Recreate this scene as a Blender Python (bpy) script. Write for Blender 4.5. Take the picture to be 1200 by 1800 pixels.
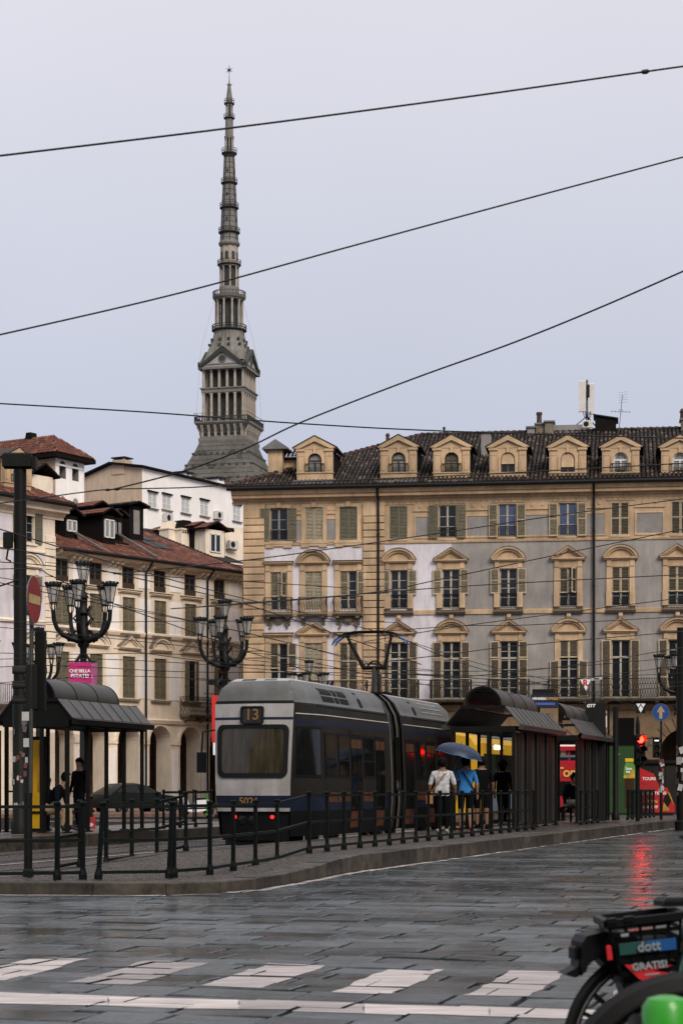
import bpy, bmesh, math, random
from mathutils import Vector, Matrix

random.seed(11)
sc = bpy.context.scene
for _o in list(bpy.data.objects):
    bpy.data.objects.remove(_o)
COL = sc.collection
R = math.radians
PI = math.pi

# ------------------------------------------------------------------ camera
CAM_H, FPX, HY = 1.25, 3500.0, 1385.0      # eye height (m), focal length and horizon row in photo pixels
cd = bpy.data.cameras.new('camera')
cam = bpy.data.objects.new('camera', cd)
COL.objects.link(cam)
cam.location = (0, 0, CAM_H)
cam.rotation_euler = (R(90), 0, 0)
cd.sensor_fit = 'AUTO'
cd.sensor_width = 36.0
cd.lens = 70.0
cd.shift_y = (HY - 900.0) / 1800.0
cd.clip_start = 0.1
cd.clip_end = 6000
cd.dof.use_dof = True
cd.dof.focus_distance = 55.0
cd.dof.aperture_fstop = 7.1
sc.camera = cam

# ------------------------------------------------------------------ sky: overcast deck with a little Nishita in it
SUN_AZ, SUN_EL = R(154), R(38)             # azimuth clockwise from +Y: behind the camera, to the right
wd = bpy.data.worlds.new('World')
sc.world = wd
wd.use_nodes = True
wn = wd.node_tree.nodes
wl = wd.node_tree.links
wn.clear()
w_out = wn.new('ShaderNodeOutputWorld')
w_bg = wn.new('ShaderNodeBackground')
w_sky = wn.new('ShaderNodeTexSky')
w_sky.sky_type = 'NISHITA'
w_sky.sun_disc = False
w_sky.sun_elevation = SUN_EL
w_sky.sun_rotation = SUN_AZ
w_sky.dust_density = 3.0
w_hsv = wn.new('ShaderNodeHueSaturation')
w_hsv.inputs['Saturation'].default_value = 0.3
w_hsv.inputs['Value'].default_value = 0.055
w_tc = wn.new('ShaderNodeTexCoord')
w_sep = wn.new('ShaderNodeSeparateXYZ')
w_ramp = wn.new('ShaderNodeValToRGB')
w_ramp.color_ramp.elements[0].position = 0.0
w_ramp.color_ramp.elements[0].color = (0.48, 0.525, 0.67, 1)
w_ramp.color_ramp.elements[1].position = 1.0
w_ramp.color_ramp.elements[1].color = (1.10, 1.08, 1.10, 1)
_e = w_ramp.color_ramp.elements.new(0.16)
_e.color = (0.565, 0.605, 0.735, 1)
_e = w_ramp.color_ramp.elements.new(0.36)
_e.color = (0.74, 0.742, 0.825, 1)
w_mix = wn.new('ShaderNodeMix')
w_mix.data_type = 'RGBA'
w_mix.inputs['Factor'].default_value = 0.08
w_noise = wn.new('ShaderNodeTexNoise')
w_noise.inputs['Scale'].default_value = 2.2
w_noise.inputs['Detail'].default_value = 4
w_nr = wn.new('ShaderNodeMapRange')
w_nr.inputs['From Min'].default_value = 0.3
w_nr.inputs['From Max'].default_value = 0.7
w_nr.inputs['To Min'].default_value = 0.955
w_nr.inputs['To Max'].default_value = 1.045
w_mul = wn.new('ShaderNodeVectorMath')
w_mul.operation = 'SCALE'
wl.new(w_tc.outputs['Generated'], w_sep.inputs[0])
wl.new(w_sep.outputs['Z'], w_ramp.inputs['Fac'])
wl.new(w_tc.outputs['Generated'], w_noise.inputs['Vector'])
wl.new(w_noise.outputs['Fac'], w_nr.inputs['Value'])
wl.new(w_sky.outputs['Color'], w_hsv.inputs['Color'])
wl.new(w_ramp.outputs['Color'], w_mix.inputs['A'])
wl.new(w_hsv.outputs['Color'], w_mix.inputs['B'])
wl.new(w_mix.outputs['Result'], w_mul.inputs[0])
wl.new(w_nr.outputs['Result'], w_mul.inputs['Scale'])
wl.new(w_mul.outputs['Vector'], w_bg.inputs['Color'])
w_bg.inputs['Strength'].default_value = 0.58
wl.new(w_bg.outputs[0], w_out.inputs['Surface'])

# ------------------------------------------------------------------ one soft sun behind the cloud
sd = bpy.data.lights.new('sun', 'SUN')
sd.energy = 1.5
sd.angle = R(28)
sd.color = (1.0, 0.92, 0.82)
sun = bpy.data.objects.new('sun', sd)
COL.objects.link(sun)
_sv = Vector((math.sin(SUN_AZ) * math.cos(SUN_EL), math.cos(SUN_AZ) * math.cos(SUN_EL), math.sin(SUN_EL)))
sun.rotation_euler = (-_sv).to_track_quat('-Z', 'Y').to_euler()

sc.view_settings.view_transform = 'Standard'
sc.view_settings.look = 'None'
sc.view_settings.exposure = 0.85
sc.view_settings.gamma = 1.0
sc.view_settings.use_curve_mapping = False
sc.render.engine = 'CYCLES'
sc.cycles.max_bounces = 6
sc.cycles.diffuse_bounces = 3
sc.cycles.glossy_bounces = 3
sc.cycles.transmission_bounces = 6
sc.cycles.transparent_max_bounces = 8
sc.cycles.sample_clamp_indirect = 4.0
sc.cycles.use_denoising = True


# ------------------------------------------------------------------ helpers
def P(px, py, d):
    """the point at distance d that stands at photo pixel (px, py)"""
    return Vector(((px - 600.0) / FPX * d, d, CAM_H + (HY - py) / FPX * d))


def G(px, py, z=0.0):
    """the point of the level z that stands at photo pixel (px, py)"""
    d = (CAM_H - z) * FPX / (py - HY)
    return Vector(((px - 600.0) / FPX * d, d, z))


_mats = {}


def mat(name, col, rough=0.7, metal=0.0, var=0.25, scale=3.0, bump=0.0, bscale=30.0, emit=None, estr=0.0,
        rvar=0.0, col2=None, stretch=(1, 1, 1), spec=0.35, coat=0.0, dirt=0.0, alpha=1.0, trans=0.0):
    if name in _mats:
        return _mats[name]
    m = bpy.data.materials.new(name)
    m.use_nodes = True
    nt = m.node_tree
    b = nt.nodes['Principled BSDF']
    b.inputs['Base Color'].default_value = (*col, 1)
    b.inputs['Roughness'].default_value = rough
    b.inputs['Metallic'].default_value = metal
    b.inputs['Specular IOR Level'].default_value = spec
    b.inputs['Coat Weight'].default_value = coat
    b.inputs['Alpha'].default_value = alpha
    b.inputs['Transmission Weight'].default_value = trans
    if emit:
        b.inputs['Emission Color'].default_value = (*emit, 1)
        b.inputs['Emission Strength'].default_value = estr
    tc = nt.nodes.new('ShaderNodeTexCoord')
    mp = nt.nodes.new('ShaderNodeMapping')
    mp.inputs['Scale'].default_value = stretch
    nt.links.new(tc.outputs['Object'], mp.inputs['Vector'])
    if var > 0:
        n = nt.nodes.new('ShaderNodeTexNoise')
        n.inputs['Scale'].default_value = scale
        n.inputs['Detail'].default_value = 6
        n.inputs['Roughness'].default_value = 0.65
        nt.links.new(mp.outputs[0], n.inputs['Vector'])
        rp = nt.nodes.new('ShaderNodeValToRGB')
        c2 = col2 or tuple(c * (1 - var) for c in col)
        c1 = tuple(min(1, c * (1 + var * 0.6)) for c in col)
        rp.color_ramp.elements[0].position = 0.32
        rp.color_ramp.elements[0].color = (*c2, 1)
        rp.color_ramp.elements[1].position = 0.68
        rp.color_ramp.elements[1].color = (*c1, 1)
        nt.links.new(n.outputs['Fac'], rp.inputs['Fac'])
        src = rp.outputs['Color']
        oi = nt.nodes.new('ShaderNodeObjectInfo')
        mr = nt.nodes.new('ShaderNodeMapRange')
        mr.inputs['To Min'].default_value = 1 - var * 0.45
        mr.inputs['To Max'].default_value = 1 + var * 0.3
        nt.links.new(oi.outputs['Random'], mr.inputs['Value'])
        sc_ = nt.nodes.new('ShaderNodeVectorMath')
        sc_.operation = 'SCALE'
        nt.links.new(src, sc_.inputs[0])
        nt.links.new(mr.outputs['Result'], sc_.inputs['Scale'])
        src = sc_.outputs['Vector']
        if dirt > 0:                                   # vertical run-off streaks
            mp2 = nt.nodes.new('ShaderNodeMapping')
            mp2.inputs['Scale'].default_value = (2.2, 2.2, 0.42)
            nt.links.new(tc.outputs['Object'], mp2.inputs['Vector'])
            n2 = nt.nodes.new('ShaderNodeTexNoise')
            n2.inputs['Scale'].default_value = 1.3
            n2.inputs['Detail'].default_value = 7
            n2.inputs['Roughness'].default_value = 0.7
            nt.links.new(mp2.outputs[0], n2.inputs['Vector'])
            r2 = nt.nodes.new('ShaderNodeMapRange')
            r2.inputs['From Min'].default_value = 0.42
            r2.inputs['From Max'].default_value = 0.72
            r2.inputs['To Min'].default_value = 0.0
            r2.inputs['To Max'].default_value = dirt
            nt.links.new(n2.outputs['Fac'], r2.inputs['Value'])
            mx = nt.nodes.new('ShaderNodeMix')
            mx.data_type = 'RGBA'
            nt.links.new(r2.outputs['Result'], mx.inputs['Factor'])
            nt.links.new(src, mx.inputs['A'])
            mx.inputs['B'].default_value = (*[c * 0.30 for c in col], 1)
            src = mx.outputs['Result']
        nt.links.new(src, b.inputs['Base Color'])
        if rvar > 0:
            rr = nt.nodes.new('ShaderNodeMapRange')
            rr.inputs['From Min'].default_value = 0.3
            rr.inputs['From Max'].default_value = 0.7
            rr.inputs['To Min'].default_value = max(0.02, rough - rvar)
            rr.inputs['To Max'].default_value = min(1, rough + rvar)
            nt.links.new(n.outputs['Fac'], rr.inputs['Value'])
            nt.links.new(rr.outputs['Result'], b.inputs['Roughness'])
    if bump > 0:
        nb = nt.nodes.new('ShaderNodeTexNoise')
        nb.inputs['Scale'].default_value = bscale
        nb.inputs['Detail'].default_value = 5
        nt.links.new(mp.outputs[0], nb.inputs['Vector'])
        bp = nt.nodes.new('ShaderNodeBump')
        bp.inputs['Strength'].default_value = bump
        bp.inputs['Distance'].default_value = 0.02
        nt.links.new(nb.outputs['Fac'], bp.inputs['Height'])
        nt.links.new(bp.outputs['Normal'], b.inputs['Normal'])
    _mats[name] = m
    return m


class MB:
    """collects faces; build() links them as one mesh object"""

    def __init__(s):
        s.v, s.f, s.m, s.mats = [], [], [], []

    def mi(s, m):
        if m not in s.mats:
            s.mats.append(m)
        return s.mats.index(m)

    def face(s, pts, m):
        n = len(s.v)
        s.v.extend([tuple(p) for p in pts])
        s.f.append(list(range(n, n + len(pts))))
        s.m.append(s.mi(m))
        return s

    def mesh(s, verts, faces, m):
        n = len(s.v)
        k = s.mi(m)
        s.v.extend([tuple(p) for p in verts])
        for f in faces:
            s.f.append([n + i for i in f])
            s.m.append(k)
        return s

    def box(s, x0, x1, y0, y1, z0, z1, m):
        v = [(x0, y0, z0), (x1, y0, z0), (x1, y1, z0), (x0, y1, z0), (x0, y0, z1), (x1, y0, z1), (x1, y1, z1), (x0, y1, z1)]
        return s.mesh(v, [(0, 3, 2, 1), (4, 5, 6, 7), (0, 1, 5, 4), (1, 2, 6, 5), (2, 3, 7, 6), (3, 0, 4, 7)], m)

    def slab(s, x0, x1, y0, y1, z0, z1, m, c=0.01):
        """box with a chamfered top"""
        v = [(x0, y0, z0), (x1, y0, z0), (x1, y1, z0), (x0, y1, z0),
             (x0, y0, z1 - c), (x1, y0, z1 - c), (x1, y1, z1 - c), (x0, y1, z1 - c),
             (x0 + c, y0 + c, z1), (x1 - c, y0 + c, z1), (x1 - c, y1 - c, z1), (x0 + c, y1 - c, z1)]
        f = [(8, 9, 10, 11)]
        for a in range(4):
            b = (a + 1) % 4
            f += [(a, b, b + 4, a + 4), (a + 4, b + 4, b + 8, a + 8)]
        return s.mesh(v, f, m)

    def bevel_front(s, x0, x1, z0, z1, yb, yf, c, m):
        """a block proud of a wall: back at yb, front at yf (yf < yb), chamfered front edges"""
        v = [(x0, yb, z0), (x1, yb, z0), (x1, yb, z1), (x0, yb, z1),
             (x0, yf + c, z0), (x1, yf + c, z0), (x1, yf + c, z1), (x0, yf + c, z1),
             (x0 + c, yf, z0 + c), (x1 - c, yf, z0 + c), (x1 - c, yf, z1 - c), (x0 + c, yf, z1 - c)]
        f = [(8, 9, 10, 11)]
        for a in range(4):
            b = (a + 1) % 4
            f += [(a, b, b + 4, a + 4), (a + 4, b + 4, b + 8, a + 8)]
        return s.mesh(v, f, m)

    def prism(s, pts, lo, hi, m, axis='y', cap=True):
        """polygon (x,z) extruded along y, or (x,y) along z, or (y,z) along x"""
        def mk(p, a):
            return (p[0], a, p[1]) if axis == 'y' else ((p[0], p[1], a) if axis == 'z' else (a, p[0], p[1]))
        n = len(pts)
        v = [mk(p, lo) for p in pts] + [mk(p, hi) for p in pts]
        f = [(i, (i + 1) % n, n + (i + 1) % n, n + i) for i in range(n)]
        if cap:
            f += [tuple(range(n - 1, -1, -1)), tuple(range(n, 2 * n))]
        return s.mesh(v, f, m)

    def strip(s, a, b, lo, hi, m, axis='y'):
        """solid between two polylines a and b (same length) of (x,z), extruded along the axis"""
        for i in range(len(a) - 1):
            s.prism([a[i], a[i + 1], b[i + 1], b[i]], lo, hi, m, axis)
        return s

    def tube(s, pts, r, m, n=8, cap=True):
        pts = [Vector(p) for p in pts]
        rr = r if isinstance(r, (list, tuple)) else [r] * len(pts)
        base = len(s.v)
        k = s.mi(m)
        up = None
        for i, p in enumerate(pts):
            t = (pts[min(i + 1, len(pts) - 1)] - pts[max(i - 1, 0)])
            if t.length < 1e-9:
                t = Vector((0, 0, 1))
            t.normalize()
            if up is None:
                up = Vector((0, 0, 1)) if abs(t.z) < 0.9 else Vector((1, 0, 0))
            a = t.cross(up)
            if a.length < 1e-6:
                a = t.cross(Vector((0, 1, 0)))
            a.normalize()
            up = a.cross(t).normalized()
            for j in range(n):
                an = 2 * PI * j / n
                s.v.append(tuple(p + (a * math.cos(an) + up * math.sin(an)) * rr[i]))
        for i in range(len(pts) - 1):
            for j in range(n):
                j2 = (j + 1) % n
                s.f.append([base + i * n + j, base + i * n + j2, base + (i + 1) * n + j2, base + (i + 1) * n + j])
                s.m.append(k)
        if cap:
            s.f.append([base + j for j in range(n - 1, -1, -1)])
            s.m.append(k)
            e = base + (len(pts) - 1) * n
            s.f.append([e + j for j in range(n)])
            s.m.append(k)
        return s

    def bar(s, a, b, w, h, m):
        """square bar from a to b"""
        a, b = Vector(a), Vector(b)
        t = (b - a).normalized()
        up = Vector((0, 0, 1)) if abs(t.z) < 0.95 else Vector((0, 1, 0))
        x = t.cross(up).normalized() * (w / 2)
        y = x.cross(t).normalized() * (h / 2)
        v = [a - x - y, a + x - y, a + x + y, a - x + y, b - x - y, b + x - y, b + x + y, b - x + y]
        return s.mesh(v, [(0, 3, 2, 1), (4, 5, 6, 7), (0, 1, 5, 4), (1, 2, 6, 5), (2, 3, 7, 6), (3, 0, 4, 7)], m)

    def lathe(s, prof, n, m, c=(0, 0, 0), rot=0.0, cap=True):
        """prof: (r, z) list from the bottom up"""
        base = len(s.v)
        k = s.mi(m)
        for r_, z in prof:
            for j in range(n):
                an = rot + 2 * PI * j / n
                s.v.append((c[0] + r_ * math.cos(an), c[1] + r_ * math.sin(an), c[2] + z))
        for i in range(len(prof) - 1):
            for j in range(n):
                j2 = (j + 1) % n
                s.f.append([base + i * n + j, base + i * n + j2, base + (i + 1) * n + j2, base + (i + 1) * n + j])
                s.m.append(k)
        if cap:
            s.f.append([base + j for j in range(n - 1, -1, -1)])
            s.m.append(k)
            e = base + (len(prof) - 1) * n
            s.f.append([e + j for j in range(n)])
            s.m.append(k)
        return s

    def sq_lathe(s, prof, m, c=(0, 0)):
        """square section; prof: (half width, z)"""
        return s.lathe([(h * math.sqrt(2), z) for h, z in prof], 4, m, (c[0], c[1], 0), PI / 4)

    def data(s, name, smooth=False):
        me = bpy.data.meshes.new(name)
        me.from_pydata(s.v, [], s.f)
        for m in s.mats:
            me.materials.append(m)
        me.polygons.foreach_set('material_index', s.m)
        if smooth:
            me.polygons.foreach_set('use_smooth', [True] * len(s.f))
        bm = bmesh.new()
        bm.from_mesh(me)
        if smooth:
            bmesh.ops.remove_doubles(bm, verts=bm.verts, dist=1e-5)
        bmesh.ops.recalc_face_normals(bm, faces=bm.faces)
        bm.to_mesh(me)
        bm.free()
        if smooth:
            try:
                me.set_sharp_from_angle(angle=R(40))
            except Exception:
                pass
        me.update()
        return me

    def build(s, name, parent=None, loc=(0, 0, 0), rot=(0, 0, 0), smooth=False):
        return put(s.data(name, smooth), name, parent, loc, rot)


def put(me, name, parent=None, loc=(0, 0, 0), rot=(0, 0, 0), scale=(1, 1, 1)):
    o = bpy.data.objects.new(name, me)
    COL.objects.link(o)
    o.parent = parent
    o.location = loc
    o.rotation_euler = rot
    o.scale = scale
    return o


def tag(o, label=None, cat=None, group=None, kind=None):
    if label:
        o['label'] = label
    if cat:
        o['category'] = cat
    if group:
        o['group'] = group
    if kind:
        o['kind'] = kind
    return o


def thing(name, label, cat, loc=(0, 0, 0), rz=0.0, group=None):
    o = bpy.data.objects.new(name, None)
    COL.objects.link(o)
    o.location = loc
    o.rotation_euler = (0, 0, rz)
    o.empty_display_size = 0.2
    return tag(o, label, cat, group)


def copy_tree(o, parent=None):
    c = o.copy()
    COL.objects.link(c)
    c.parent = parent
    for ch in list(o.children):
        copy_tree(ch, c)
    return c


def part(name, parent, fn, *a, smooth=False, loc=(0, 0, 0), rot=(0, 0, 0), **k):
    b = MB()
    getattr(b, fn)(*a, **k)
    return b.build(name, parent, loc, rot, smooth)


def text_mesh(txt, size, m, depth=0.004, align='CENTER', bold=0.0, shear=0.0, space=1.0):
    cu = bpy.data.curves.new('lettering', 'FONT')
    cu.body = txt
    cu.size = size
    cu.align_x = align
    cu.align_y = 'CENTER'
    cu.extrude = depth
    cu.offset = bold
    cu.shear = shear
    cu.space_character = space
    cu.resolution_u = 3
    o = bpy.data.objects.new('lettering', cu)
    COL.objects.link(o)
    dg = bpy.context.evaluated_depsgraph_get()
    me = bpy.data.meshes.new_from_object(o.evaluated_get(dg))
    bpy.data.objects.remove(o)
    bpy.data.curves.remove(cu)
    me.materials.clear()
    me.materials.append(m)
    return me


def lettering(txt, size, m, parent, loc, rot=(R(90), 0, 0), name='lettering', **k):
    """text that stands upright and faces the parent's -y"""
    return put(text_mesh(txt, size, m, **k), name, parent, loc, rot)


def clip_poly(poly, rect):
    """Sutherland-Hodgman: polygon (x,y) inside an axis aligned rect (x0,x1,y0,y1)"""
    for ax, lim, sg in ((0, rect[0], 1), (0, rect[1], -1), (1, rect[2], 1), (1, rect[3], -1)):
        out = []
        for i in range(len(poly)):
            a, b = poly[i - 1], poly[i]
            da, db = sg * (a[ax] - lim), sg * (b[ax] - lim)
            if (da >= 0) != (db >= 0):
                t = da / (da - db)
                out.append((a[0] + (b[0] - a[0]) * t, a[1] + (b[1] - a[1]) * t))
            if db >= 0:
                out.append(b)
        poly = out
        if len(poly) < 3:
            return []
    return poly
# ================================================================== materials of the ground
def wet_mat(name, col, r0, r1, nscale=0.9, stretch=(1, 1, 1), bump=0.25, bscale=14, var=0.5, dist=0.006, spec=0.5):
    m = bpy.data.materials.new(name)
    m.use_nodes = True
    nt = m.node_tree
    b = nt.nodes['Principled BSDF']
    b.inputs['Specular IOR Level'].default_value = spec
    ge = nt.nodes.new('ShaderNodeNewGeometry')
    mp = nt.nodes.new('ShaderNodeMapping')
    mp.inputs['Rotation'].default_value = (0, 0, R(16))
    mp.inputs['Scale'].default_value = stretch
    nt.links.new(ge.outputs['Position'], mp.inputs['Vector'])
    oi = nt.nodes.new('ShaderNodeObjectInfo')

    def noise(scale, detail, rough=0.6):
        n = nt.nodes.new('ShaderNodeTexNoise')
        n.inputs['Scale'].default_value = scale
        n.inputs['Detail'].default_value = detail
        n.inputs['Roughness'].default_value = rough
        nt.links.new(mp.outputs[0], n.inputs['Vector'])
        return n

    def rng(src, a, b_, c, d_):
        r_ = nt.nodes.new('ShaderNodeMapRange')
        for k, v_ in zip(('From Min', 'From Max', 'To Min', 'To Max'), (a, b_, c, d_)):
            r_.inputs[k].default_value = v_
        nt.links.new(src, r_.inputs['Value'])
        return r_.outputs['Result']
    big, fine = noise(nscale, 5), noise(bscale, 6, 0.7)
    rgh = rng(big.outputs['Fac'], 0.34, 0.66, r0, r1)
    ro = rng(oi.outputs['Random'], 0, 1, -0.04, 0.10)
    ad = nt.nodes.new('ShaderNodeMath')
    nt.links.new(rgh, ad.inputs[0])
    nt.links.new(ro, ad.inputs[1])
    nt.links.new(ad.outputs[0], b.inputs['Roughness'])
    mx = nt.nodes.new('ShaderNodeMix')
    mx.data_type = 'RGBA'
    mx.inputs['A'].default_value = (*[c * (1 - var) for c in col], 1)
    mx.inputs['B'].default_value = (*[c * (1 + var * 0.6) for c in col], 1)
    nt.links.new(rng(fine.outputs['Fac'], 0.3, 0.7, 0, 1), mx.inputs['Factor'])
    vs = nt.nodes.new('ShaderNodeVectorMath')
    vs.operation = 'SCALE'
    nt.links.new(mx.outputs['Result'], vs.inputs[0])
    nt.links.new(rng(oi.outputs['Random'], 0, 1, 0.55, 1.5), vs.inputs['Scale'])
    nt.links.new(vs.outputs['Vector'], b.inputs['Base Color'])
    grit = noise(bscale * 7, 3, 0.6)
    hsum = nt.nodes.new('ShaderNodeMath')
    hsum.operation = 'MULTIPLY_ADD'
    hsum.inputs[1].default_value = 0.35
    nt.links.new(grit.outputs['Fac'], hsum.inputs[0])
    nt.links.new(fine.outputs['Fac'], hsum.inputs[2])
    bp = nt.nodes.new('ShaderNodeBump')
    bp.inputs['Strength'].default_value = bump
    bp.inputs['Distance'].default_value = dist
    nt.links.new(hsum.outputs[0], bp.inputs['Height'])
    nt.links.new(bp.outputs['Normal'], b.inputs['Normal'])
    return m


M_SLAB = wet_mat('wet_stone_slab', (0.046, 0.056, 0.060), 0.04, 0.34, 0.6, (0.9, 1.1, 1), 0.45, 7, 0.75, 0.008)
M_JOINT = wet_mat('joint_grit', (0.008, 0.007, 0.006), 0.7, 0.9, 3, spec=0.1)
M_ASPH = wet_mat('wet_asphalt', (0.05, 0.048, 0.046), 0.14, 0.45, 0.25, (0.5, 1.2, 1), 0.4, 6)
M_SETT = wet_mat('wet_cobble', (0.036, 0.028, 0.022), 0.2, 0.55, 1.4, (1, 1, 1), 0.5, 18, 0.6, 0.008)
M_KERB = wet_mat('wet_kerb_stone', (0.040, 0.033, 0.025), 0.3, 0.7, 1.8, (1, 1, 1), 0.5, 4, 0.85, 0.008, 0.3)
M_PAVE = wet_mat('wet_pavement', (0.06, 0.049, 0.041), 0.2, 0.5, 0.8, (1, 1, 1), 0.3, 8)
M_PAINT = wet_mat('worn_road_paint', (0.40, 0.355, 0.34), 0.3, 0.6, 1.2, (0.30, 3.2, 1), 0.5, 4, 0.62, 0.004)
M_RAIL = mat('rail_steel', (0.28, 0.27, 0.26), 0.28, 1.0, 0.3, 4)

# ------------------------------------------------------------------ ground to the horizon
part('ground', None, 'face', [(-2500, -200, -0.09), (2500, -200, -0.09), (2500, 4000, -0.09), (-2500, 4000, -0.09)], M_ASPH)['kind'] = 'structure'

KERB = [(-14, 24.3), (-9, 23.8), (-4.2, 23.4), (-2.9, 23.28), (-2.05, 23.32), (-1.45, 23.75), (-1.05, 24.6), (-0.78, 25.7), (-0.42, 27.2), (0, 29.2)]
for _t in range(1, 10):
    KERB.append((0.3134 * 5.0 * _t, 29.2 + 5.0 * _t))


def plat_h(y):
    return 0.14 if y < 26.2 else (0.25 if y > 30.2 else 0.14 + 0.11 * (y - 26.2) / 4.0)


def inside(x, y, poly):
    c = False
    for i in range(len(poly)):
        (x1, y1), (x2, y2) = poly[i - 1], poly[i]
        if (y1 > y) != (y2 > y) and x < (x2 - x1) * (y - y1) / (y2 - y1) + x1:
            c = not c
    return c


BEHIND_KERB = KERB + [(-60, KERB[-1][1]), (-60, 24.5)]

# ------------------------------------------------------------------ road of big wet stone slabs
RA = R(16)
cR, sR = math.cos(RA), math.sin(RA)


def to_road(x, y):
    return x * cR - y * sR, x * sR + y * cR


def from_road(a, b):
    return a * cR + b * sR, -a * sR + b * cR


road = part('road', None, 'face', [(*to_road(x, y), -0.035) for x, y in ((-30, -6), (40, -6), (60, 96), (-30, 96))], M_JOINT)
road.rotation_euler = (0, 0, -RA)
tag(road, kind='structure')
rnd = random.Random(5)
slabs = []
b0 = 4.0
while b0 < 84:
    hh = rnd.uniform(0.36, 0.50)
    a0 = -32.0 + rnd.uniform(0, 1)
    while a0 < 12:
        ww = rnd.uniform(0.42, 0.80)
        cx, cy = from_road(a0 + ww / 2, b0 + hh / 2)
        if 6.2 < cy < 80 and abs(cx) < 0.1715 * cy + 1.6 and not inside(cx + 0.45, cy - 0.1, BEHIND_KERB):
            slabs.append((a0, a0 + ww, b0, b0 + hh, cy))
        a0 += ww
    b0 += hh
slabs.sort(key=lambda q: q[4] + (30 if abs(from_road((q[0] + q[1]) / 2, (q[2] + q[3]) / 2)[0]) > 0.172 * q[4] + 0.2 or q[4] < 10 else 0))
SLAB_TOP = []
far = MB()
for i, (x0, x1, y0, y1, cy) in enumerate(slabs):
    g, gx = 0.008, 0.013
    tx, ty, tz = rnd.gauss(0, 0.0080), rnd.gauss(0, 0.0120), rnd.uniform(-0.010, 0.0)
    xm, ym = (x0 + x1) / 2, (y0 + y1) / 2
    jit = [(rnd.uniform(0, 0.010), rnd.uniform(0, 0.006)) for _ in range(4)]
    v = []
    for lv in range(3):
        ins = 0.006 if lv == 2 else 0.0
        for k, (xx, yy) in enumerate(((x0, y0), (x1, y0), (x1, y1), (x0, y1))):
            sx = 1 if k in (0, 3) else -1
            sy = 1 if k in (0, 1) else -1
            px_, py_ = xx + sx * (gx + jit[k][0] + ins), yy + sy * (g + jit[k][1] + ins)
            zz = -0.06 if lv == 0 else (tz + tx * (px_ - xm) + ty * (py_ - ym) - (0.007 if lv == 1 else 0))
            v.append((px_, py_, zz))
    fc = [(8, 9, 10, 11)]
    for a in range(4):
        b = (a + 1) % 4
        fc += [(a, b, b + 4, a + 4), (a + 4, b + 4, b + 8, a + 8)]
    SLAB_TOP.append((x0 + 0.006, x1 - 0.006, y0 + 0.002, y1 - 0.002, tz, tx, ty, xm, ym))
    if i < 300:
        b_ = MB().mesh(v, fc, M_SLAB)
        b_.build('paving_slab', road)
    else:
        far.mesh(v, fc, M_SLAB)
far.build('paving_slabs_beyond', road)['kind'] = 'stuff'


def paint(name, poly_world):
    """a painted marking that lies on the slabs and breaks at their joints"""
    poly = [to_road(*p) for p in poly_world]
    bx0, bx1 = min(p[0] for p in poly), max(p[0] for p in poly)
    by0, by1 = min(p[1] for p in poly), max(p[1] for p in poly)
    mb = MB()
    for (x0, x1, y0, y1, tz, tx, ty, xm, ym) in SLAB_TOP:
        if x1 < bx0 or x0 > bx1 or y1 < by0 or y0 > by1:
            continue
        q = clip_poly(poly, (x0, x1, y0, y1))
        if len(q) >= 3:
            mb.face([(p[0], p[1], tz + tx * (p[0] - xm) + ty * (p[1] - ym) + 0.0025) for p in q], M_PAINT)
    if mb.f:
        return mb.build(name, road)


def gxy(px, py):
    p = G(px, py)
    return (p.x, p.y)


def rag(poly, amp, rr=random.Random(3)):
    """worn outline: the sides of a marking wander a little"""
    out = []
    for i in range(len(poly)):
        a, b = poly[i], poly[(i + 1) % len(poly)]
        n = max(1, int(math.hypot(b[0] - a[0], b[1] - a[1]) / 0.22))
        for k in range(n):
            t = k / n
            j = amp if k else 0
            out.append((a[0] + (b[0] - a[0]) * t + rr.uniform(-j, j), a[1] + (b[1] - a[1]) * t + rr.uniform(-j, j)))
    return out


for q in (((52, 1685), (159, 1684), (10, 1722), (-100, 1722)), ((262, 1688), (367, 1691), (233, 1730), (118, 1727)),
          ((470, 1694), (572, 1696), (460, 1737), (352, 1733)), ((683, 1701), (781, 1704), (688, 1747), (581, 1743)),
          ((896, 1708), (995, 1709), (928, 1752), (813, 1750)), ((1108, 1713), (1215, 1715), (1180, 1758), (1066, 1756))):
    paint('crosswalk_stripe', rag([gxy(*p) for p in q], 0.022))
for xa, xb in ((-60, 190), (190, 420), (420, 640), (640, 860), (860, 1080), (1080, 1300)):
    ya, yb = 1744 + 0.0287 * xa, 1744 + 0.0287 * xb
    paint('crosswalk_line', rag([gxy(xa, ya), gxy(xb, yb), gxy(xb, yb + 18), gxy(xa, ya + 18)], 0.012))
for i in range(1, len(KERB) - 1):
    (xa, ya), (xb, yb) = KERB[i], KERB[i + 1]
    L = math.hypot(xb - xa, yb - ya)
    nx, ny = (yb - ya) / L, -(xb - xa) / L
    (xp, yp) = KERB[i - 1]
    w0, w1 = 0.05, 0.17
    paint('kerb_line', rag([(xa + nx * w0, ya + ny * w0), (xb + nx * w0, yb + ny * w0), (xb + nx * w1, yb + ny * w1), (xa + nx * w1, ya + ny * w1)], 0.012))

# ------------------------------------------------------------------ tram platform between road and track
TA = R(16.6)
cT, sT = math.cos(TA), math.sin(TA)
TRAM0 = Vector((-1.763, 38.877, 0))        # front centre of the tram on the ground


def trk(a, s, z=0.0):
    """a point beside (a) and along (s) the tram's track"""
    return Vector((TRAM0.x + a * cT + s * sT, TRAM0.y - a * sT + s * cT, z))


def to_trk(x, y):
    dx, dy = x - TRAM0.x, y - TRAM0.y
    return dx * cT - dy * sT, dx * sT + dy * cT


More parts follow.
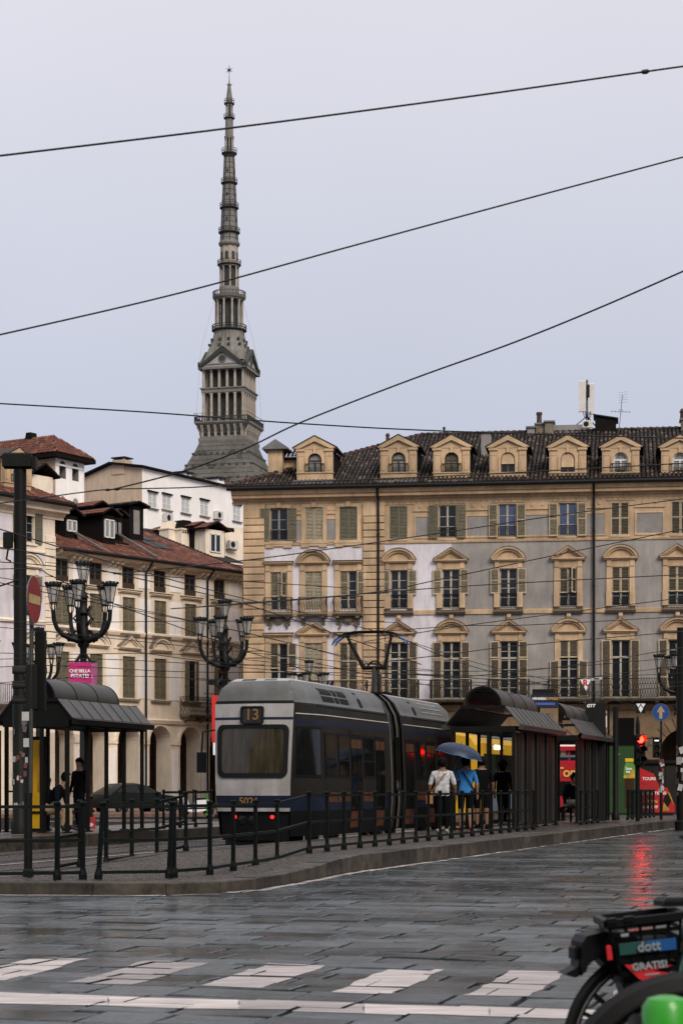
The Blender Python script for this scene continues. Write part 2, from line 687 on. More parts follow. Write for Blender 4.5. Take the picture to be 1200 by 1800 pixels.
PE = 1.25                                   # platform edge beside the track
inner = [trk(PE, s) for s in (36, 20, 5, -4, -8, -11.5)]
inner = [(p.x, p.y) for p in inner] + [(-5.4, 24.6), (-14, 25.6)]
PLAT = KERB + inner
platform = thing('tram_platform', None, None)
platform['kind'] = 'structure'


def offset_pt(i, w):
    a = KERB[max(i - 1, 0)]
    b = KERB[min(i + 1, len(KERB) - 1)]
    L = math.hypot(b[0] - a[0], b[1] - a[1])
    return (KERB[i][0] - (b[1] - a[1]) / L * w, KERB[i][1] + (b[0] - a[0]) / L * w)


pl = MB()
inn = [offset_pt(i, 0.30) for i in range(len(KERB))]
core = inn + inner
for k in range(len(core)):
    pass
bmc = MB()
rows = []
for k, (x, y) in enumerate(core):
    rows.append((x, y, plat_h(y) - 0.028))
# triangulate the platform's core by strips between kerb side and track side
left = [(trk(PE, s).x, trk(PE, s).y) for s in (-13.2, -12.6, -12, -11, -9.5, -8, -5, 0, 6, 14, 24, 36)]
ks = [(-3.2, 23.62)] + inn[4:10] + inn[10:]
right = []
for (lx, ly) in left:
    best = min(inn, key=lambda p: abs(to_trk(*p)[1] - to_trk(lx, ly)[1]))
    right.append(best)
for k in range(len(left) - 1):
    q = [left[k], right[k], right[k + 1], left[k + 1]]
    bmc.face([(x, y, plat_h(y) - 0.028) for x, y in q], M_PAVE)
bmc.face([(-14, 25.6, 0.112), (-14, 24.6, 0.112), (-4.2, 23.7, 0.112), (-2.0, 23.6, 0.112), (left[0][0], left[0][1], 0.112), (-5.4, 24.6, 0.112)], M_PAVE)
bmc.build('platform_bed', platform)

# kerb stones
i = 0
pos, seg = 0.0, 0
pts = []
for k in range(len(KERB) - 1):
    a, b = KERB[k], KERB[k + 1]
    ia, ib = inn[k], inn[k + 1]
    L = math.hypot(b[0] - a[0], b[1] - a[1])
    n = max(1, round(L / 1.05))
    for j in range(n):
        t0, t1 = j / n + 0.004 / L * 1.0, (j + 1) / n - 0.004 / L
        def lp(p, q, t):
            return (p[0] + (q[0] - p[0]) * t, p[1] + (q[1] - p[1]) * t)
        o0, o1, i0, i1 = lp(a, b, t0), lp(a, b, t1), lp(ia, ib, t0), lp(ia, ib, t1)
        dz = rnd.uniform(-0.006, 0.006)
        h0, h1 = plat_h(o0[1]) + dz, plat_h(o1[1]) + dz
        c = 0.014
        oc0, oc1 = lp(o0, i0, c / 0.3), lp(o1, i1, c / 0.3)
        v = [(*o0, -0.08), (*o1, -0.08), (*i1, -0.08), (*i0, -0.08), (*o0, h0 - c), (*o1, h1 - c), (*i1, h1), (*i0, h0), (*oc0, h0), (*oc1, h1)]
        f = [(0, 1, 5, 4), (4, 5, 9, 8), (8, 9, 6, 7), (1, 2, 6, 9, 5), (2, 3, 7, 6), (3, 0, 4, 8, 7)]
        MB().mesh(v, f, M_KERB).build('kerb_stone', platform)

# cobbles on the platform and between the rails
cob = MB()
cob2 = MB()
a = -5.2
while a < 5.0:
    s = -18.0
    while s < 8.0:
        off = 0.055 if int(a / 0.115) % 2 else 0
        p = trk(a, s + off)
        x, y = p.x, p.y
        on_pl = a > PE + 0.2 and inside(x, y, PLAT) and not any(False for _ in ())
        near_k = False
        if abs(x) < 0.1715 * y + 0.8 and y > 23:
            if inside(x, y, BEHIND_KERB):
                # distance to kerb line
                dk = min(math.hypot(x - q[0], y - q[1]) for q in KERB[:14])
                ok_in = inside(x, y, core)
                zt = plat_h(y) if a > PE else 0.0
                if a > PE + 0.32 and ok_in and dk > 0.1:
                    tgt = cob
                elif a < PE - 0.02 and (s < 0.2 or a < -1.35):
                    tgt, zt = cob2, 0.0
                elif a > PE - 0.02:
                    tgt = None
                else:
                    tgt = None
                if tgt is not None and not (a <= PE and any(abs(a - r_) < 0.09 for r_ in (-0.72, 0.72, -3.82, -2.38))):
                    zz = zt + rnd.uniform(-0.012, 0.0)
                    w = 0.048
                    t = [trk(a + sx * w * rnd.uniform(0.8, 1), s + off + sy * w * rnd.uniform(0.8, 1)) for sx, sy in ((-1, -1), (1, -1), (1, 1), (-1, 1))]
                    tt = [trk(a + sx * w * 0.66, s + off + sy * w * 0.66) for sx, sy in ((-1, -1), (1, -1), (1, 1), (-1, 1))]
                    v = [(q.x, q.y, zz - 0.016) for q in t] + [(q.x, q.y, zz) for q in tt]
                    tgt.mesh(v, [(4, 5, 6, 7), (0, 1, 5, 4), (1, 2, 6, 5), (2, 3, 7, 6), (3, 0, 4, 7)], M_SETT)
        s += 0.112
    a += 0.115
cob.build('cobbles', platform)['kind'] = 'stuff'
track_bed = MB()
track_bed.face([(*trk(a_, s_).xy, -0.012) for a_, s_ in ((-14, -13), (PE, -13), (PE, 60), (-14, 60))], M_PAVE)
tb = track_bed.build('track_bed')
tb['kind'] = 'structure'
cob2.build('cobbles', tb)['kind'] = 'stuff'
# stone lining of the platform edge beside the track
for k in range(40):
    s0, s1 = -12.5 + k * 1.2 + 0.004, -12.5 + (k + 1) * 1.2 - 0.004
    h0, h1 = plat_h(trk(PE, s0).y), plat_h(trk(PE, s1).y)
    if trk(PE, s0).y < 26.5:
        h0 = h1 = 0.14
    v = [(*trk(q, s_).xy, z) for z in (-0.08, 1) for q, s_ in ((PE, s0), (PE + 0.3, s0), (PE + 0.3, s1), (PE, s1))]
    v = [(x, y, z if z < 0.5 else (h0 if j % 4 in (0, 1) else h1)) for j, (x, y, z) in enumerate(v)]
    MB().mesh(v, [(4, 5, 6, 7), (0, 1, 5, 4), (1, 2, 6, 5), (2, 3, 7, 6), (3, 0, 4, 7)], M_KERB).build('edge_stone', platform)

# rails and the white line along the track
for r_ in (-0.72, 0.72, -3.82, -2.38):
    mb = MB()
    for s0 in range(-14, 60, 2):
        for (qa, qb, zt) in ((-0.035, 0.02, 0.004), (0.045, 0.06, 0.002)):
            v = [(*trk(r_ + q, s_).xy, z) for z in (-0.05, zt) for q, s_ in ((qa, s0), (qb, s0), (qb, s0 + 2), (qa, s0 + 2))]
            mb.mesh(v, [(4, 5, 6, 7), (0, 1, 5, 4), (2, 3, 7, 6), (1, 2, 6, 5), (3, 0, 4, 7)], M_RAIL)
    tag(mb.build('rail'), kind='structure')
mb = MB()
for s0 in range(-14, 30):
    mb.face([(*trk(q, s_).xy, 0.0035) for q, s_ in ((-1.78, s0), (-1.68, s0), (-1.68, s0 + 0.985), (-1.78, s0 + 0.985))], M_PAINT)
mb.build('track_line', tb)

# ------------------------------------------------------------------ second platform beyond the tracks
LPA = -4.72
lplat = thing('far_platform', None, None)
lplat['kind'] = 'structure'
mb = MB()
mb.face([(*trk(a_, s_).xy, 0.222) for a_, s_ in ((-8.4, -8), (LPA - 0.3, -8), (LPA - 0.3, 34), (-8.4, 34))], M_PAVE)
mb.build('platform_bed', lplat)
for k in range(35):
    s0, s1 = -8 + k * 1.2 + 0.005, -8 + (k + 1) * 1.2 - 0.005
    v = [(*trk(q, s_).xy, z) for z in (-0.08, 0.25 + rnd.uniform(-0.005, 0.005)) for q, s_ in ((LPA, s0), (LPA - 0.3, s0), (LPA - 0.3, s1), (LPA, s1))]
    MB().mesh(v, [(4, 5, 6, 7), (0, 1, 5, 4), (1, 2, 6, 5), (2, 3, 7, 6), (3, 0, 4, 7)], M_KERB).build('edge_stone', lplat)
# ================================================================== shared building kit
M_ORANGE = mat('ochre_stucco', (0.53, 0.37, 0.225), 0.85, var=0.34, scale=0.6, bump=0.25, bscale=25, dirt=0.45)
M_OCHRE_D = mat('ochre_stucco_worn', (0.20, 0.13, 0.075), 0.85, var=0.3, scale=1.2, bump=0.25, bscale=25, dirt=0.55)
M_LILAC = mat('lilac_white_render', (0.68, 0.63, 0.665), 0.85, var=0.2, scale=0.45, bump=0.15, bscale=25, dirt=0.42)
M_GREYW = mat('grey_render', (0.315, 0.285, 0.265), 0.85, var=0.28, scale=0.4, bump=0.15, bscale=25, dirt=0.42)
M_PANEL = mat('grey_panel', (0.255, 0.235, 0.22), 0.85, var=0.2, scale=1.5, dirt=0.3)
M_CREAM = mat('cream_stucco', (0.84, 0.715, 0.57), 0.85, var=0.16, scale=0.8, bump=0.2, bscale=25, dirt=0.25)
M_CREAM2 = mat('pale_panel', (0.90, 0.85, 0.82), 0.85, var=0.12, scale=0.9, dirt=0.2)
M_WHITEW = mat('white_render', (0.88, 0.83, 0.79), 0.85, var=0.10, scale=0.5, dirt=0.12)
M_BEIGEW = mat('beige_render', (0.52, 0.40, 0.30), 0.85, var=0.15, scale=0.5, dirt=0.35)
M_SHUT_D = mat('brown_louvre', (0.075, 0.056, 0.036), 0.7, var=0.35, scale=6)
M_SHUT_O = mat('weathered_louvre', (0.17, 0.143, 0.095), 0.75, var=0.4, scale=5)
M_SHUT_G = mat('green_grey_louvre', (0.135, 0.122, 0.082), 0.7, var=0.3, scale=4)
M_SHUT_L = mat('pale_louvre', (0.34, 0.285, 0.20), 0.75, var=0.3, scale=5)
M_SHUT_F = mat('shutter_frame', (0.42, 0.345, 0.225), 0.7, var=0.4, scale=7)
M_WOOD = mat('pale_window_wood', (0.38, 0.335, 0.27), 0.6, var=0.25, scale=5)
M_WHITEP = mat('white_window_paint', (0.66, 0.65, 0.63), 0.5, var=0.1, scale=5)
M_GLASS = mat('dark_window_glass', (0.012, 0.015, 0.018), 0.06, var=0.0, spec=0.32)
M_GLASSB = mat('blue_window_glass', (0.055, 0.075, 0.15), 0.08, var=0.35, scale=1.5, spec=0.6)
M_CURTAIN = mat('curtain_behind_glass', (0.27, 0.27, 0.26), 0.35, var=0.5, scale=6, stretch=(4, 1, 0.4))
M_ROOM = mat('dark_room', (0.006, 0.0055, 0.005), 0.9, var=0, spec=0.05)
M_IRON = mat('black_iron', (0.012, 0.011, 0.010), 0.6, 0.0, var=0.3, scale=8, spec=0.15)
M_RUST = mat('rusty_iron', (0.06, 0.038, 0.026), 0.7, 0.1, var=0.4, scale=8)
M_GUTTER = mat('dark_gutter', (0.009, 0.009, 0.010), 0.5, 0.0, var=0.2, spec=0.2)
M_LEAD = mat('lead_sheet', (0.16, 0.155, 0.155), 0.5, 0.3, var=0.25, scale=2)
M_STONE = mat('balcony_stone', (0.20, 0.165, 0.12), 0.85, var=0.4, scale=3, dirt=0.5)
M_TILE = [mat('roof_tile_%s' % n, c, 0.75, var=0.35, scale=9) for n, c in (
    ('brown', (0.032, 0.021, 0.016)), ('dark', (0.016, 0.011, 0.010)), ('moss', (0.045, 0.034, 0.026)), ('light', (0.12, 0.080, 0.060)))]
M_TILER = [mat('red_tile_%s' % n, c, 0.75, var=0.35, scale=9) for n, c in (
    ('red', (0.150, 0.050, 0.031)), ('dark', (0.085, 0.031, 0.022)), ('pale', (0.23, 0.10, 0.064)), ('rust', (0.12, 0.043, 0.028)))]
M_UNDER = mat('roof_underlay', (0.009, 0.0075, 0.007), 0.9, var=0.2, spec=0.1)


class Frame:
    """a facade: local x along it, y into the building, z up; at() reads where a photo pixel lies on the plane y = c"""

    def __init__(s, px, d, deg):
        s.o = Vector(((px - 600) / FPX * d, d))
        s.a = R(deg)
        s.ux = Vector((math.cos(s.a), math.sin(s.a)))
        s.uy = Vector((-math.sin(s.a), math.cos(s.a)))

    def at(s, px, py, c=0.0):
        k = (px - 600) / FPX
        x = (k * (s.o.y + c * s.uy.y) - s.o.x - c * s.uy.x) / (s.ux.x - k * s.ux.y)
        d = s.o.y + x * s.ux.y + c * s.uy.y
        return x, CAM_H + (HY - py) * d / FPX

    def x(s, px, c=0.0):
        return s.at(px, HY, c)[0]

    def loc(s):
        return (s.o.x, s.o.y, 0)


def wall_holes(mb, x0, x1, z0, z1, holes, matfn, depth=0.28, back=M_ROOM, y=0.0, reveal=None):
    xs = sorted({x0, x1, *[h[0] for h in holes], *[h[1] for h in holes]} | set(matfn.xs if hasattr(matfn, 'xs') else []))
    zs = sorted({z0, z1, *[h[2] for h in holes], *[h[3] for h in holes]} | set(matfn.zs if hasattr(matfn, 'zs') else []))
    xs = [q for q in xs if x0 <= q <= x1]
    zs = [q for q in zs if z0 <= q <= z1]
    for i in range(len(xs) - 1):
        for j in range(len(zs) - 1):
            cx, cz = (xs[i] + xs[i + 1]) / 2, (zs[j] + zs[j + 1]) / 2
            if any(h[0] < cx < h[1] and h[2] < cz < h[3] for h in holes):
                continue
            mb.face([(xs[i], y, zs[j]), (xs[i + 1], y, zs[j]), (xs[i + 1], y, zs[j + 1]), (xs[i], y, zs[j + 1])], matfn(cx, cz))
    for h in holes:
        a, b, c, d = h
        rm = reveal or matfn((a + b) / 2, (c + d) / 2)
        mb.face([(a, y, c), (a, y, d), (a, y + depth, d), (a, y + depth, c)], rm)
        mb.face([(b, y, c), (b, y + depth, c), (b, y + depth, d), (b, y, d)], rm)
        mb.face([(a, y, d), (b, y, d), (b, y + depth, d), (a, y + depth, d)], rm)
        mb.face([(a, y, c), (a, y + depth, c), (b, y + depth, c), (b, y, c)], rm)
        mb.face([(a, y + depth, c), (a, y + depth, d), (b, y + depth, d), (b, y + depth, c)], back)


_cache = {}


def cached(key, fn):
    if key not in _cache:
        _cache[key] = fn()
    return _cache[key]


def rk(*a):
    return tuple(round(q, 3) if isinstance(q, float) else q for q in a)


def frame_mesh(w, h, cols, rows, m, trans=None):
    def mk():
        b = MB()
        t, y0, y1 = 0.055, 0.09, 0.16
        b.box(-w / 2, -w / 2 + t, y0, y1, 0, h, m).box(w / 2 - t, w / 2, y0, y1, 0, h, m)
        b.box(-w / 2 + t, w / 2 - t, y0, y1, 0, t * 1.6, m).box(-w / 2 + t, w / 2 - t, y0, y1, h - t, h, m)
        if cols == 2:
            b.box(-0.05, 0.05, y0 - 0.02, y1 - 0.002, t * 1.6, h - t, m)
        for k in range(1, rows):
            z = t * 1.6 + (h - t * 2.6) * k / rows
            b.box(-w / 2 + t, w / 2 - t, y0 + 0.02, y1 - 0.01, z - 0.016, z + 0.016, m)
        if trans:
            b.box(-w / 2 + t, w / 2 - t, y0 - 0.03, y1 - 0.005, trans - 0.05, trans + 0.05, m)
        return b.data('window')
    return cached(rk('fr', w, h, cols, rows, m.name, trans), mk)


def pane_mesh(w, h, m):
    return cached(rk('pane', w, h, m.name), lambda: MB().box(-w / 2, w / 2, 0.125, 0.131, 0, h, m).data('pane'))


def shutter_mesh(w, h, slat, fr, bars=1):
    """hinged louvre leaf: x 0..w, y -0.045..0, z 0..h"""
    def mk():
        b = MB()
        t = 0.055
        b.box(0, t, -0.045, 0, 0, h, fr).box(w - t, w, -0.045, 0, 0, h, fr)
        zs = [0] + [h * (k + 1) / (bars + 1) for k in range(bars)] + [h - t]
        for z in zs:
            b.box(t, w - t, -0.044, -0.001, z, z + t, fr)
        n = max(6, int(h / 0.075))
        for k in range(n):
            z = t + (h - 2 * t) * k / n
            b.mesh([(t, -0.038, z), (w - t, -0.038, z), (w - t, -0.008, z + 0.055), (t, -0.008, z + 0.055)], [(0, 1, 2, 3)], slat)
            b.mesh([(t, -0.030, z), (w - t, -0.030, z), (w - t, -0.002, z + 0.05), (t, -0.002, z + 0.05)], [(0, 1, 2, 3)], slat)
        return b.data('shutter')
    return cached(rk('sh', w, h, slat.name, fr.name, bars), mk)


def window(parent, cx, z0, z1, w, rows=4, cols=2, fm=None, gm=None, shut=None, sm=None, sf=None, sh=None, sz=None, bars=1, trans=None, y=0.0, sw=None):
    """a window in a facade: frame with panes, and its shutters (open / closed / ajar) as sub-parts"""
    fm, gm, sm, sf = fm or M_WOOD, gm or M_GLASS, sm or M_SHUT_D, sf or M_SHUT_F
    h = z1 - z0
    win = put(frame_mesh(w, h, cols, rows, fm, trans), 'window', parent, (cx, y, z0))
    t = 0.055
    pw = (w - 2 * t - (0.10 if cols == 2 else 0)) / cols
    ph = (h - t * 2.6) / rows
    pm = pane_mesh(pw - 0.002, ph - 0.034, gm)
    for c in range(cols):
        xx = 0 if cols == 1 else (-1 if c == 0 else 1) * (0.05 + pw / 2)
        for k in range(rows):
            if shut == 'closed' and sz is None:
                continue
            put(pm, 'pane', win, (xx, 0, t * 1.6 + ph * k + 0.017))
    if shut:
        sh = sh or h
        zz = (sz - z0) if sz is not None else 0
        w2 = sw or w / 2
        sm_ = shutter_mesh(w2 - 0.004, sh, sm, sf, bars)
        if shut == 'closed':
            put(sm_, 'shutter', win, (-w2, 0.05, zz))
            put(sm_, 'shutter', win, (0.004, 0.05, zz))
        elif shut == 'open':
            put(sm_, 'shutter', win, (-w / 2 - w2 - 0.03, -0.075 if True else 0, zz), (0, 0, R(-2)))
            put(sm_, 'shutter', win, (w / 2 + 0.03, -0.085, zz), (0, 0, R(2)))
        elif shut == 'half':
            put(sm_, 'shutter', win, (-w2, 0.05, zz))
            put(sm_, 'shutter', win, (w / 2 - 0.03, 0.03, zz), (0, 0, R(-118)))
        elif shut == 'right':
            put(sm_, 'shutter', win, (-w2, 0.05, zz))
            put(sm_, 'shutter', win, (w / 2 + 0.03, -0.085, zz), (0, 0, R(2)))
        elif shut == 'left':
            put(sm_, 'shutter', win, (-w / 2 - w2 - 0.03, -0.075, zz), (0, 0, R(-2)))
            put(sm_, 'shutter', win, (0.004, 0.05, zz))
    return win


def hood_mesh(kind, W, rise, m, md):
    """window hood standing on z = 0, wall at y = 0"""
    def mk():
        b = MB()
        hw = W / 2
        b.prism([(0, 0), (-0.16, 0), (-0.16, 0.03), (-0.24, 0.07), (-0.24, 0.13), (0, 0.13)], -hw, hw, m, 'x')
        if kind == 'flat':
            b.prism([(0, 0.132), (-0.27, 0.132), (-0.29, 0.17), (0, 0.21)], -hw - 0.04, hw + 0.04, md, 'x')
            return b.data('window_hood')
        n = 2 if kind == 'tri' else 12
        outer, inner, inner2 = [], [], []
        th = 0.20
        for k in range(n + 1):
            t = -1 + 2 * k / n
            f = (1 - abs(t)) if kind == 'tri' else None
            if kind == 'tri':
                outer.append((t * (hw + 0.05), 0.132 + rise * f))
                inner.append((t * (hw - 0.22), 0.132 + max(0.0, (rise - th * 1.05) * f)))
            else:
                rad = (hw * hw + rise * rise) / (2 * rise)
                zc = rise - rad
                an = math.asin(hw / rad)
                a = an * t
                outer.append((math.sin(a) * (rad + 0.03), 0.132 + max(0.02, zc + math.cos(a) * (rad + 0.03)) * 0.97))
                rr = rad - th
                inner.append((math.sin(a) * rr, 0.132 + max(0.0, zc + math.cos(a) * rr)))
        mid = [((p[0] + q[0]) / 2, (p[1] + q[1]) / 2) for p, q in zip(outer, inner)]
        b.strip(mid, outer, -0.26, 0.0, m)
        b.strip(inner, mid, -0.17, 0.0, m)
        lip = [(p[0] * 1.02, p[1] + 0.035) for p in outer]
        b.strip(outer, lip, -0.29, 0.0, md)
        b.prism([(p[0], p[1]) for p in inner] if kind != 'tri' else inner, -0.055, 0.0, m)
        return b.data('window_hood')
    return cached(rk('hood', kind, W, rise, m.name), mk)


def surround(parent, cx, z0, z1, w, W, m, ent=0.34, pan=None):
    b = MB()
    j = (W - w) / 2
    for sgn in (-1, 1):
        xa, xb = sorted((sgn * w / 2, sgn * W / 2))
        b.box(xa, xb, -0.07, 0.0, 0, z1 - z0, m)
        b.box(xa + 0.02, xb - 0.02, -0.11, -0.072, z1 - z0 + 0.04, z1 - z0 + ent, m)
        b.prism([(-0.071, 0), (-0.15, 0), (-0.13, -0.14), (-0.071, -0.24)], xa + 0.05, xb - 0.05, m, 'x')
        if pan:
            b.box(xa - (0.02 if sgn < 0 else -0.0), xb + (0.02 if sgn > 0 else 0), -0.12, -0.072, 0.03, pan, m)
    b.box(-W / 2 + 0.004, W / 2 - 0.004, -0.066, -0.002, z1 - z0 + 0.002, z1 - z0 + ent, m)
    return b.build('window_surround', parent, (cx, 0, z0))


def railing_mesh(w, h, dep, m, n=None, style='bars'):
    def mk():
        b = MB()
        n_ = n or max(6, int(w / 0.13))
        r_ = 0.011
        def run(p, q, cnt):
            p, q = Vector(p), Vector(q)
            b.bar(p + Vector((0, 0, h)), q + Vector((0, 0, h)), 0.04, 0.035, m)
            b.bar(p + Vector((0, 0, 0.05)), q + Vector((0, 0, 0.05)), 0.03, 0.025, m)
            for k in range(cnt + 1):
                c = p.lerp(q, k / cnt)
                if style == 'lattice' and k < cnt:
                    c2 = p.lerp(q, (k + 1) / cnt)
                    for (u, v) in ((c, c2), (c2, c)):
                        b.bar(u + Vector((0, 0, 0.07)), v + Vector((0, 0, h * 0.55)), 0.02, 0.02, m)
                        b.bar(u + Vector((0, 0, h * 0.55)), v + Vector((0, 0, h - 0.03)), 0.02, 0.02, m)
                elif style == 'ogee':
                    t = (q - p).normalized() * 0.045
                    b.tube([c + Vector((0, 0, 0.06)), c + t + Vector((0, 0, h * 0.3)), c - t + Vector((0, 0, h * 0.62)), c + Vector((0, 0, h - 0.02))], 0.013, m, 4, False)
                else:
                    b.bar(c + Vector((0, 0, 0.06)), c + Vector((0, 0, h - 0.02)), 0.022, 0.022, m)
        run((-w / 2, -dep, 0), (w / 2, -dep, 0), n_)
        if dep > 0.12:
            run((-w / 2, -dep, 0), (-w / 2, -0.02, 0), 3)
            run((w / 2, -dep, 0), (w / 2, -0.02, 0), 3)
        return b.data('railing')
    return cached(rk('rail', w, h, dep, m.name, n, style), mk)


def balcony(parent, cx, z, w, dep, m, rm, rh=0.95, style='bars', brackets=2, y=0.0):
    b = MB()
    b.prism([(0, -0.16), (-dep + 0.05, -0.16), (-dep - 0.05, -0.05), (-dep - 0.05, 0), (0, 0)], -w / 2 - 0.05, w / 2 + 0.05, m, 'x')
    o = b.build('balcony', parent, (cx, y, z))
    put(railing_mesh(w, rh, dep, rm, None, style), 'railing', o, (0, 0, 0.0))
    for k in range(brackets):
        xx = -w / 2 + 0.2 + (w - 0.4) * (k / (brackets - 1) if brackets > 1 else 0.5)
        bb = MB()
        bb.prism([(0, -0.162), (-dep * 0.85, -0.162), (-dep * 0.85, -0.24), (-dep * 0.4, -0.34), (-0.06, -0.58), (0, -0.6)], -0.09, 0.09, m, 'x')
        bb.build('bracket', o, (xx, 0, 0))
    return o


def tiles(mb, o, u, v, W, L, mats, keep=None, pitch=0.215, course=0.36, rr=None, h=0.075):
    """rows of barrel tiles on the plane o + u*a + v*b (unit vectors u along the eave, v up the slope)"""
    rr = rr or random.Random(9)
    o, u, v = Vector(o), Vector(u).normalized(), Vector(v).normalized()
    n = u.cross(v).normalized()
    if n.z < 0:
        n = -n
    na, nb = int(W / pitch), int(L / course)
    for i in range(na):
        for j in range(nb):
            a, b = (i + 0.5) * pitch, j * course
            if keep and not keep(a, b + course / 2):
                continue
            jx = rr.uniform(-0.012, 0.012)
            m = mats[rr.choices(range(len(mats)), (0.46, 0.26, 0.16, 0.12))[0]]
            pts = []
            for (bb, w, lift) in ((b - 0.03 + rr.uniform(-0.01, 0.01), pitch * 0.40, 0.028), (b + course, pitch * 0.33, 0.0)):
                for t in (0, 45, 90, 135, 180):
                    pts.append(o + u * (a + jx + math.cos(R(t)) * w) + v * bb + n * (math.sin(R(t)) * h + lift + 0.01))
            mb.mesh(pts, [(k, k + 1, k + 6, k + 5) for k in range(4)] + [(0, 1, 2, 3, 4)], m)


def arch_pts(cx, zs, r, n=12):
    return [(cx - math.cos(PI * k / n) * r, zs + math.sin(PI * k / n) * r) for k in range(n + 1)]


def arch_wall(mb, x0, x1, zt, arches, m, y0, y1, ms=None):
    """a wall from the ground to zt pierced by round arches (cx, half width, springing z), y0 front, y1 back"""
    ms = ms or m
    cur = x0
    for cx, r, zs in arches:
        ap = arch_pts(cx, zs, r)
        for yy in (y0, y1):
            mb.face([(cur, yy, 0), (cx - r, yy, 0), (cx - r, yy, zs), (cx - r, yy, zt), (cur, yy, zt)], m)
            for k in range(len(ap) - 1):
                mb.face([(ap[k][0], yy, ap[k][1]), (ap[k + 1][0], yy, ap[k + 1][1]), (ap[k + 1][0], yy, zt), (ap[k][0], yy, zt)], m)
        full = [(cx - r, 0)] + ap + [(cx + r, 0)]
        for k in range(len(full) - 1):
            p, q = full[k], full[k + 1]
            mb.face([(p[0], y0, p[1]), (q[0], y0, q[1]), (q[0], y1, q[1]), (p[0], y1, p[1])], ms)
        cur = cx + r
    for yy in (y0, y1):
        mb.face([(cur, yy, 0), (x1, yy, 0), (x1, yy, zt), (cur, yy, zt)], m)


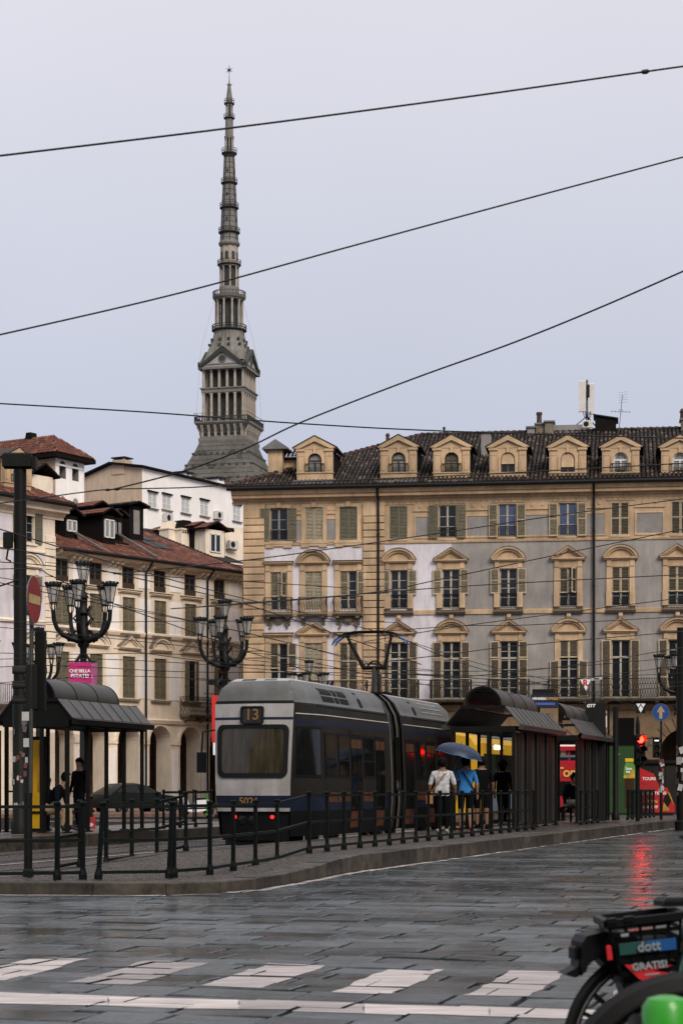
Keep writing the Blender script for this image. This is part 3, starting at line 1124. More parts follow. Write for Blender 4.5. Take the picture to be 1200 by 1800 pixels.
def dormer(parent, cx, y, z, W, zs, style='curtain', depth=3.0, sl=None, hood=True):
    """stone dormer with an arched window; its foot at (cx, y, z)"""
    H = zs
    o = MB()
    hw = W / 2
    r, wz = 0.36, 0.5                   # arch radius, sill height
    sp = H - 0.62                       # springing
    o.box(-hw, hw, 0, 0.3, 0, wz - 0.06, M_ORANGE)
    o.box(-hw - 0.04, hw + 0.04, -0.05, 0.3, wz - 0.058, wz - 0.004, M_ORANGE)
    for s_ in (-1, 1):
        xa, xb = sorted((s_ * hw, s_ * (hw - 0.36)))
        o.box(xa, xb, -0.04, 0.3, wz, H - 0.16, M_ORANGE)
        o.box(xa + 0.09, xb - 0.09, -0.062, -0.042, wz + 0.08, H - 0.52, M_ORANGE)
        o.box(xa - 0.05, xb + 0.05, -0.10, 0.3, H - 0.158, H - 0.04, M_ORANGE)
        o.box(xa, xb, -0.055, -0.041, H - 0.42, H - 0.37, M_ORANGE)
    ap = arch_pts(0, sp, r)
    iw = hw - 0.362
    full = [(-r, wz)] + ap + [(r, wz)]
    top = [(-iw, wz)] + [(-iw + 2 * iw * k / 12, H + 0.12) for k in range(13)] + [(iw, wz)]
    o.strip(full, top, 0.02, 0.3, M_ORANGE)
    ao = arch_pts(0, sp, r + 0.13)
    o.strip([(-r, wz)] + ap + [(r, wz)], [(-r - 0.13, wz)] + ao + [(r + 0.13, wz)], -0.025, 0.018, M_ORANGE)
    o.box(-0.07, 0.07, -0.07, -0.027, sp + r - 0.01, sp + r + 0.27, M_ORANGE)
    # raking pediment, open below
    rise = 0.52
    out = [(-hw - 0.16, H - 0.04), (0, H + rise + 0.05), (hw + 0.16, H - 0.04)]
    inn_ = [(-hw - 0.10, H - 0.20 + 0.16), (0, H + rise - 0.16), (hw + 0.10, H - 0.20 + 0.16)]
    out = [(-hw - 0.18, H), (0, H + rise + 0.08), (hw + 0.18, H)]
    inn_ = [(-hw + 0.12, H - 0.035), (0, H + rise - 0.17), (hw - 0.12, H - 0.035)]
    o.strip(inn_, out, -0.13, 0.3, M_ORANGE)
    o.prism([(-iw, H + 0.11), (-hw + 0.1, H - 0.037), (hw - 0.1, H - 0.037), (0, H + rise - 0.17)] if False else
            [(-hw + 0.14, H - 0.036), (hw - 0.14, H - 0.036), (0, H + rise - 0.18)], 0.0, 0.28, M_ORANGE)
    d = o.build('dormer', parent, (cx, y, z))
    # cheeks and little roof
    c = MB()
    for s_ in (-1, 1):
        xx = s_ * (hw - 0.01)
        c.prism([(0.302, 0), (0.302, H - 0.04), (depth, H - 0.04), (depth, 0.45 * depth)], min(xx, xx - s_ * 0.08), max(xx, xx - s_ * 0.08), M_UNDER, 'x')
    c.build('cheek', d)
    f = MB()
    for s_ in (-1, 1):
        f.mesh([(0, -0.14, H + rise + 0.09), (s_ * (hw + 0.22), -0.14, H + 0.0), (s_ * (hw + 0.22), depth, H), (0, depth + 0.6, H + rise + 0.09),
                (0, -0.14, H + rise + 0.15), (s_ * (hw + 0.24), -0.14, H + 0.055), (s_ * (hw + 0.24), depth, H + 0.055), (0, depth + 0.6, H + rise + 0.15)],
               [(0, 1, 2, 3), (4, 5, 6, 7), (0, 1, 5, 4), (1, 2, 6, 5)], M_TILE[0])
    f.build('roof', d)
    # window
    wn_ = MB()
    fm = M_WHITEP if style in ('white', 'white2') else M_SHUT_D
    gm = {'curtain': M_CURTAIN, 'dark': M_SHUT_G, 'white': M_CURTAIN, 'white2': M_CURTAIN, 'blind': M_GLASS, 'blind2': M_GLASS, 'plain': M_CURTAIN}[style]
    ri = r - 0.07
    wn_.strip([(-ri, wz)] + arch_pts(0, sp, ri) + [(ri, wz)], [(-r, wz)] + ap + [(r, wz)], 0.12, 0.19, fm)
    wn_.box(-0.04, 0.04, 0.11, 0.18, wz, sp + (ri if style == 'dark' else 0), fm)
    wn_.box(-ri, ri, 0.112, 0.182, sp - 0.05, sp + 0.03, fm)
    w_ = wn_.build('window', d)
    gl = MB()
    g_ = [(-ri, wz)] + arch_pts(0, sp, ri) + [(ri, wz)]
    gl.prism(g_, 0.15, 0.158, gm)
    gl.build('pane', d)
    if style in ('blind', 'blind2'):
        zb = wz + (0.42 if style == 'blind' else 0.26)
        gl = MB()
        q = [(-ri - 0.04, zb)] + arch_pts(0, sp, ri + 0.04) + [(ri + 0.04, zb)]
        gl.prism(q, 0.05, 0.10, M_ORANGE)
        gl.build('roller_blind', d)
    if style not in ('blind', 'blind2'):
        put(railing_mesh(1.0, 0.42, 0.08, M_IRON, 10), 'railing', d, (0, 0, wz))
    if style in ('white', 'white2'):
        pb = MB()
        pb.box(-0.2, 0.2, -0.06, 0.06, wz, wz + 0.1, M_RUST)
        rr = random.Random(int(cx * 10))
        for _ in range(60):
            p = Vector((rr.uniform(-0.24, 0.24), rr.uniform(-0.09, 0.08), wz + 0.1 + rr.uniform(0, 0.14)))
            e = Vector((rr.uniform(-1, 1), rr.uniform(-1, 1), rr.uniform(-1, 1))) * 0.05
            e2 = Vector((rr.uniform(-1, 1), rr.uniform(-1, 1), rr.uniform(-1, 1))) * 0.05
            pb.face([p, p + e, p + e2], M_PLANT)
        pb.build('flower_box', d)
    return d


M_PLANT = mat('balcony_plant', (0.035, 0.055, 0.022), 0.7, var=0.5, scale=20)
# ================================================================== the ochre corner palace on the right
FR = Frame(428, 103.0, -8.0)
palace = thing('corner_palace', 'long ochre palace with lilac-white and grey walls, pedimented windows and tiled roof with stone dormers', 'building', FR.loc(), FR.a)
LEN = 32.0


def zr(py, px=790):
    return FR.at(px, py)[1]


Z_GUT, Z_COR, Z_FRZ = zr(850), zr(859), zr(880)
Z_T3 = zr(951)                      # foot of the top storey
Z_B2a, Z_B2b = zr(1080), zr(1072)   # band under the second floor
Z_BAL = zr(1229)                    # first floor balcony
xq1, xq2, xq3 = FR.x(465), FR.x(638), FR.x(676)
x_white = FR.x(793)
R3 = [(490, 'left', M_SHUT_G), (552, 'closed', M_SHUT_L), (612, 'closed', M_SHUT_G), (700, 'closed', M_SHUT_G), (786, 'open', M_SHUT_G),
      (891, 'open', M_SHUT_O), (997, 'open', M_SHUT_O), (1089, 'closed', M_SHUT_D), (1195, 'closed', M_SHUT_D)]
R2 = [(490, 'half', M_SHUT_O, 'flat'), (551, 'closed', M_SHUT_L, 'seg'), (612, 'right', M_SHUT_O, 'flat'), (701, 'open', M_SHUT_O, 'seg'), (792, 'open', M_SHUT_O, 'tri'),
      (893, 'open', M_SHUT_O, 'seg'), (998, 'half', M_SHUT_D, 'tri'), (1090, 'closed', M_SHUT_D, 'seg'), (1189, 'closed', M_SHUT_D, 'tri')]
R1 = [(490, 'half', M_SHUT_D, 'flat'), (551, 'closed', M_SHUT_L, 'tri'), (612, 'closed', M_SHUT_D, 'flat'), (701, 'open', M_SHUT_D, 'tri'), (793, 'open', M_SHUT_D, 'seg'),
      (894, 'open', M_SHUT_D, 'tri'), (999, 'open', M_SHUT_D, 'seg'), (1090, 'open', M_SHUT_D, 'tri'), (1190, 'open', M_SHUT_D, 'seg')]
z3a, z3b = zr(946), zr(888)
z2a, z2b = zr(1070), zr(1001)
z1a, z1b = Z_BAL + 0.02, zr(1128)
holes = []
for px, *_ in R3:
    holes.append((FR.x(px) - 0.45, FR.x(px) + 0.45, z3a, z3b))
for px, *_ in R2:
    holes.append((FR.x(px) - 0.44, FR.x(px) + 0.44, z2a, z2b))
for px, *_ in R1:
    holes.append((FR.x(px) - 0.46, FR.x(px) + 0.46, z1a, z1b))


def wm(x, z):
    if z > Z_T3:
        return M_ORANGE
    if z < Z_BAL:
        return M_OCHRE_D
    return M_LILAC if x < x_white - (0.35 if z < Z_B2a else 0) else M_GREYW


wm.xs = [x_white, x_white - 0.35]
wm.zs = [Z_T3, Z_BAL, Z_B2a]
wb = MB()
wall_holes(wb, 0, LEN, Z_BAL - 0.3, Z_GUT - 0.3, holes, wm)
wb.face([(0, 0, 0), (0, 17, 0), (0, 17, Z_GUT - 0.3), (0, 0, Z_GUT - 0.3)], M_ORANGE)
wb.face([(LEN, 0, 0), (LEN, 17, 0), (LEN, 17, Z_GUT - 0.3), (LEN, 0, Z_GUT - 0.3)], M_ORANGE)
wb.face([(0, 17, 0), (LEN, 17, 0), (LEN, 17, Z_GUT - 0.3), (0, 17, Z_GUT - 0.3)], M_ORANGE)
wb.build('wall', palace)

# rusticated corner strips, block by block
for (xa, xb) in ((0.0, xq1), (xq2, xq3)):
    z = Z_BAL
    n = 26
    hgt = (zr(905) - Z_BAL) / n
    for k in range(n):
        b = MB().bevel_front(xa + 0.003, xb - 0.003, z + 0.022, z + hgt - 0.022, 0.0, -0.13, 0.018, M_ORANGE)
        b.build('rustic_block', palace)
        z += hgt
    MB().box(xa - 0.004, xb + 0.004, -0.07, 0.0, zr(904), Z_FRZ, M_ORANGE).build('pilaster_head', palace)

# bands and cornice
b = MB()
for (xa, xb) in ((xq1 + 0.01, xq2 - 0.01), (xq3 + 0.01, LEN)):
    b.prism([(0, Z_B2a), (-0.06, Z_B2a), (-0.09, Z_B2b - 0.05), (-0.09, Z_B2b), (0, Z_B2b)], xa, xb, M_ORANGE, 'x')
    b.prism([(0, Z_T3 - 0.09), (-0.05, Z_T3 - 0.09), (-0.08, Z_T3), (0, Z_T3 + 0.03)], xa, xb, M_ORANGE, 'x')
b.build('string_course', palace)
b = MB()
prof = [(0, Z_FRZ), (-0.05, Z_FRZ), (-0.05, Z_FRZ + 0.10), (-0.16, Z_FRZ + 0.17), (-0.16, Z_FRZ + 0.24), (-0.42, Z_FRZ + 0.27), (-0.42, Z_FRZ + 0.42),
        (-0.50, Z_FRZ + 0.44), (-0.62, Z_FRZ + 0.62), (-0.62, Z_FRZ + 0.68), (0, Z_FRZ + 0.68)]
b.prism(prof, -0.55, LEN, M_ORANGE, 'x')
b.build('cornice', palace)
b = MB()
zd = Z_FRZ - 0.16
for k in range(int(LEN / 0.30)):
    b.box(k * 0.30, k * 0.30 + 0.26, -0.035, 0, zd, zd + 0.155, M_ORANGE)
b.build('frieze_blocks', palace)['kind'] = 'stuff'
GUT = MB()
GUT.tube([(-0.75, -0.70, Z_GUT - 0.14), (LEN, -0.70, Z_GUT - 0.14)], 0.11, M_GUTTER, 8)
GUT.box(-0.75, LEN, -0.72, -0.50, Z_GUT - 0.07, Z_GUT - 0.02, M_GUTTER)
GUT.build('gutter', palace)
for px in (665, 1043):
    x = FR.x(px)
    b = MB()
    b.tube([(x, -0.68, Z_GUT - 0.16), (x, -0.55, Z_GUT - 0.45), (x, -0.20, Z_GUT - 0.75), (x, -0.16, Z_GUT - 1.1), (x, -0.16, 0.1)], 0.065, M_GUTTER, 8)
    for z in (5.0, 8.2, 11.4, 14.2):
        b.tube([(x, -0.16, z), (x, -0.16, z + 0.06)], 0.085, M_GUTTER, 8)
    b.build('drainpipe', palace, smooth=True)

# ---- top storey: windows, grey panels, moulded frames
for i, (px, st, sm) in enumerate(R3):
    x = FR.x(px)
    gm = M_GLASSB if px in (891, 997) else M_GLASS
    window(palace, x, z3a, z3b, 0.9, 3, 2, M_WOOD if px != 490 else M_PANEL, gm, 'open' if st == 'left' else st, sm, sm if sm in (M_SHUT_G, M_SHUT_L) else M_SHUT_F, bars=1, sw=0.46)
    if st in ('open', 'left'):
        put(railing_mesh(0.88, 0.5, 0.03, M_IRON, 8), 'railing', palace, (x, 0, z3a + 0.05))
    if px < 640:
        b = MB()
        for (xa, xb, za, zb) in ((-0.66, -0.46, z3a - 0.02, z3b + 0.2), (0.46, 0.66, z3a - 0.02, z3b + 0.2), (-0.46, 0.46, z3b + 0.02, z3b + 0.2)):
            b.box(xa, xb, -0.06, 0, za, zb, M_ORANGE)
        b.box(-0.12, 0.12, -0.11, -0.062, z3b + 0.03, z3b + 0.30, M_ORANGE)
        b.box(-0.74, 0.74, -0.10, 0.0, z3a - 0.16, z3a - 0.022, M_ORANGE)
        b.box(-0.68, -0.26, -0.08, 0.0, z3a - 0.36, z3a - 0.162, M_ORANGE).box(0.26, 0.68, -0.08, 0.0, z3a - 0.36, z3a - 0.162, M_ORANGE)
        b.box(-0.26, 0.26, -0.08, 0.0, z3a - 0.28, z3a - 0.162, M_ORANGE)
        b.build('window_surround', palace, (x, 0, 0))
    else:
        b = MB()
        b.box(-0.5, 0.5, -0.05, 0, z3a - 0.09, z3a - 0.004, M_ORANGE)
        b.build('window_sill', palace, (x, 0, 0))
for (pa, pb) in ((517, 530), (574, 591), (730, 759), (820, 859), (923, 964), (1031, 1061), (1118, 1164)):
    xa, za = FR.at(pa, 946)
    xb, zb = FR.at(pb, 908)
    za, zb = zr(943), zr(908)
    if pb < 640:
        za, zb = zr(946), zr(909)
    MB().box(xa, xb, -0.012, 0, za, zb, M_PANEL).build('wall_panel', palace)
    b = MB()
    t = 0.09
    b.box(xa - t, xa, -0.04, 0, za - t, zb + t, M_ORANGE).box(xb, xb + t, -0.04, 0, za - t, zb + t, M_ORANGE)
    b.box(xa, xb, -0.04, 0, za - t, za, M_ORANGE).box(xa, xb, -0.04, 0, zb, zb + t, M_ORANGE)
    b.build('panel_frame', palace)
    b = MB()
    b.box(xa - 0.12, xb + 0.12, -0.055, 0, zb + 0.28, zb + 0.34, M_ORANGE)
    b.box(xa - 0.08, xb + 0.08, -0.03, 0, zb + 0.345, zr(884), M_ORANGE)
    for k in range(2):
        xm = xa + (xb - xa) * (0.28 + 0.44 * k)
        b.lathe([(0.001, 0), (0.09, 0.0), (0.07, 0.03)], 10, M_ORANGE, (0, 0, 0))
        b.v[-30:] = [(p[0] + xm, -0.032 - p[2], p[1] + zb + 0.52) for p in b.v[-30:]]
    b.build('frieze_panel', palace)

# ---- second floor
for i, (px, st, sm, hd) in enumerate(R2):
    x = FR.x(px)
    left = px < 640
    if st == 'closed' and sm is M_SHUT_L:
        window(palace, x, z2a, z2b, 0.88, 4, 2, shut='closed', sm=sm, sf=sm)
    elif st in ('closed', 'half'):
        window(palace, x, z2a, z2b, 0.88, 4, 2, shut=st, sm=sm, sf=M_SHUT_F, sh=1.27, sz=z2b - 1.27)
    else:
        window(palace, x, z2a, z2b, 0.88, 4, 2, shut=st, sm=sm, sf=M_SHUT_F, sh=1.27, sz=z2b - 1.27, sw=0.44)
    surround(palace, x, z2a, z2b, 0.89, 1.42, M_ORANGE, 0.36, pan=None if left else 0.78)
    zz = z2b + 0.362
    put(hood_mesh(hd, 1.5 if hd == 'flat' else 1.72, 0.60, M_ORANGE, M_STONE), 'window_hood', palace, (x, 0, zz))
    if left:
        balcony(palace, x, zr(1076), 1.42, 0.42, M_STONE, M_RUST, 0.82, 'ogee')
    else:
        balcony(palace, x, zr(1075), 1.40, 0.20, M_STONE, M_RUST, 0.0001 + 0.16, 'bars', 0)
        put(railing_mesh(0.84, 0.62, 0.03, M_IRON, 8, 'ogee'), 'railing', palace, (x, 0.06, z2a + 0.12))
# carved shields under two balconies
for px in (490, 612):
    x, z = FR.at(px, 1091)
    b = MB()
    b.prism([(math.cos(2 * PI * k / 14) * 0.26, 0.08 + math.sin(2 * PI * k / 14) * 0.28) for k in range(14)], -0.12, 0, M_STONE)
    b.prism([(math.cos(2 * PI * k / 12) * 0.17, 0.08 + math.sin(2 * PI * k / 12) * 0.19) for k in range(12)], -0.17, -0.122, M_STONE)
    for s_ in (-1, 1):
        b.tube([(s_ * 0.22, -0.06, 0.16), (s_ * 0.34, -0.07, 0.0), (s_ * 0.36, -0.07, -0.2), (s_ * 0.46, -0.07, -0.34), (s_ * 0.42, -0.07, -0.42)], [0.05, 0.07, 0.06, 0.06, 0.05], M_STONE, 6)
    b.build('carved_shield', palace, (x, 0, z))

# ---- first floor
for i, (px, st, sm, hd) in enumerate(R1):
    x = FR.x(px)
    left = px < 640
    if px == 1090:
        w_ = window(palace, x, z1a, z1b, 0.92, 1, 2, trans=2.05, shut='open', sm=sm, bars=0, sw=0.46)
    elif st == 'closed' and sm is M_SHUT_L:
        window(palace, x, z1a, z1b, 0.92, 4, 2, shut='closed', sm=sm, sf=sm, bars=2)
    elif st == 'half':
        window(palace, x, z1a, z1b, 0.92, 4, 2, shut='right', sm=sm, sh=1.3, sz=z1b - 1.3)
    elif px == 999:
        w_ = window(palace, x, z1a, z1b, 0.92, 6, 2, shut='closed', sm=sm, sh=0.86, sz=z1b - 0.86, bars=0)
        s_ = shutter_mesh(0.46, 1.85, M_SHUT_D, M_SHUT_F, 1)
        put(s_, 'shutter', w_, (-0.95, -0.075, 0.05))
        put(s_, 'shutter', w_, (0.49, -0.085, 0.05))
    else:
        w_ = window(palace, x, z1a, z1b, 0.92, 6, 2, trans=2.05, shut=st, sm=sm, sh=0.86 if st == 'open' else None, sz=(z1b - 0.86) if st == 'open' else None, bars=0 if st == 'open' else 2, sw=0.46)
        if st == 'open':
            s_ = shutter_mesh(0.46, 2.0, M_SHUT_D, M_SHUT_F, 1)
            put(s_, 'shutter', w_, (-0.95, -0.075, 0.0))
            put(s_, 'shutter', w_, (0.49, -0.085, 0.0))
    surround(palace, x, z1a, z1b, 0.93, 1.42, M_ORANGE, 0.36)
    put(hood_mesh(hd, 1.5 if hd == 'flat' else 1.74, 0.60, M_ORANGE, M_STONE), 'window_hood', palace, (x, 0, z1b + 0.362))
    if hd != 'flat' and not left:
        zb_ = z1b + 0.362 + 0.132 + 0.60
        MB().prism([(0, zb_), (-0.10, zb_ + 0.02), (-0.16, zb_ + 0.12), (-0.13, Z_B2a), (0, Z_B2a)], -0.10, 0.10, M_ORANGE, 'x').build('keystone', palace, (x, 0, 0))
for px in (490, 551, 612, 701, 793, 894, 999):
    balcony(palace, FR.x(px), Z_BAL, 2.05, 0.75, M_STONE, M_IRON, 0.95, 'lattice', 2)
xa, xb = FR.x(1057), LEN - 0.5
balcony(palace, (xa + xb) / 2, Z_BAL, xb - xa, 0.8, M_STONE, M_IRON, 0.95, 'lattice', 6)

# ---- portico
AR = []
pc = 1204
k = 0
xs0 = FR.x(1204)
step = 4.55
arches = []
x = xs0 + 4.55
while x > 2.2:
    arches.append((x, 1.28, 2.95))
    x -= step
arches.reverse()
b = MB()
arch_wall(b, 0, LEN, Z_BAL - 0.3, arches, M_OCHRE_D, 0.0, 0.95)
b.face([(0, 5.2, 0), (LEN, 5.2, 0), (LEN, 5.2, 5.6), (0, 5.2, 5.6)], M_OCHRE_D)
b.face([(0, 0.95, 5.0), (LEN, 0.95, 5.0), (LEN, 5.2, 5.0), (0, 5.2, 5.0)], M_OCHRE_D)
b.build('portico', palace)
b = MB()
b.prism([(0, Z_BAL - 0.60), (-0.10, Z_BAL - 0.58), (-0.22, Z_BAL - 0.40), (-0.22, Z_BAL - 0.31), (0, Z_BAL - 0.31)], 0, LEN, M_OCHRE_D, 'x')
b.build('portico_cornice', palace)
# rusticated pier blocks between the arches
for i in range(len(arches) - 1):
    xa, xb = arches[i][0] + 1.28, arches[i + 1][0] - 1.28
    if FR.o.x + xb < 2:
        continue
    z = 0.02
    r_ = 0
    while z < 2.9:
        hh = 0.44
        cuts = [xa + 0.006, (xa + xb) / 2 + (0.28 if r_ % 2 else -0.28), xb - 0.006]
        for q in range(2):
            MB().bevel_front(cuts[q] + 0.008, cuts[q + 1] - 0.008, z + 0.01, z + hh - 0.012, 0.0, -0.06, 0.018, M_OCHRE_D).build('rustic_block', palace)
        z += hh
        r_ += 1
    # wedge stones round the arches
for (cx, rr_, zs) in arches[-3:]:
    n = 13
    for q in range(n):
        a0, a1 = PI * q / n + 0.012, PI * (q + 1) / n - 0.012
        r0, r1 = rr_ + 0.006, rr_ + (0.62 if q != n // 2 else 0.74)
        pts = [(cx - math.cos(a) * r, zs + math.sin(a) * r) for r, a in ((r0, a0), (r1, a0), (r1, a1), (r0, a1))]
        MB().prism(pts, -0.065, 0.0, M_OCHRE_D).build('arch_stone', palace)
# doorway in the pier field and shop lamps inside the portico
xa, za = FR.at(1086, 1262)
xb, _ = FR.at(1114, 1262)
MB().box(xa, xb, -0.09, 0.0, 0, za, M_ROOM).build('door', palace)

# the palace goes on to the right beyond the picture, where the tram's side and the wet ground mirror it
b = MB()
b.box(LEN + 0.01, 72, 0.02, 17, 4.7, Z_GUT - 0.3, M_OCHRE_D)
b.box(LEN + 0.01, 72, 4.0, 17, 0, 4.7, M_OCHRE_D)
for k in range(9):
    b.box(LEN + 0.6 + 4.55 * k, LEN + 2.4 + 4.55 * k, 0.0, 0.9, 0, 4.7, M_OCHRE_D)
for k in range(14):
    for (z0, z1) in ((z1a, z1b), (z2a, z2b), (z3a, z3b)):
        b.box(LEN + 1.2 + 2.8 * k, LEN + 2.2 + 2.8 * k, -0.04, 0.0, z0, z1, M_SHUT_D)
b.mesh([(LEN, -0.7, Z_GUT - 0.1), (72, -0.7, Z_GUT - 0.1), (72, 8.9, Z_GUT + 4.2), (LEN, 8.9, Z_GUT + 4.2)], [(0, 1, 2, 3)], M_TILE[0])
b.build('far_wing', palace)

# ---- roof
Z_E = Z_GUT - 0.06
RD = 8.9
RZ = zr(768)
ridge_z = FR.at(760, 766, RD)[1]
pitch = (ridge_z - Z_E) / (RD + 0.7)
roofb = MB()
ez = Z_E
ry = RD
A0, A1 = (-0.75, -0.72, ez), (LEN, -0.72, ez)
B0, B1 = (RD - 0.6, RD, ridge_z), (LEN, RD, ridge_z)
roofb.face([A0, A1, B1, B0], M_UNDER)
C0, C1 = (-0.75, 17.8, ez), (LEN, 17.8, ez)
roofb.face([A0, B0, C0], M_TILE[1])
roofb.face([C0, B0, B1, C1], M_UNDER)
roof = roofb.build('roof', palace)
tb_ = MB()
sv = Vector((0, RD + 0.72, ridge_z - ez))
tiles(tb_, A0, (1, 0, 0), sv, LEN + 0.7, sv.length, M_TILE,
      keep=lambda a, b_: a - 0.75 > -0.75 + (b_ / sv.length) * (RD + 0.15))
tb_.build('barrel_tiles', roof)['kind'] = 'stuff'
hb = MB()
for k in range(34):
    t0, t1 = k / 34, (k + 1.12) / 34
    p, q = Vector(A0).lerp(Vector(B0), t0), Vector(A0).lerp(Vector(B0), t1)
    hb.tube([p + Vector((0, 0, 0.09)), q + Vector((0, 0, 0.05))], [0.13, 0.10], M_TILER[1] if k % 3 == 0 else M_TILE[2], 6)
for k in range(70):
    x0 = B0[0] + (LEN - B0[0]) * k / 70
    hb.tube([(x0, RD, ridge_z + 0.09), (x0 + 0.40, RD, ridge_z + 0.06)], [0.13, 0.10], M_TILE[k % 3], 6)
hb.build('ridge_tiles', roof)['kind'] = 'stuff'

# dormers stand on the cornice
for px, st in ((553, 'plain'), (700, 'curtain'), (793, 'dark'), (892, 'blind'), (997, 'blind2'), (1090, 'white'), (1194, 'white2')):
    x, z = FR.at(px, 847, 0.1)
    _, zt = FR.at(px, 786 if px > 600 else 788, 0.1)
    dormer(palace, x, 0.1, z, 1.86, zt - z, st)
    MB().box(x - 1.05, x + 1.05, -0.45, 0.12, Z_E - 0.02, z + 0.02, M_LEAD).build('lead_apron', palace)

# chimney stacks and roof clutter that belongs to the house
def chim(name, px0, px1, py0, py1, yc, dep, m, cap=None):
    x0, z0 = FR.at(px0, py1, yc)
    x1, z1 = FR.at(px1, py0, yc)
    b = MB()
    b.box(x0, x1, yc, yc + dep, z0 - 1.2, z1, m)
    if cap == 'slab':
        b.box(x0 - 0.08, x1 + 0.08, yc - 0.08, yc + dep + 0.08, z1, z1 + 0.09, M_LEAD)
    o = b.build(name, palace)
    if cap == 'gable':
        c = MB()
        xm = (x0 + x1) / 2
        c.prism([(x0 - 0.28, z1), (xm + 0.05, z1 + 0.46), (x1 + 0.35, z1), (x1 + 0.35, z1 - 0.06), (x0 - 0.28, z1 - 0.06)], yc - 0.25, yc + dep + 0.25, M_LEAD)
        c.build('metal_cap', o)
    return o


chim('chimney', 471, 496, 788, 835, 1.6, 1.0, M_ORANGE, 'gable')
x0, z0 = FR.at(486, 806, 2.3)
x1, z1 = FR.at(524, 788, 2.3)
b = MB()
b.box(x0, x1, 2.3, 3.4, z0 - 1.6, z0, M_ORANGE)
tiles(b, (x0 - 0.1, 2.0, z0), (1, 0, 0), (0, 1, 0.5), x1 - x0 + 0.2, 1.3, M_TILE)
b.box(x0 - 0.1, x1 + 0.1, 2.05, 3.5, z0 - 0.08, z0 + 0.02, M_UNDER)
b.build('roof_block', palace)
chim('chimney', 845, 862, 761, 800, 4.2, 0.7, M_PANEL, 'slab')
chim('chimney', 926, 939, 752, 763, RD - 0.4, 0.8, M_PANEL, 'slab')
chim('chimney', 941, 956, 746, 760, RD - 0.2, 0.7, M_STONE, 'slab')
chim('chimney', 957, 972, 742, 762, RD - 0.4, 0.8, M_STONE, 'slab')
chim('parapet', 973, 1028, 746, 760, RD - 0.1, 0.5, M_PANEL, None)
chim('chimney', 1196, 1212, 738, 758, RD - 0.5, 0.9, M_STONE, 'slab')
x, z = FR.at(947, 746, RD + 0.1)
MB().lathe([(0.15, -0.1), (0.13, 0.5), (0.17, 0.52), (0.16, 0.66)], 10, M_RUST, (x, RD + 0.1, z)).build('flue_pipe', palace, smooth=True)
x, z = FR.at(1199, 738, RD)
MB().lathe([(0.15, 0), (0.14, 0.4), (0.2, 0.42), (0.1, 0.6)], 10, M_RUST, (x, RD, z)).build('flue_pipe', palace, smooth=True)
x, z = FR.at(780, 767, RD)
MB().lathe([(0.05, -0.3), (0.05, 0.38), (0.09, 0.4), (0.06, 0.52)], 8, M_GUTTER, (x, RD, z)).build('vent_pipe', palace, smooth=True)
x, z = FR.at(681, 769, RD - 1.2)
MB().lathe([(0.10, -0.4), (0.10, 0.1), (0.14, 0.12), (0.05, 0.24)], 8, M_TILER[1], (x, RD - 1.2, z)).build('vent_pipe', palace, smooth=True)
x0, z0 = FR.at(1045, 760, RD - 0.3)
x1, z1 = FR.at(1082, 729, RD - 0.3)
b = MB()
b.prism([(x0, z0 - 0.6), (x1, z0 - 0.6), (x1, z1 - 0.22), (x0, z1)], RD - 0.3, RD + 1.2, M_UNDER)
b.prism([(x0 - 0.1, z1), (x1 + 0.12, z1 - 0.24), (x1 + 0.12, z1 - 0.17), (x0 - 0.1, z1 + 0.07)], RD - 0.4, RD + 1.3, M_GUTTER)
b.build('roof_hut', palace)


def roof_thing(name, label, cat, px, py, yc):
    x, z = FR.at(px, py, yc)
    w = FR.o + FR.ux * x + FR.uy * yc
    return thing(name, label, cat, (w.x, w.y, z), FR.a)


# rooftop phone mast
M_PLASTIC = mat('pale_plastic', (0.62, 0.58, 0.55), 0.5, var=0.12, scale=2)
t = roof_thing('phone_mast', 'white twin-panel phone mast standing on the palace roof ridge', 'antenna', 1031, 738, RD + 0.2)
MB().tube([(0, 0, -0.8), (0, 0, 2.2)], 0.06, M_LEAD, 8).tube([(0, 0, 0.2), (-0.7, 0, -0.35)], 0.03, M_LEAD, 6).tube([(0, 0, 0.2), (0.5, 0.3, -0.35)], 0.03, M_LEAD, 6).build('mast', t)
for (xa, xb, za, zb, yy) in ((-0.46, -0.06, 0.42, 2.12, -0.25), (0.12, 0.40, 0.30, 1.98, -0.12)):
    b = MB()
    b.slab(xa, xb, yy, yy + 0.18, za, zb, M_PLASTIC, 0.04)
    o = b.build('panel', t)
    MB().box(xa + 0.05, xb - 0.05, yy + 0.18, yy + 0.3, za + 0.3, za + 0.4, M_LEAD).box(xa + 0.05, xb - 0.05, yy + 0.18, yy + 0.3, zb - 0.4, zb - 0.3, M_LEAD).build('clamp', t)
b = MB()
for k in range(5):
    b.tube([(-0.2 + 0.1 * k, -0.16, 0.42), (-0.16 + 0.09 * k, -0.1, 0.18), (0.02 * k, 0, 0.0), (0.1, 0.02, -0.3)], 0.02, M_GUTTER, 5)
b.box(0.0, 0.14, -0.22, -0.1, 1.2, 1.9, M_GUTTER)
b.build('cables', t)
t = roof_thing('tv_antenna', 'thin leaning television antenna right of the phone mast', 'antenna', 1086, 755, RD - 0.2)
b = MB()
b.tube([(0, 0, -0.4), (0.22, 0, 1.9)], 0.022, M_LEAD, 6)
b.tube([(0.02, -0.3, 1.03), (0.25, 0.3, 1.10)], 0.014, M_LEAD, 5)
b.build('mast', t)
b = MB()
for k in range(6):
    q = k / 5
    c = Vector((-0.35 + 0.95 * q, 0, 1.0 - 0.06 * q))
    b.tube([c + Vector((0, -0.35, 0.0)), c + Vector((0, 0.35, 0))], 0.008, M_LEAD, 4)
b.tube([(-0.4, 0, 1.0), (0.66, 0, 0.94)], 0.012, M_LEAD, 5)
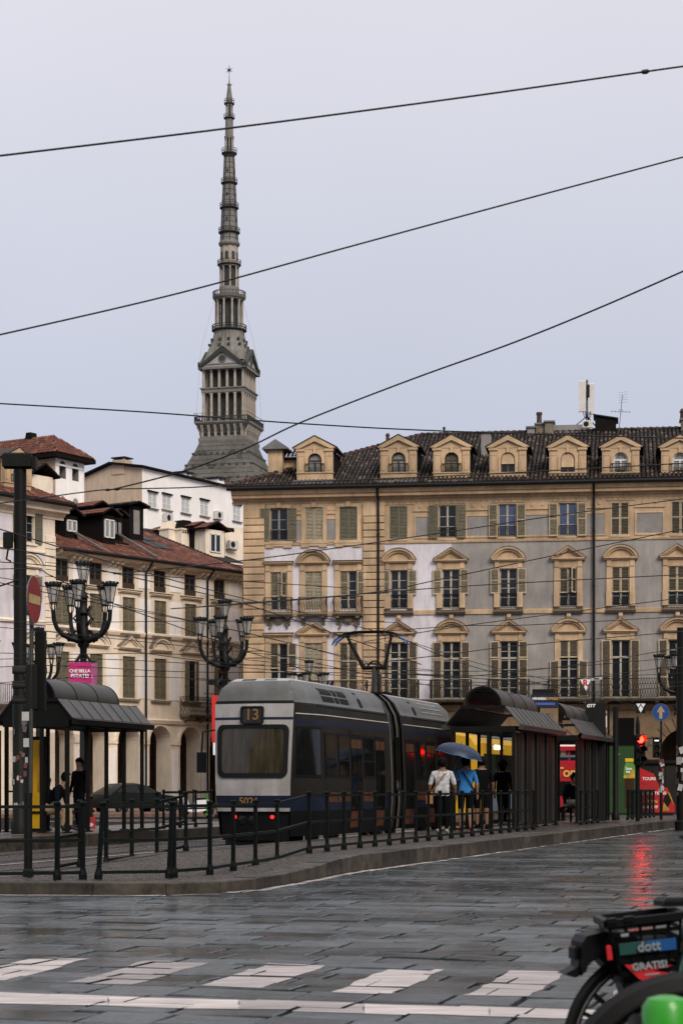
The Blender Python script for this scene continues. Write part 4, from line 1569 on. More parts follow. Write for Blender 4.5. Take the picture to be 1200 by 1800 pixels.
for k in range(5):
    b.tube([(0.0, 0.0, 1.45 + 0.14 * k), (0.5, 0, 1.5 + 0.14 * k)], 0.006, M_LEAD, 4)
b.build('rods', t)
M_ACW = mat('appliance_white', (0.55, 0.53, 0.49), 0.5, var=0.15, scale=3)


def ac_unit(label, loc, rz, s=1.0):
    t = thing('air_conditioner', label, 'air conditioner', loc, rz, 'air conditioners on walls and roofs')
    MB().slab(-0.42 * s, 0.42 * s, -0.16 * s, 0.16 * s, 0, 0.6 * s, M_ACW, 0.02).build('case', t)
    b = MB()
    b.lathe([(0.22 * s, 0), (0.22 * s, 0.012), (0.05 * s, 0.02)], 16, M_IRON)
    o = b.build('fan_grille', t, (-0.12 * s, -0.162 * s, 0.3 * s), (R(90), 0, 0))
    MB().bar((-0.42 * s, 0, -0.05), (-0.42 * s, 0.3 * s, -0.05), 0.04, 0.04, M_IRON).bar((0.42 * s, 0, -0.05), (0.42 * s, 0.3 * s, -0.05), 0.04, 0.04, M_IRON).build('bracket', t)
    return t


x, z = FR.at(1032, 752, RD - 0.6)
w = FR.o + FR.ux * x + FR.uy * (RD - 0.6)
ac_unit('white air conditioner at the foot of the phone mast', (w.x, w.y, z), FR.a, 0.65)
# ================================================================== the tall domed spire far behind
M_SPIRE = mat('grey_spire_stone', (0.185, 0.172, 0.15), 0.85, var=0.3, scale=0.25, dirt=0.5)
M_SPIRE_L = mat('pale_spire_stone', (0.38, 0.325, 0.27), 0.85, var=0.25, scale=0.4, dirt=0.4)
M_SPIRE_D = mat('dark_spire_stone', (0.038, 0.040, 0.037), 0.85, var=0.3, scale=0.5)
M_DOME = mat('dome_stone', (0.14, 0.13, 0.112), 0.85, var=0.4, scale=0.22, dirt=0.6)
M_DOME2 = mat('dome_stone_dark', (0.062, 0.060, 0.053), 0.85, var=0.4, scale=0.3, dirt=0.4)
M_PED = mat('pale_tympanum', (0.36, 0.35, 0.34), 0.85, var=0.15, scale=0.4)
DS = 460.0
sp = P(403, HY, DS)
spire = thing('spire_tower', 'towering grey stone spire with colonnaded lantern on a ribbed dome behind the roofs', 'tower', (sp.x, sp.y, 0), R(-14))
SZ = 460.0 / 3500.0


def zy(py):
    return CAM_H + (HY - py) * SZ


def y2(Y):
    return zy(480 + Y / 4.5)


def y1_(Y):
    return zy(100 + Y / 4.5)


# base hall and dome
MB().box(-19, 19, -19, 19, 0, 46, M_SPIRE).sq_lathe([(20, 46), (20, 47.5), (17, 49)], M_SPIRE).build('hall', spire)
prof = [(15.4, 49), (14.0, 55), (12.3, 62), (10.4, 68), (8.9, 72), (7.4, 75.4), (6.1, 78.2), (5.35, 80.2)]


def hw_at(z):
    for (a, za), (b, zb) in zip(prof, prof[1:]):
        if za <= z <= zb:
            return a + (b - a) * (z - za) / (zb - za)
    return prof[-1][0] if z > prof[-1][1] else prof[0][0]


d = MB().sq_lathe(prof, M_DOME2)
dome = d.build('dome', spire)
pan = MB()
rr = random.Random(4)
NC = 9
for face in range(4):
    ca, sa = math.cos(face * PI / 2), math.sin(face * PI / 2)
    z = 57.0
    while z < 80.0:
        z2 = min(z + 1.12, 80.15)
        for c in range(NC):
            q = []
            for (zz, t) in ((z + 0.05, c + 0.05), (z + 0.05, c + 0.95), (z2 - 0.03, c + 0.95), (z2 - 0.03, c + 0.05)):
                h = hw_at(zz)
                x = -h + 2 * h * t / NC
                q.append((x, -h - 0.10 - 0.08 * (zz < z + 0.2), zz))
            q = [(x * ca - y * sa, x * sa + y * ca, zz) for x, y, zz in q]
            pan.face(q, M_DOME if rr.random() < 0.93 else M_DOME2)
        z += 1.12
pan.build('stone_panels', dome)['kind'] = 'stuff'
rib = MB()
for face in range(4):
    ca, sa = math.cos(face * PI / 2), math.sin(face * PI / 2)
    for c in range(NC + 1):
        pts = []
        for (h, z) in prof[1:]:
            x, y = -h + 2 * h * c / NC, -h - 0.12
            pts.append((x * ca - y * sa, x * sa + y * ca, z))
        rib.tube(pts, 0.13, M_DOME, 5, False)
        for z in (64.5, 68.0, 71.4, 74.6, 77.4):
            h = hw_at(z)
            x, y = -h + 2 * h * c / NC, -h - 0.22
            rib.box(x * ca - y * sa - 0.2, x * ca - y * sa + 0.2, x * sa + y * ca - 0.2, x * sa + y * ca + 0.2, z, z + 0.4, M_DOME2)
rib.build('rib', dome)

# collar and concave neck under the terrace
MB().sq_lathe([(5.5, y2(1372)), (5.65, y2(1350)), (5.65, y2(1332)), (5.2, y2(1325)), (5.05, y2(1300)), (5.15, y2(1275)), (5.5, y2(1250)), (6.1, y2(1232)), (6.3, y2(1226))], M_SPIRE).build('neck', spire)
b = MB()
for face in range(4):
    ca, sa = math.cos(face * PI / 2), math.sin(face * PI / 2)
    for k in range(7):
        for (za, zb, ya, yb) in ((y2(1325), y2(1285), 5.25, 5.45), (y2(1285), y2(1235), 5.4, 6.15)):
            x = -4.7 + 9.4 * k / 6
            p, q = (x, -ya, za), (x, -yb, zb)
            b.bar((p[0] * ca - p[1] * sa, p[0] * sa + p[1] * ca, za), (q[0] * ca - q[1] * sa, q[0] * sa + q[1] * ca, zb), 0.55, 0.4, M_SPIRE_L)
    for k in range(6):
        x = -4.7 + 9.4 * (k + 0.5) / 6
        y = -5.28
        for t in range(1):
            cx, cy = x * ca - y * sa, x * sa + y * ca
            b.box(cx - 0.33, cx + 0.33, cy - 0.33, cy + 0.33, y2(1300), y2(1262), M_SPIRE_D)
b.build('neck_bracket', spire)
ter = MB().sq_lathe([(6.2, y2(1226)), (6.45, y2(1215)), (6.45, y2(1205)), (6.2, y2(1204))], M_SPIRE)
terrace = ter.build('terrace', spire)
b = MB()
for face in range(4):
    ca, sa = math.cos(face * PI / 2), math.sin(face * PI / 2)
    for k in range(22):
        x, y = -6.3 + 12.6 * k / 21, -6.3
        cx, cy = x * ca - y * sa, x * sa + y * ca
        b.bar((cx, cy, y2(1204)), (cx, cy, y2(1172)), 0.2, 0.2, M_SPIRE_D)
        if k % 3 == 0:
            b.bar((cx, cy, y2(1172)), (cx * 1.03, cy * 1.03, y2(1140)), 0.07, 0.07, M_SPIRE_D)
    p, q = (-6.3, -6.3), (6.3, -6.3)
    for zz, w in ((y2(1170), 0.28), (y2(1140), 0.07)):
        b.bar((p[0] * ca - p[1] * sa, p[0] * sa + p[1] * ca, zz), (q[0] * ca - q[1] * sa, q[0] * sa + q[1] * ca, zz), w, 0.18 if w > 0.1 else 0.07, M_SPIRE_D)
b.build('balustrade', terrace)

# two storeys of columns
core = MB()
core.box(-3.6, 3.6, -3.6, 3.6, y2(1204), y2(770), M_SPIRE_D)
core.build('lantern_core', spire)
for name, Ya, Yb in (('lower', 1150, 978), ('upper', 945, 792)):
    za, zb = y2(Ya), y2(Yb)
    if name == 'lower':
        za = y2(1204)
    col = cached(('col', name), lambda: MB().lathe([(0.40, 0), (0.36, 0.3), (0.30, (zb - za) - 0.55), (0.30, (zb - za) - 0.5), (0.46, (zb - za) - 0.1), (0.46, zb - za)], 8, M_SPIRE_L).data('column', True))
    for face in range(4):
        ca, sa = math.cos(face * PI / 2), math.sin(face * PI / 2)
        for k in range(6 if True else 5):
            x, y = -4.7 + 9.4 * k / 5 * (1 if k < 5 else 1), -4.7
            if k == 5:
                continue
            put(col, 'column', spire, (x * ca - y * sa, x * sa + y * ca, za))
    MB().sq_lathe([(4.95, zb), (5.1, zb + 0.15), (5.15, zb + 0.8), (5.4, zb + 1.0), (5.4, zb + 1.25), (4.9, zb + 1.35)], M_SPIRE).build('entablature', spire)
zp = y2(770)
for face in range(4):
    a = face * PI / 2
    b = MB()
    zz0, ap = y2(775), y2(618)
    out = [(-5.75, zz0), (0, ap), (5.75, zz0)]
    inn_ = [(-4.7, zz0 + 0.25), (0, ap - 1.25), (4.7, zz0 + 0.25)]
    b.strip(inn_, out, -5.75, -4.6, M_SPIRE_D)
    b.box(-5.7, 5.7, -5.7, -4.65, zz0 - 0.55, zz0 + 0.02, M_SPIRE)
    b.prism([(-4.75, zz0 + 0.03), (4.75, zz0 + 0.03), (0, ap - 1.2)], -5.25, -4.7, M_PED)
    o = b.build('pediment', spire, (0, 0, 0), (0, 0, a))
    r_ = MB()
    r_.lathe([(0.95, 0), (0.95, 0.22), (0.7, 0.24)], 16, M_SPIRE)
    r_.build('oculus_ring', o, (0, -5.26, zz0 + 1.85), (R(90), 0, 0))
    MB().lathe([(0.72, 0), (0.72, 0.28)], 16, M_SPIRE_D).build('oculus', o, (0, -5.26, zz0 + 1.85), (R(90), 0, 0))
    g = MB()
    g.mesh([(-5.8, -5.8, zz0), (0, -5.8, ap + 0.1), (5.8, -5.8, zz0), (0, 0, ap + 0.6)], [(0, 1, 3), (1, 2, 3)], M_DOME2)
    g.build('gable_roof', o)
    MB().lathe([(0.12, 0), (0.3, 0.4), (0.28, 0.8), (0.05, 1.2)], 6, M_SPIRE_D).build('acroterion', o, (-5.55, -5.55, zz0 + 0.1))

# fluted roof between lantern and round colonnade
fl = []
N = 24
levels = [(y2(720), 4.9, 1.0), (y2(640), 4.45, 0.75), (y2(560), 3.85, 0.4), (y2(500), 3.5, 0.15), (y2(468), 3.4, 0.0)]
b = MB()
vv, ff = [], []
for (z, h, sq) in levels:
    for k in range(N * 2):
        a = 2 * PI * k / (N * 2)
        rs = h / max(abs(math.cos(a)), abs(math.sin(a)))
        r_ = h * 1.03 * (1 - sq) + min(rs, h * 1.38) * sq
        r_ *= 1.0 if k % 2 else 0.965
        vv.append((r_ * math.cos(a), r_ * math.sin(a), z))
for i in range(len(levels) - 1):
    for k in range(N * 2):
        k2 = (k + 1) % (N * 2)
        ff.append((i * N * 2 + k, i * N * 2 + k2, (i + 1) * N * 2 + k2, (i + 1) * N * 2 + k))
b.mesh(vv, ff, M_SPIRE)
b.build('fluted_roof', spire)
b = MB()
for i, (z, h, sq) in enumerate([(y2(600), 4.15, 0.58), (y2(555), 3.83, 0.38)]):
    for k in range(12):
        a = 2 * PI * (k + 0.5) / 12
        rs = h / max(abs(math.cos(a)), abs(math.sin(a)))
        r_ = h * 1.03 * (1 - sq) + min(rs, h * 1.38) * sq
        b.box(r_ * math.cos(a) - 0.25, r_ * math.cos(a) + 0.25, r_ * math.sin(a) - 0.25, r_ * math.sin(a) + 0.25, z, z + 0.55, M_SPIRE_D)
b.build('roof_light', spire)


def ring_balcony(z, r_, h, post=16, solid=False, drop=0.6, rin=None):
    """round terrace with its balustrade"""
    rin = rin or r_ * 0.8
    o = MB().lathe([(rin, z - drop), (r_ * 0.97, z - 0.2), (r_, z - 0.15), (r_, z), (rin, z)], 24, M_SPIRE_D, cap=False).build('terrace', spire)
    b = MB()
    for k in range(post):
        a = 2 * PI * k / post
        b.bar((r_ * 0.96 * math.cos(a), r_ * 0.96 * math.sin(a), z), (r_ * 0.96 * math.cos(a), r_ * 0.96 * math.sin(a), z + h), 0.22 if solid else 0.07, 0.22 if solid else 0.07, M_SPIRE if solid else M_SPIRE_D)
    for zz in ((z + h,) if solid else (z + h, z + h * 0.5)):
        t = 0.16 if solid else 0.05
        b.lathe([(r_ * 0.92, zz), (r_ * 1.0, zz), (r_ * 1.0, zz + t), (r_ * 0.92, zz + t)], 24, M_SPIRE if solid else M_SPIRE_D, cap=False)
    b.build('balustrade', o)
    return o


def col_ring(za, zb, r_, n, cr, core, cm=None, rot=0.0):
    me = MB().lathe([(cr * 1.2, 0), (cr, 0.15), (cr * 0.9, (zb - za) - 0.35), (cr * 1.35, (zb - za) - 0.08), (cr * 1.35, zb - za)], 7, M_SPIRE_L).data('column', True)
    for k in range(n):
        a = 2 * PI * k / n + rot
        put(me, 'column', spire, (r_ * math.cos(a), r_ * math.sin(a), za))
    MB().lathe([(core, za), (core, zb)], 16, cm or M_SPIRE_D).build('shaft_core', spire)
    MB().lathe([(r_ + cr * 0.5, zb), (r_ + cr * 1.4, zb + 0.1), (r_ + cr * 1.4, zb + 0.5), (core, zb + 0.6)], 20, M_SPIRE).build('entablature', spire)


zb_ = y2(455)
ring_balcony(zb_, 4.05, 1.0, 22)
col_ring(zb_, y2(222), 3.05, 10, 0.27, 2.0, rot=0.2)
MB().lathe([(3.3, y2(215)), (3.7, y2(208)), (3.85, y2(198)), (3.85, y2(190)), (2.4, y2(188))], 24, M_SPIRE).build('cornice_ring', spire)
ring_balcony(y2(188), 3.85, 0.85, 30, True, 0.3, 2.4)
MB().lathe([(2.35, y2(188)), (2.3, y2(118)), (2.2, y2(116))], 16, M_SPIRE).build('shaft_foot', spire)
col_ring(y2(116), y1_(1668), 2.05, 8, 0.22, 1.62, rot=0.39)
z = y1_(1645)
ring_balcony(z, 2.75, 0.85, 14, False, 0.5, 2.0)
# storey with arched windows
MB().lathe([(2.05, z), (2.05, y1_(1505))], 8, M_SPIRE_L, rot=PI / 8).build('drum', spire)
for k in range(8):
    a = 2 * PI * k / 8
    b = MB()
    b.prism([(-0.36, 0)] + arch_pts(0, 1.45, 0.36, 8) + [(0.36, 0)], -0.12, 0.05, M_SPIRE_D)
    b.build('arched_window', spire, (1.9 * math.sin(a), -1.9 * math.cos(a), z + 1.0), (0, 0, a))
MB().lathe([(2.05, y1_(1505)), (2.4, y1_(1492)), (2.5, y1_(1480)), (2.3, y1_(1465)), (2.05, y1_(1462))], 16, M_SPIRE).build('cornice_ring', spire)
# tapering shaft with ring galleries
b = MB()
sh = [(2.05, y1_(1462)), (1.92, y1_(1390)), (1.68, y1_(1195)), (1.38, y1_(998)), (1.15, y1_(800))]
b.lathe(sh, 8, M_SPIRE, rot=PI / 8)
b.build('shaft', spire)
seam = MB()
zz = sh[0][1] + 0.6
while zz < sh[-1][1]:
    for (ra, za), (rb, zb) in zip(sh, sh[1:]):
        if za <= zz < zb:
            r_ = ra + (rb - ra) * (zz - za) / (zb - za)
            seam.lathe([(r_ + 0.05, zz), (r_ + 0.05, zz + 0.10)], 8, M_SPIRE_D, rot=PI / 8)
    zz += 1.25
for k in range(8):
    a = PI / 8 + 2 * PI * k / 8
    seam.tube([((r_ + 0.02) * math.cos(a), (r_ + 0.02) * math.sin(a), zz_) for r_, zz_ in sh], 0.10, M_SPIRE_D, 5)
seam.build('shaft_joints', spire)
for Y in (1290, 1095, 905):
    zz = y1_(Y)
    r_ = 1.30 + (Y - 905) / 385 * 0.45
    for k in range(4):
        a = k * PI / 2 + R(0)
        MB().box(-0.17, 0.17, -0.1, 0.12, 0, 0.6, M_SPIRE_D).build('slit_window', spire, (r_ * math.sin(a), -r_ * math.cos(a), zz - 0.3), (0, 0, a))
for Y, r_ in ((1390, 2.5), (1195, 2.2), (998, 1.92)):
    ring_balcony(y1_(Y), r_, 0.9, 12, False, 0.4, r_ * 0.75)
MB().lathe([(1.12, y1_(800)), (1.5, y1_(775)), (1.75, y1_(768)), (1.75, y1_(762)), (1.0, y1_(760))], 16, M_SPIRE_D).build('cornice_ring', spire)
ring_balcony(y1_(764), 1.78, 1.0, 12, False, 0.2, 1.0)
col_ring(y1_(762), y1_(648), 0.92, 8, 0.13, 0.62, rot=0.3)
MB().lathe([(1.0, y1_(640)), (1.18, y1_(633)), (1.0, y1_(628)), (0.95, y1_(625)), (0.92, y1_(495))], 12, M_SPIRE).build('shaft', spire)
ring_balcony(y1_(483), 1.28, 0.75, 10, False, 0.4, 0.8)
col_ring(y1_(480), y1_(385), 0.78, 7, 0.11, 0.5, rot=0.2)
ring_balcony(y1_(370), 1.2, 0.95, 10, False, 0.3, 0.7)
MB().lathe([(0.82, y1_(368)), (0.78, y1_(335)), (0.35, y1_(232)), (0.5, y1_(222)), (0.15, y1_(205)), (0.10, y1_(180)), (0.055, y1_(120))], 10, M_SPIRE).build('finial', spire)
b = MB()
for k in range(3):
    a = 2 * PI * k / 3
    b.tube([(0, 0, y1_(212)), (0.55 * math.cos(a), 0.55 * math.sin(a), y1_(225)), (0.75 * math.cos(a), 0.75 * math.sin(a), y1_(218))], 0.06, M_IRON, 5)
b.build('finial_arm', spire)
b = MB()
zc = y1_(105)
for k in range(6):
    a = 2 * PI * k / 6 + PI / 2
    L = 1.25 if k % 3 == 0 else 0.95
    b.tube([(0, 0, zc), (L * math.cos(a), 0, zc + L * math.sin(a))], [0.16, 0.015], M_IRON, 5)
for k in (-1, 1):
    b.tube([(0, 0, zc), (0, 0.9 * k, zc)], [0.16, 0.015], M_IRON, 5)
b.build('star', spire)
# guy cables down the lantern
b = MB()
for s_ in (-1, 1):
    for q in (-1, 1):
        b.tube([(s_ * 2.3, q * 2.3, y2(160)), (s_ * 5.2, q * 5.2, y2(640)), (s_ * 6.0, q * 6.0, y2(1140))], 0.02, M_SPIRE, 4)
b.build('guy_cable', spire)
# ================================================================== left: the street front running away (house B)
FB = Frame(97, 107.0, 52.5)
row = thing('arcaded_house', 'cream arcaded house with red tiled roof and dormers behind the candelabra lamps', 'building', FB.loc(), FB.a)
LB = 24.0


def zb(py, px=279):
    return FB.at(px, py)[1]


WB = [109, 169, 225, 279, 334, 386]
xsB = [FB.x(p) for p in WB]
stepB = (xsB[-1] - xsB[1]) / 4
xsB = [xsB[1] + stepB * (k - 1) for k in range(0, 8)]
xsB = [x for x in xsB if x > 0.3]
ZE = zb(995)
za0, za1 = zb(1041), zb(1003)      # attic
zs0, zs1 = zb(1117), zb(1056)      # second floor
zf0, zf1 = zb(1230), zb(1158)      # first floor
ZBB = zb(1257)
WWB = 1.02
holes = []
for x in xsB:
    holes += [(x - 0.5, x + 0.5, za0, za1), (x - WWB / 2, x + WWB / 2, zs0, zs1), (x - WWB / 2, x + WWB / 2, zf0, zf1)]
b = MB()
fmB = lambda x, z: M_CREAM
wall_holes(b, 0, LB, ZBB - 0.2, ZE, holes, fmB)
b.face([(0, 0, 0), (0, 12, 0), (0, 12, ZE), (0, 0, ZE)], M_CREAM)
b.face([(LB, 0, 0), (LB, 12, 0), (LB, 12, ZE), (LB, 0, ZE)], M_CREAM)
b.build('wall', row)
arB = [(x, stepB * 0.34, zb(1276) - stepB * 0.34) for x in xsB]
b = MB()
arch_wall(b, 0, LB, ZBB - 0.2, arB, M_CREAM, 0.0, 1.1)
b.face([(0, 5, 0), (LB, 5, 0), (LB, 5, 5.6), (0, 5, 5.6)], M_OCHRE_D)
b.face([(0, 1.1, 5.1), (LB, 1.1, 5.1), (LB, 5, 5.1), (0, 5, 5.1)], M_CREAM)
b.build('portico', row)
for i, x in enumerate(xsB):
    m = MB()
    ap, ao = arch_pts(x, arB[i][2], arB[i][1] + 0.004), arch_pts(x, arB[i][2], arB[i][1] + 0.2)
    m.strip(ap, ao, -0.05, 0.0, M_CREAM)
    m.build('arch_moulding', row)
    xm = x + stepB / 2
    hw = stepB / 2 - arB[i][1]
    m = MB()
    m.box(xm - hw + 0.004, xm + hw - 0.004, -0.06, 0.0, arB[i][2] - 0.2, arB[i][2] - 0.02, M_CREAM)
    m.box(xm - hw * 0.55, xm + hw * 0.55, -0.035, 0.0, 0.5, arB[i][2] - 0.5, M_CREAM2)
    m.box(xm - hw - 0.02, xm + hw + 0.02, -0.07, 0.0, 0, 0.42, M_STONE)
    m.build('pier_panel', row)
    if i > 0:
        m = MB()
        m.lathe([(0.09, 0), (0.14, 0.12), (0.09, 0.26)], 10, M_LAMPGLOW if False else M_CURTAIN)
        m.build('portico_lamp', row, (x + 0.15, 2.6, arB[i][2] - 0.25), smooth=True)
for i, x in enumerate(xsB):
    w = window(row, x, za0, za1, 1.0, 2, 2, M_SHUT_D, M_GLASS)
    MB().box(-0.5, 0.5, 0.02, 0.06, 0, 0.32, M_RUST).build('window_box', w)
    st = 'closed'
    window(row, x, zs0, zs1, WWB, 3, 2, shut='closed', sm=M_SHUT_O, sf=M_SHUT_O, bars=2)
    if i in (4, 5) or i == 6:
        w = window(row, x, zf0, zf1, WWB, 3, 2, gm=M_GLASS, fm=M_SHUT_D)
        s_ = shutter_mesh(0.34, zf1 - zf0, M_SHUT_O, M_SHUT_O, 2)
        put(s_, 'shutter', w, (-0.52, 0.03, 0), (0, 0, R(-68)))
        put(s_, 'shutter', w, (0.40, -0.26, 0), (0, 0, R(68)))
    else:
        window(row, x, zf0, zf1, WWB, 3, 2, shut='closed', sm=M_SHUT_O, sf=M_SHUT_O, bars=2)
    for (z0, z1) in ((zs0, zs1), (zf0, zf1)):
        m = MB()
        for s_ in (-1, 1):
            xa, xb = sorted((s_ * (WWB / 2), s_ * (WWB / 2 + 0.17)))
            m.box(xa, xb, -0.05, 0, z0 - 0.04, z1 + 0.002, M_CREAM)
        m.box(-WWB / 2 - 0.17, WWB / 2 + 0.17, -0.05, 0, z1 + 0.004, z1 + 0.2, M_CREAM)
        m.box(-WWB / 2 - 0.28, WWB / 2 + 0.28, -0.16, 0, z0 - 0.17, z0 - 0.042, M_STONE)
        m.build('window_surround', row, (x, 0, 0))
    put(hood_mesh('flat', 1.7, 0.3, M_CREAM, M_STONE), 'window_hood', row, (x, 0, zs1 + 0.24))
    put(hood_mesh('tri' if i % 2 == 0 else 'seg', 1.75, 0.62, M_CREAM, M_STONE), 'window_hood', row, (x, 0, zf1 + 0.40))
    xm = x + stepB / 2
    for (z0, z1) in ((za0 + 0.1, za1 - 0.15), (zs0, zs1), (zf0, zf1)):
        hw = stepB / 2 - 0.8
        if hw > 0.15:
            MB().box(xm - hw, xm + hw, -0.03, 0, z0, z1, M_CREAM2).build('wall_panel', row)
m = MB()
z = zb(1118, 260)
m.prism([(0, z - 0.12), (-0.10, z - 0.10), (-0.16, z + 0.05), (-0.16, z + 0.14), (0, z + 0.2)], 0, LB, M_CREAM, 'x')
m.prism([(0, ZBB - 0.55), (-0.12, ZBB - 0.5), (-0.2, ZBB - 0.3), (0, ZBB - 0.22)], 0, LB, M_CREAM, 'x')
m.build('string_course', row)
m = MB()
m.prism([(0, ZE - 0.1), (-0.25, ZE - 0.08), (-0.55, ZE + 0.02), (-0.62, ZE + 0.16), (-0.62, ZE + 0.2), (0, ZE + 0.2)], 0, LB, M_CREAM, 'x')
m.build('cornice', row)
br = MB().prism([(0, 0), (-0.42, 0), (-0.42, -0.1), (-0.2, -0.2), (-0.06, -0.34), (0, -0.36)], -0.07, 0.07, M_CREAM, 'x').data('cornice_bracket')
k = 0.25
while k < LB:
    if all(abs(k - x) > 0.55 for x in xsB):
        put(br, 'cornice_bracket', row, (k, 0, ZE - 0.105))
    k += 0.42
MB().tube([(0, -0.72, ZE + 0.16), (LB, -0.72, ZE + 0.16)], 0.11, M_GUTTER, 8).build('gutter', row)
for px in (254, 362):
    x = FB.x(px)
    q = MB()
    q.tube([(x, -0.70, ZE + 0.14), (x, -0.5, ZE - 0.1), (x, -0.14, ZE - 0.5), (x, -0.14, 0.1)], 0.06, M_GUTTER, 7)
    q.build('drainpipe', row, smooth=True)
x0, x1 = xsB[4] - 0.9, xsB[5] + 0.9
balcony(row, (x0 + x1) / 2, ZBB + 0.1, x1 - x0, 0.8, M_STONE, M_IRON, 1.0, 'lattice', 4)
# roof
EZ = ZE + 0.2
RDB = 7.0
RZB = EZ + 3.9
xe = FB.x(418)
xr = FB.x(252, RDB)
RZB = FB.at(252, 934, RDB)[1]
rb = MB()
A0, A1 = (-0.2, -0.75, EZ), (xe, -0.75, EZ)
B0, B1 = (-0.2, RDB, RZB), (xr, RDB, RZB)
rb.face([A0, A1, B1, B0], M_UNDER)
rb.face([B0, B1, (xe, 14.5, EZ), (-0.2, 14.5, EZ)], M_TILER[1])
rb.face([A1, (xe, 14.5, EZ), B1], M_TILE[1])
rb.face([(-0.2, -0.75, EZ), B0, (-0.2, 14.5, EZ)], M_CREAM)
rfb = rb.build('roof', row)
svb = Vector((0, RDB + 0.75, RZB - EZ))
q = MB()
tiles(q, A0, (1, 0, 0), svb, xe + 0.2, svb.length, M_TILER, h=0.05, keep=lambda a, b_: a - 0.2 < xe + (xr - xe) * b_ / svb.length)
hp = MB()
for k in range(30):
    p0, p1 = Vector(A1).lerp(Vector(B1), k / 30), Vector(A1).lerp(Vector(B1), (k + 1.1) / 30)
    hp.tube([p0 + Vector((0, 0, 0.06)), p1 + Vector((0, 0, 0.03))], [0.12, 0.10], M_TILE[k % 2], 6)
hp.build('ridge_tiles', rfb)['kind'] = 'stuff'
q.build('barrel_tiles', rfb)['kind'] = 'stuff'
for kx in (FB.x(262), FB.x(168)):
    MB().bar((kx, -0.6, EZ + 0.2), (kx, 2.4, EZ + 1.75), 0.14, 0.10, M_LEAD).build('roof_flashing', rfb)


def hut(parent, F_, px, py, yc, W, H, L, m, rm, win=True, wm_=None, rise=0.35, glass=None):
    """boxy dormer with a pitched roof; foot of its face at the pixel on depth yc"""
    x, z = F_.at(px, py, yc)
    o = MB()
    o.box(-W / 2, W / 2, 0, L, -0.6, H, m)
    d_ = o.build('dormer', parent, (x, yc, z))
    r_ = MB()
    for s_ in (-1, 1):
        r_.mesh([(0, -0.3, H + rise), (s_ * (W / 2 + 0.28), -0.3, H - 0.06), (s_ * (W / 2 + 0.28), L, H - 0.06), (0, L, H + rise),
                 (0, -0.3, H + rise + 0.1), (s_ * (W / 2 + 0.3), -0.3, H + 0.03), (s_ * (W / 2 + 0.3), L, H + 0.03), (0, L, H + rise + 0.1)],
                [(0, 1, 2, 3), (4, 5, 6, 7), (0, 1, 5, 4), (1, 2, 6, 5)], M_UNDER)
        tiles(r_, (s_ * (W / 2 + 0.3), -0.3, H + 0.03), (0, 1, 0), (-s_, 0, (rise + 0.07) / (W / 2 + 0.3)), L + 0.3, math.hypot(W / 2 + 0.3, rise), rm, h=0.05, course=0.33)
    r_.build('roof', d_)
    if win:
        w_ = MB()
        ww, wh = min(W - 0.2, 0.95), H - 0.35
        t = 0.07
        wm_ = wm_ or M_WHITEP
        for (a, b_, c, e) in ((-ww / 2, -ww / 2 + t, 0.1, 0.1 + wh), (ww / 2 - t, ww / 2, 0.1, 0.1 + wh), (-ww / 2, ww / 2, 0.1, 0.1 + t), (-ww / 2, ww / 2, 0.1 + wh - t, 0.1 + wh), (-0.05, 0.05, 0.1, 0.1 + wh)):
            w_.box(a, b_, -0.07, 0.0, c, e, wm_)
        w2 = w_.build('window', d_)
        for s_ in (-1, 1):
            MB().box(min(s_ * 0.05, s_ * (ww / 2 - t)), max(s_ * 0.05, s_ * (ww / 2 - t)), -0.03, -0.001, 0.1 + t, 0.1 + wh - t, glass or M_CURTAIN).build('pane', d_)
    return d_


hut(row, FB, 126, 938, 1.6, 0.95, 1.0, 3.2, M_UNDER, M_TILER)
hut(row, FB, 192, 949, 1.5, 1.0, 1.4, 4.2, M_UNDER, M_TILER)
hut(row, FB, 206, 944, 2.6, 1.0, 1.2, 3.0, M_UNDER, M_TILE, True, M_UNDER)
hut(row, FB, 240, 942, 3.6, 1.2, 1.75, 3.5, M_UNDER, M_TILE, False, rise=0.2)
MB().box(-0.25, 0.25, -0.03, 0.0, 0.1, 1.5, M_PANEL).build('dormer_door', row, (FB.x(240, 3.6), 3.6, FB.at(240, 942, 3.6)[1]))
hut(row, FB, 176, 912, 5.2, 1.3, 0.6, 2.0, M_UNDER, M_TILER, False, rise=0.35)
for px, py, yc in ((217, 955, 1.9), (282, 968, 2.2), (296, 974, 2.2), (262, 950, 4.0)):
    x, z = FB.at(px, py, yc)
    sl = (RZB - EZ) / (RDB + 0.75)
    z = EZ + sl * (yc + 0.75)
    MB().mesh([(x - 0.5, yc, z + 0.12), (x + 0.5, yc, z + 0.12), (x + 0.5, yc + 1.3, z + 0.14 + sl * 1.3), (x - 0.5, yc + 1.3, z + 0.14 + sl * 1.3),
               (x - 0.5, yc, z - 0.1), (x + 0.5, yc, z - 0.1)], [(0, 1, 2, 3), (0, 1, 5, 4)], M_GUTTER if px != 217 else M_UNDER).build('roof_light', row)

# ------------------------------------------------------------------ house A at the far left (same street front, taller)
FA = Frame(97, 106.6, 52.5)
headh = thing('end_house', 'tall cream house with banded corner and lilac wall panels at the left edge', 'building', FA.loc(), FA.a)
LA = 14.0


def zA(py, px=60):
    return FA.at(px, py)[1]


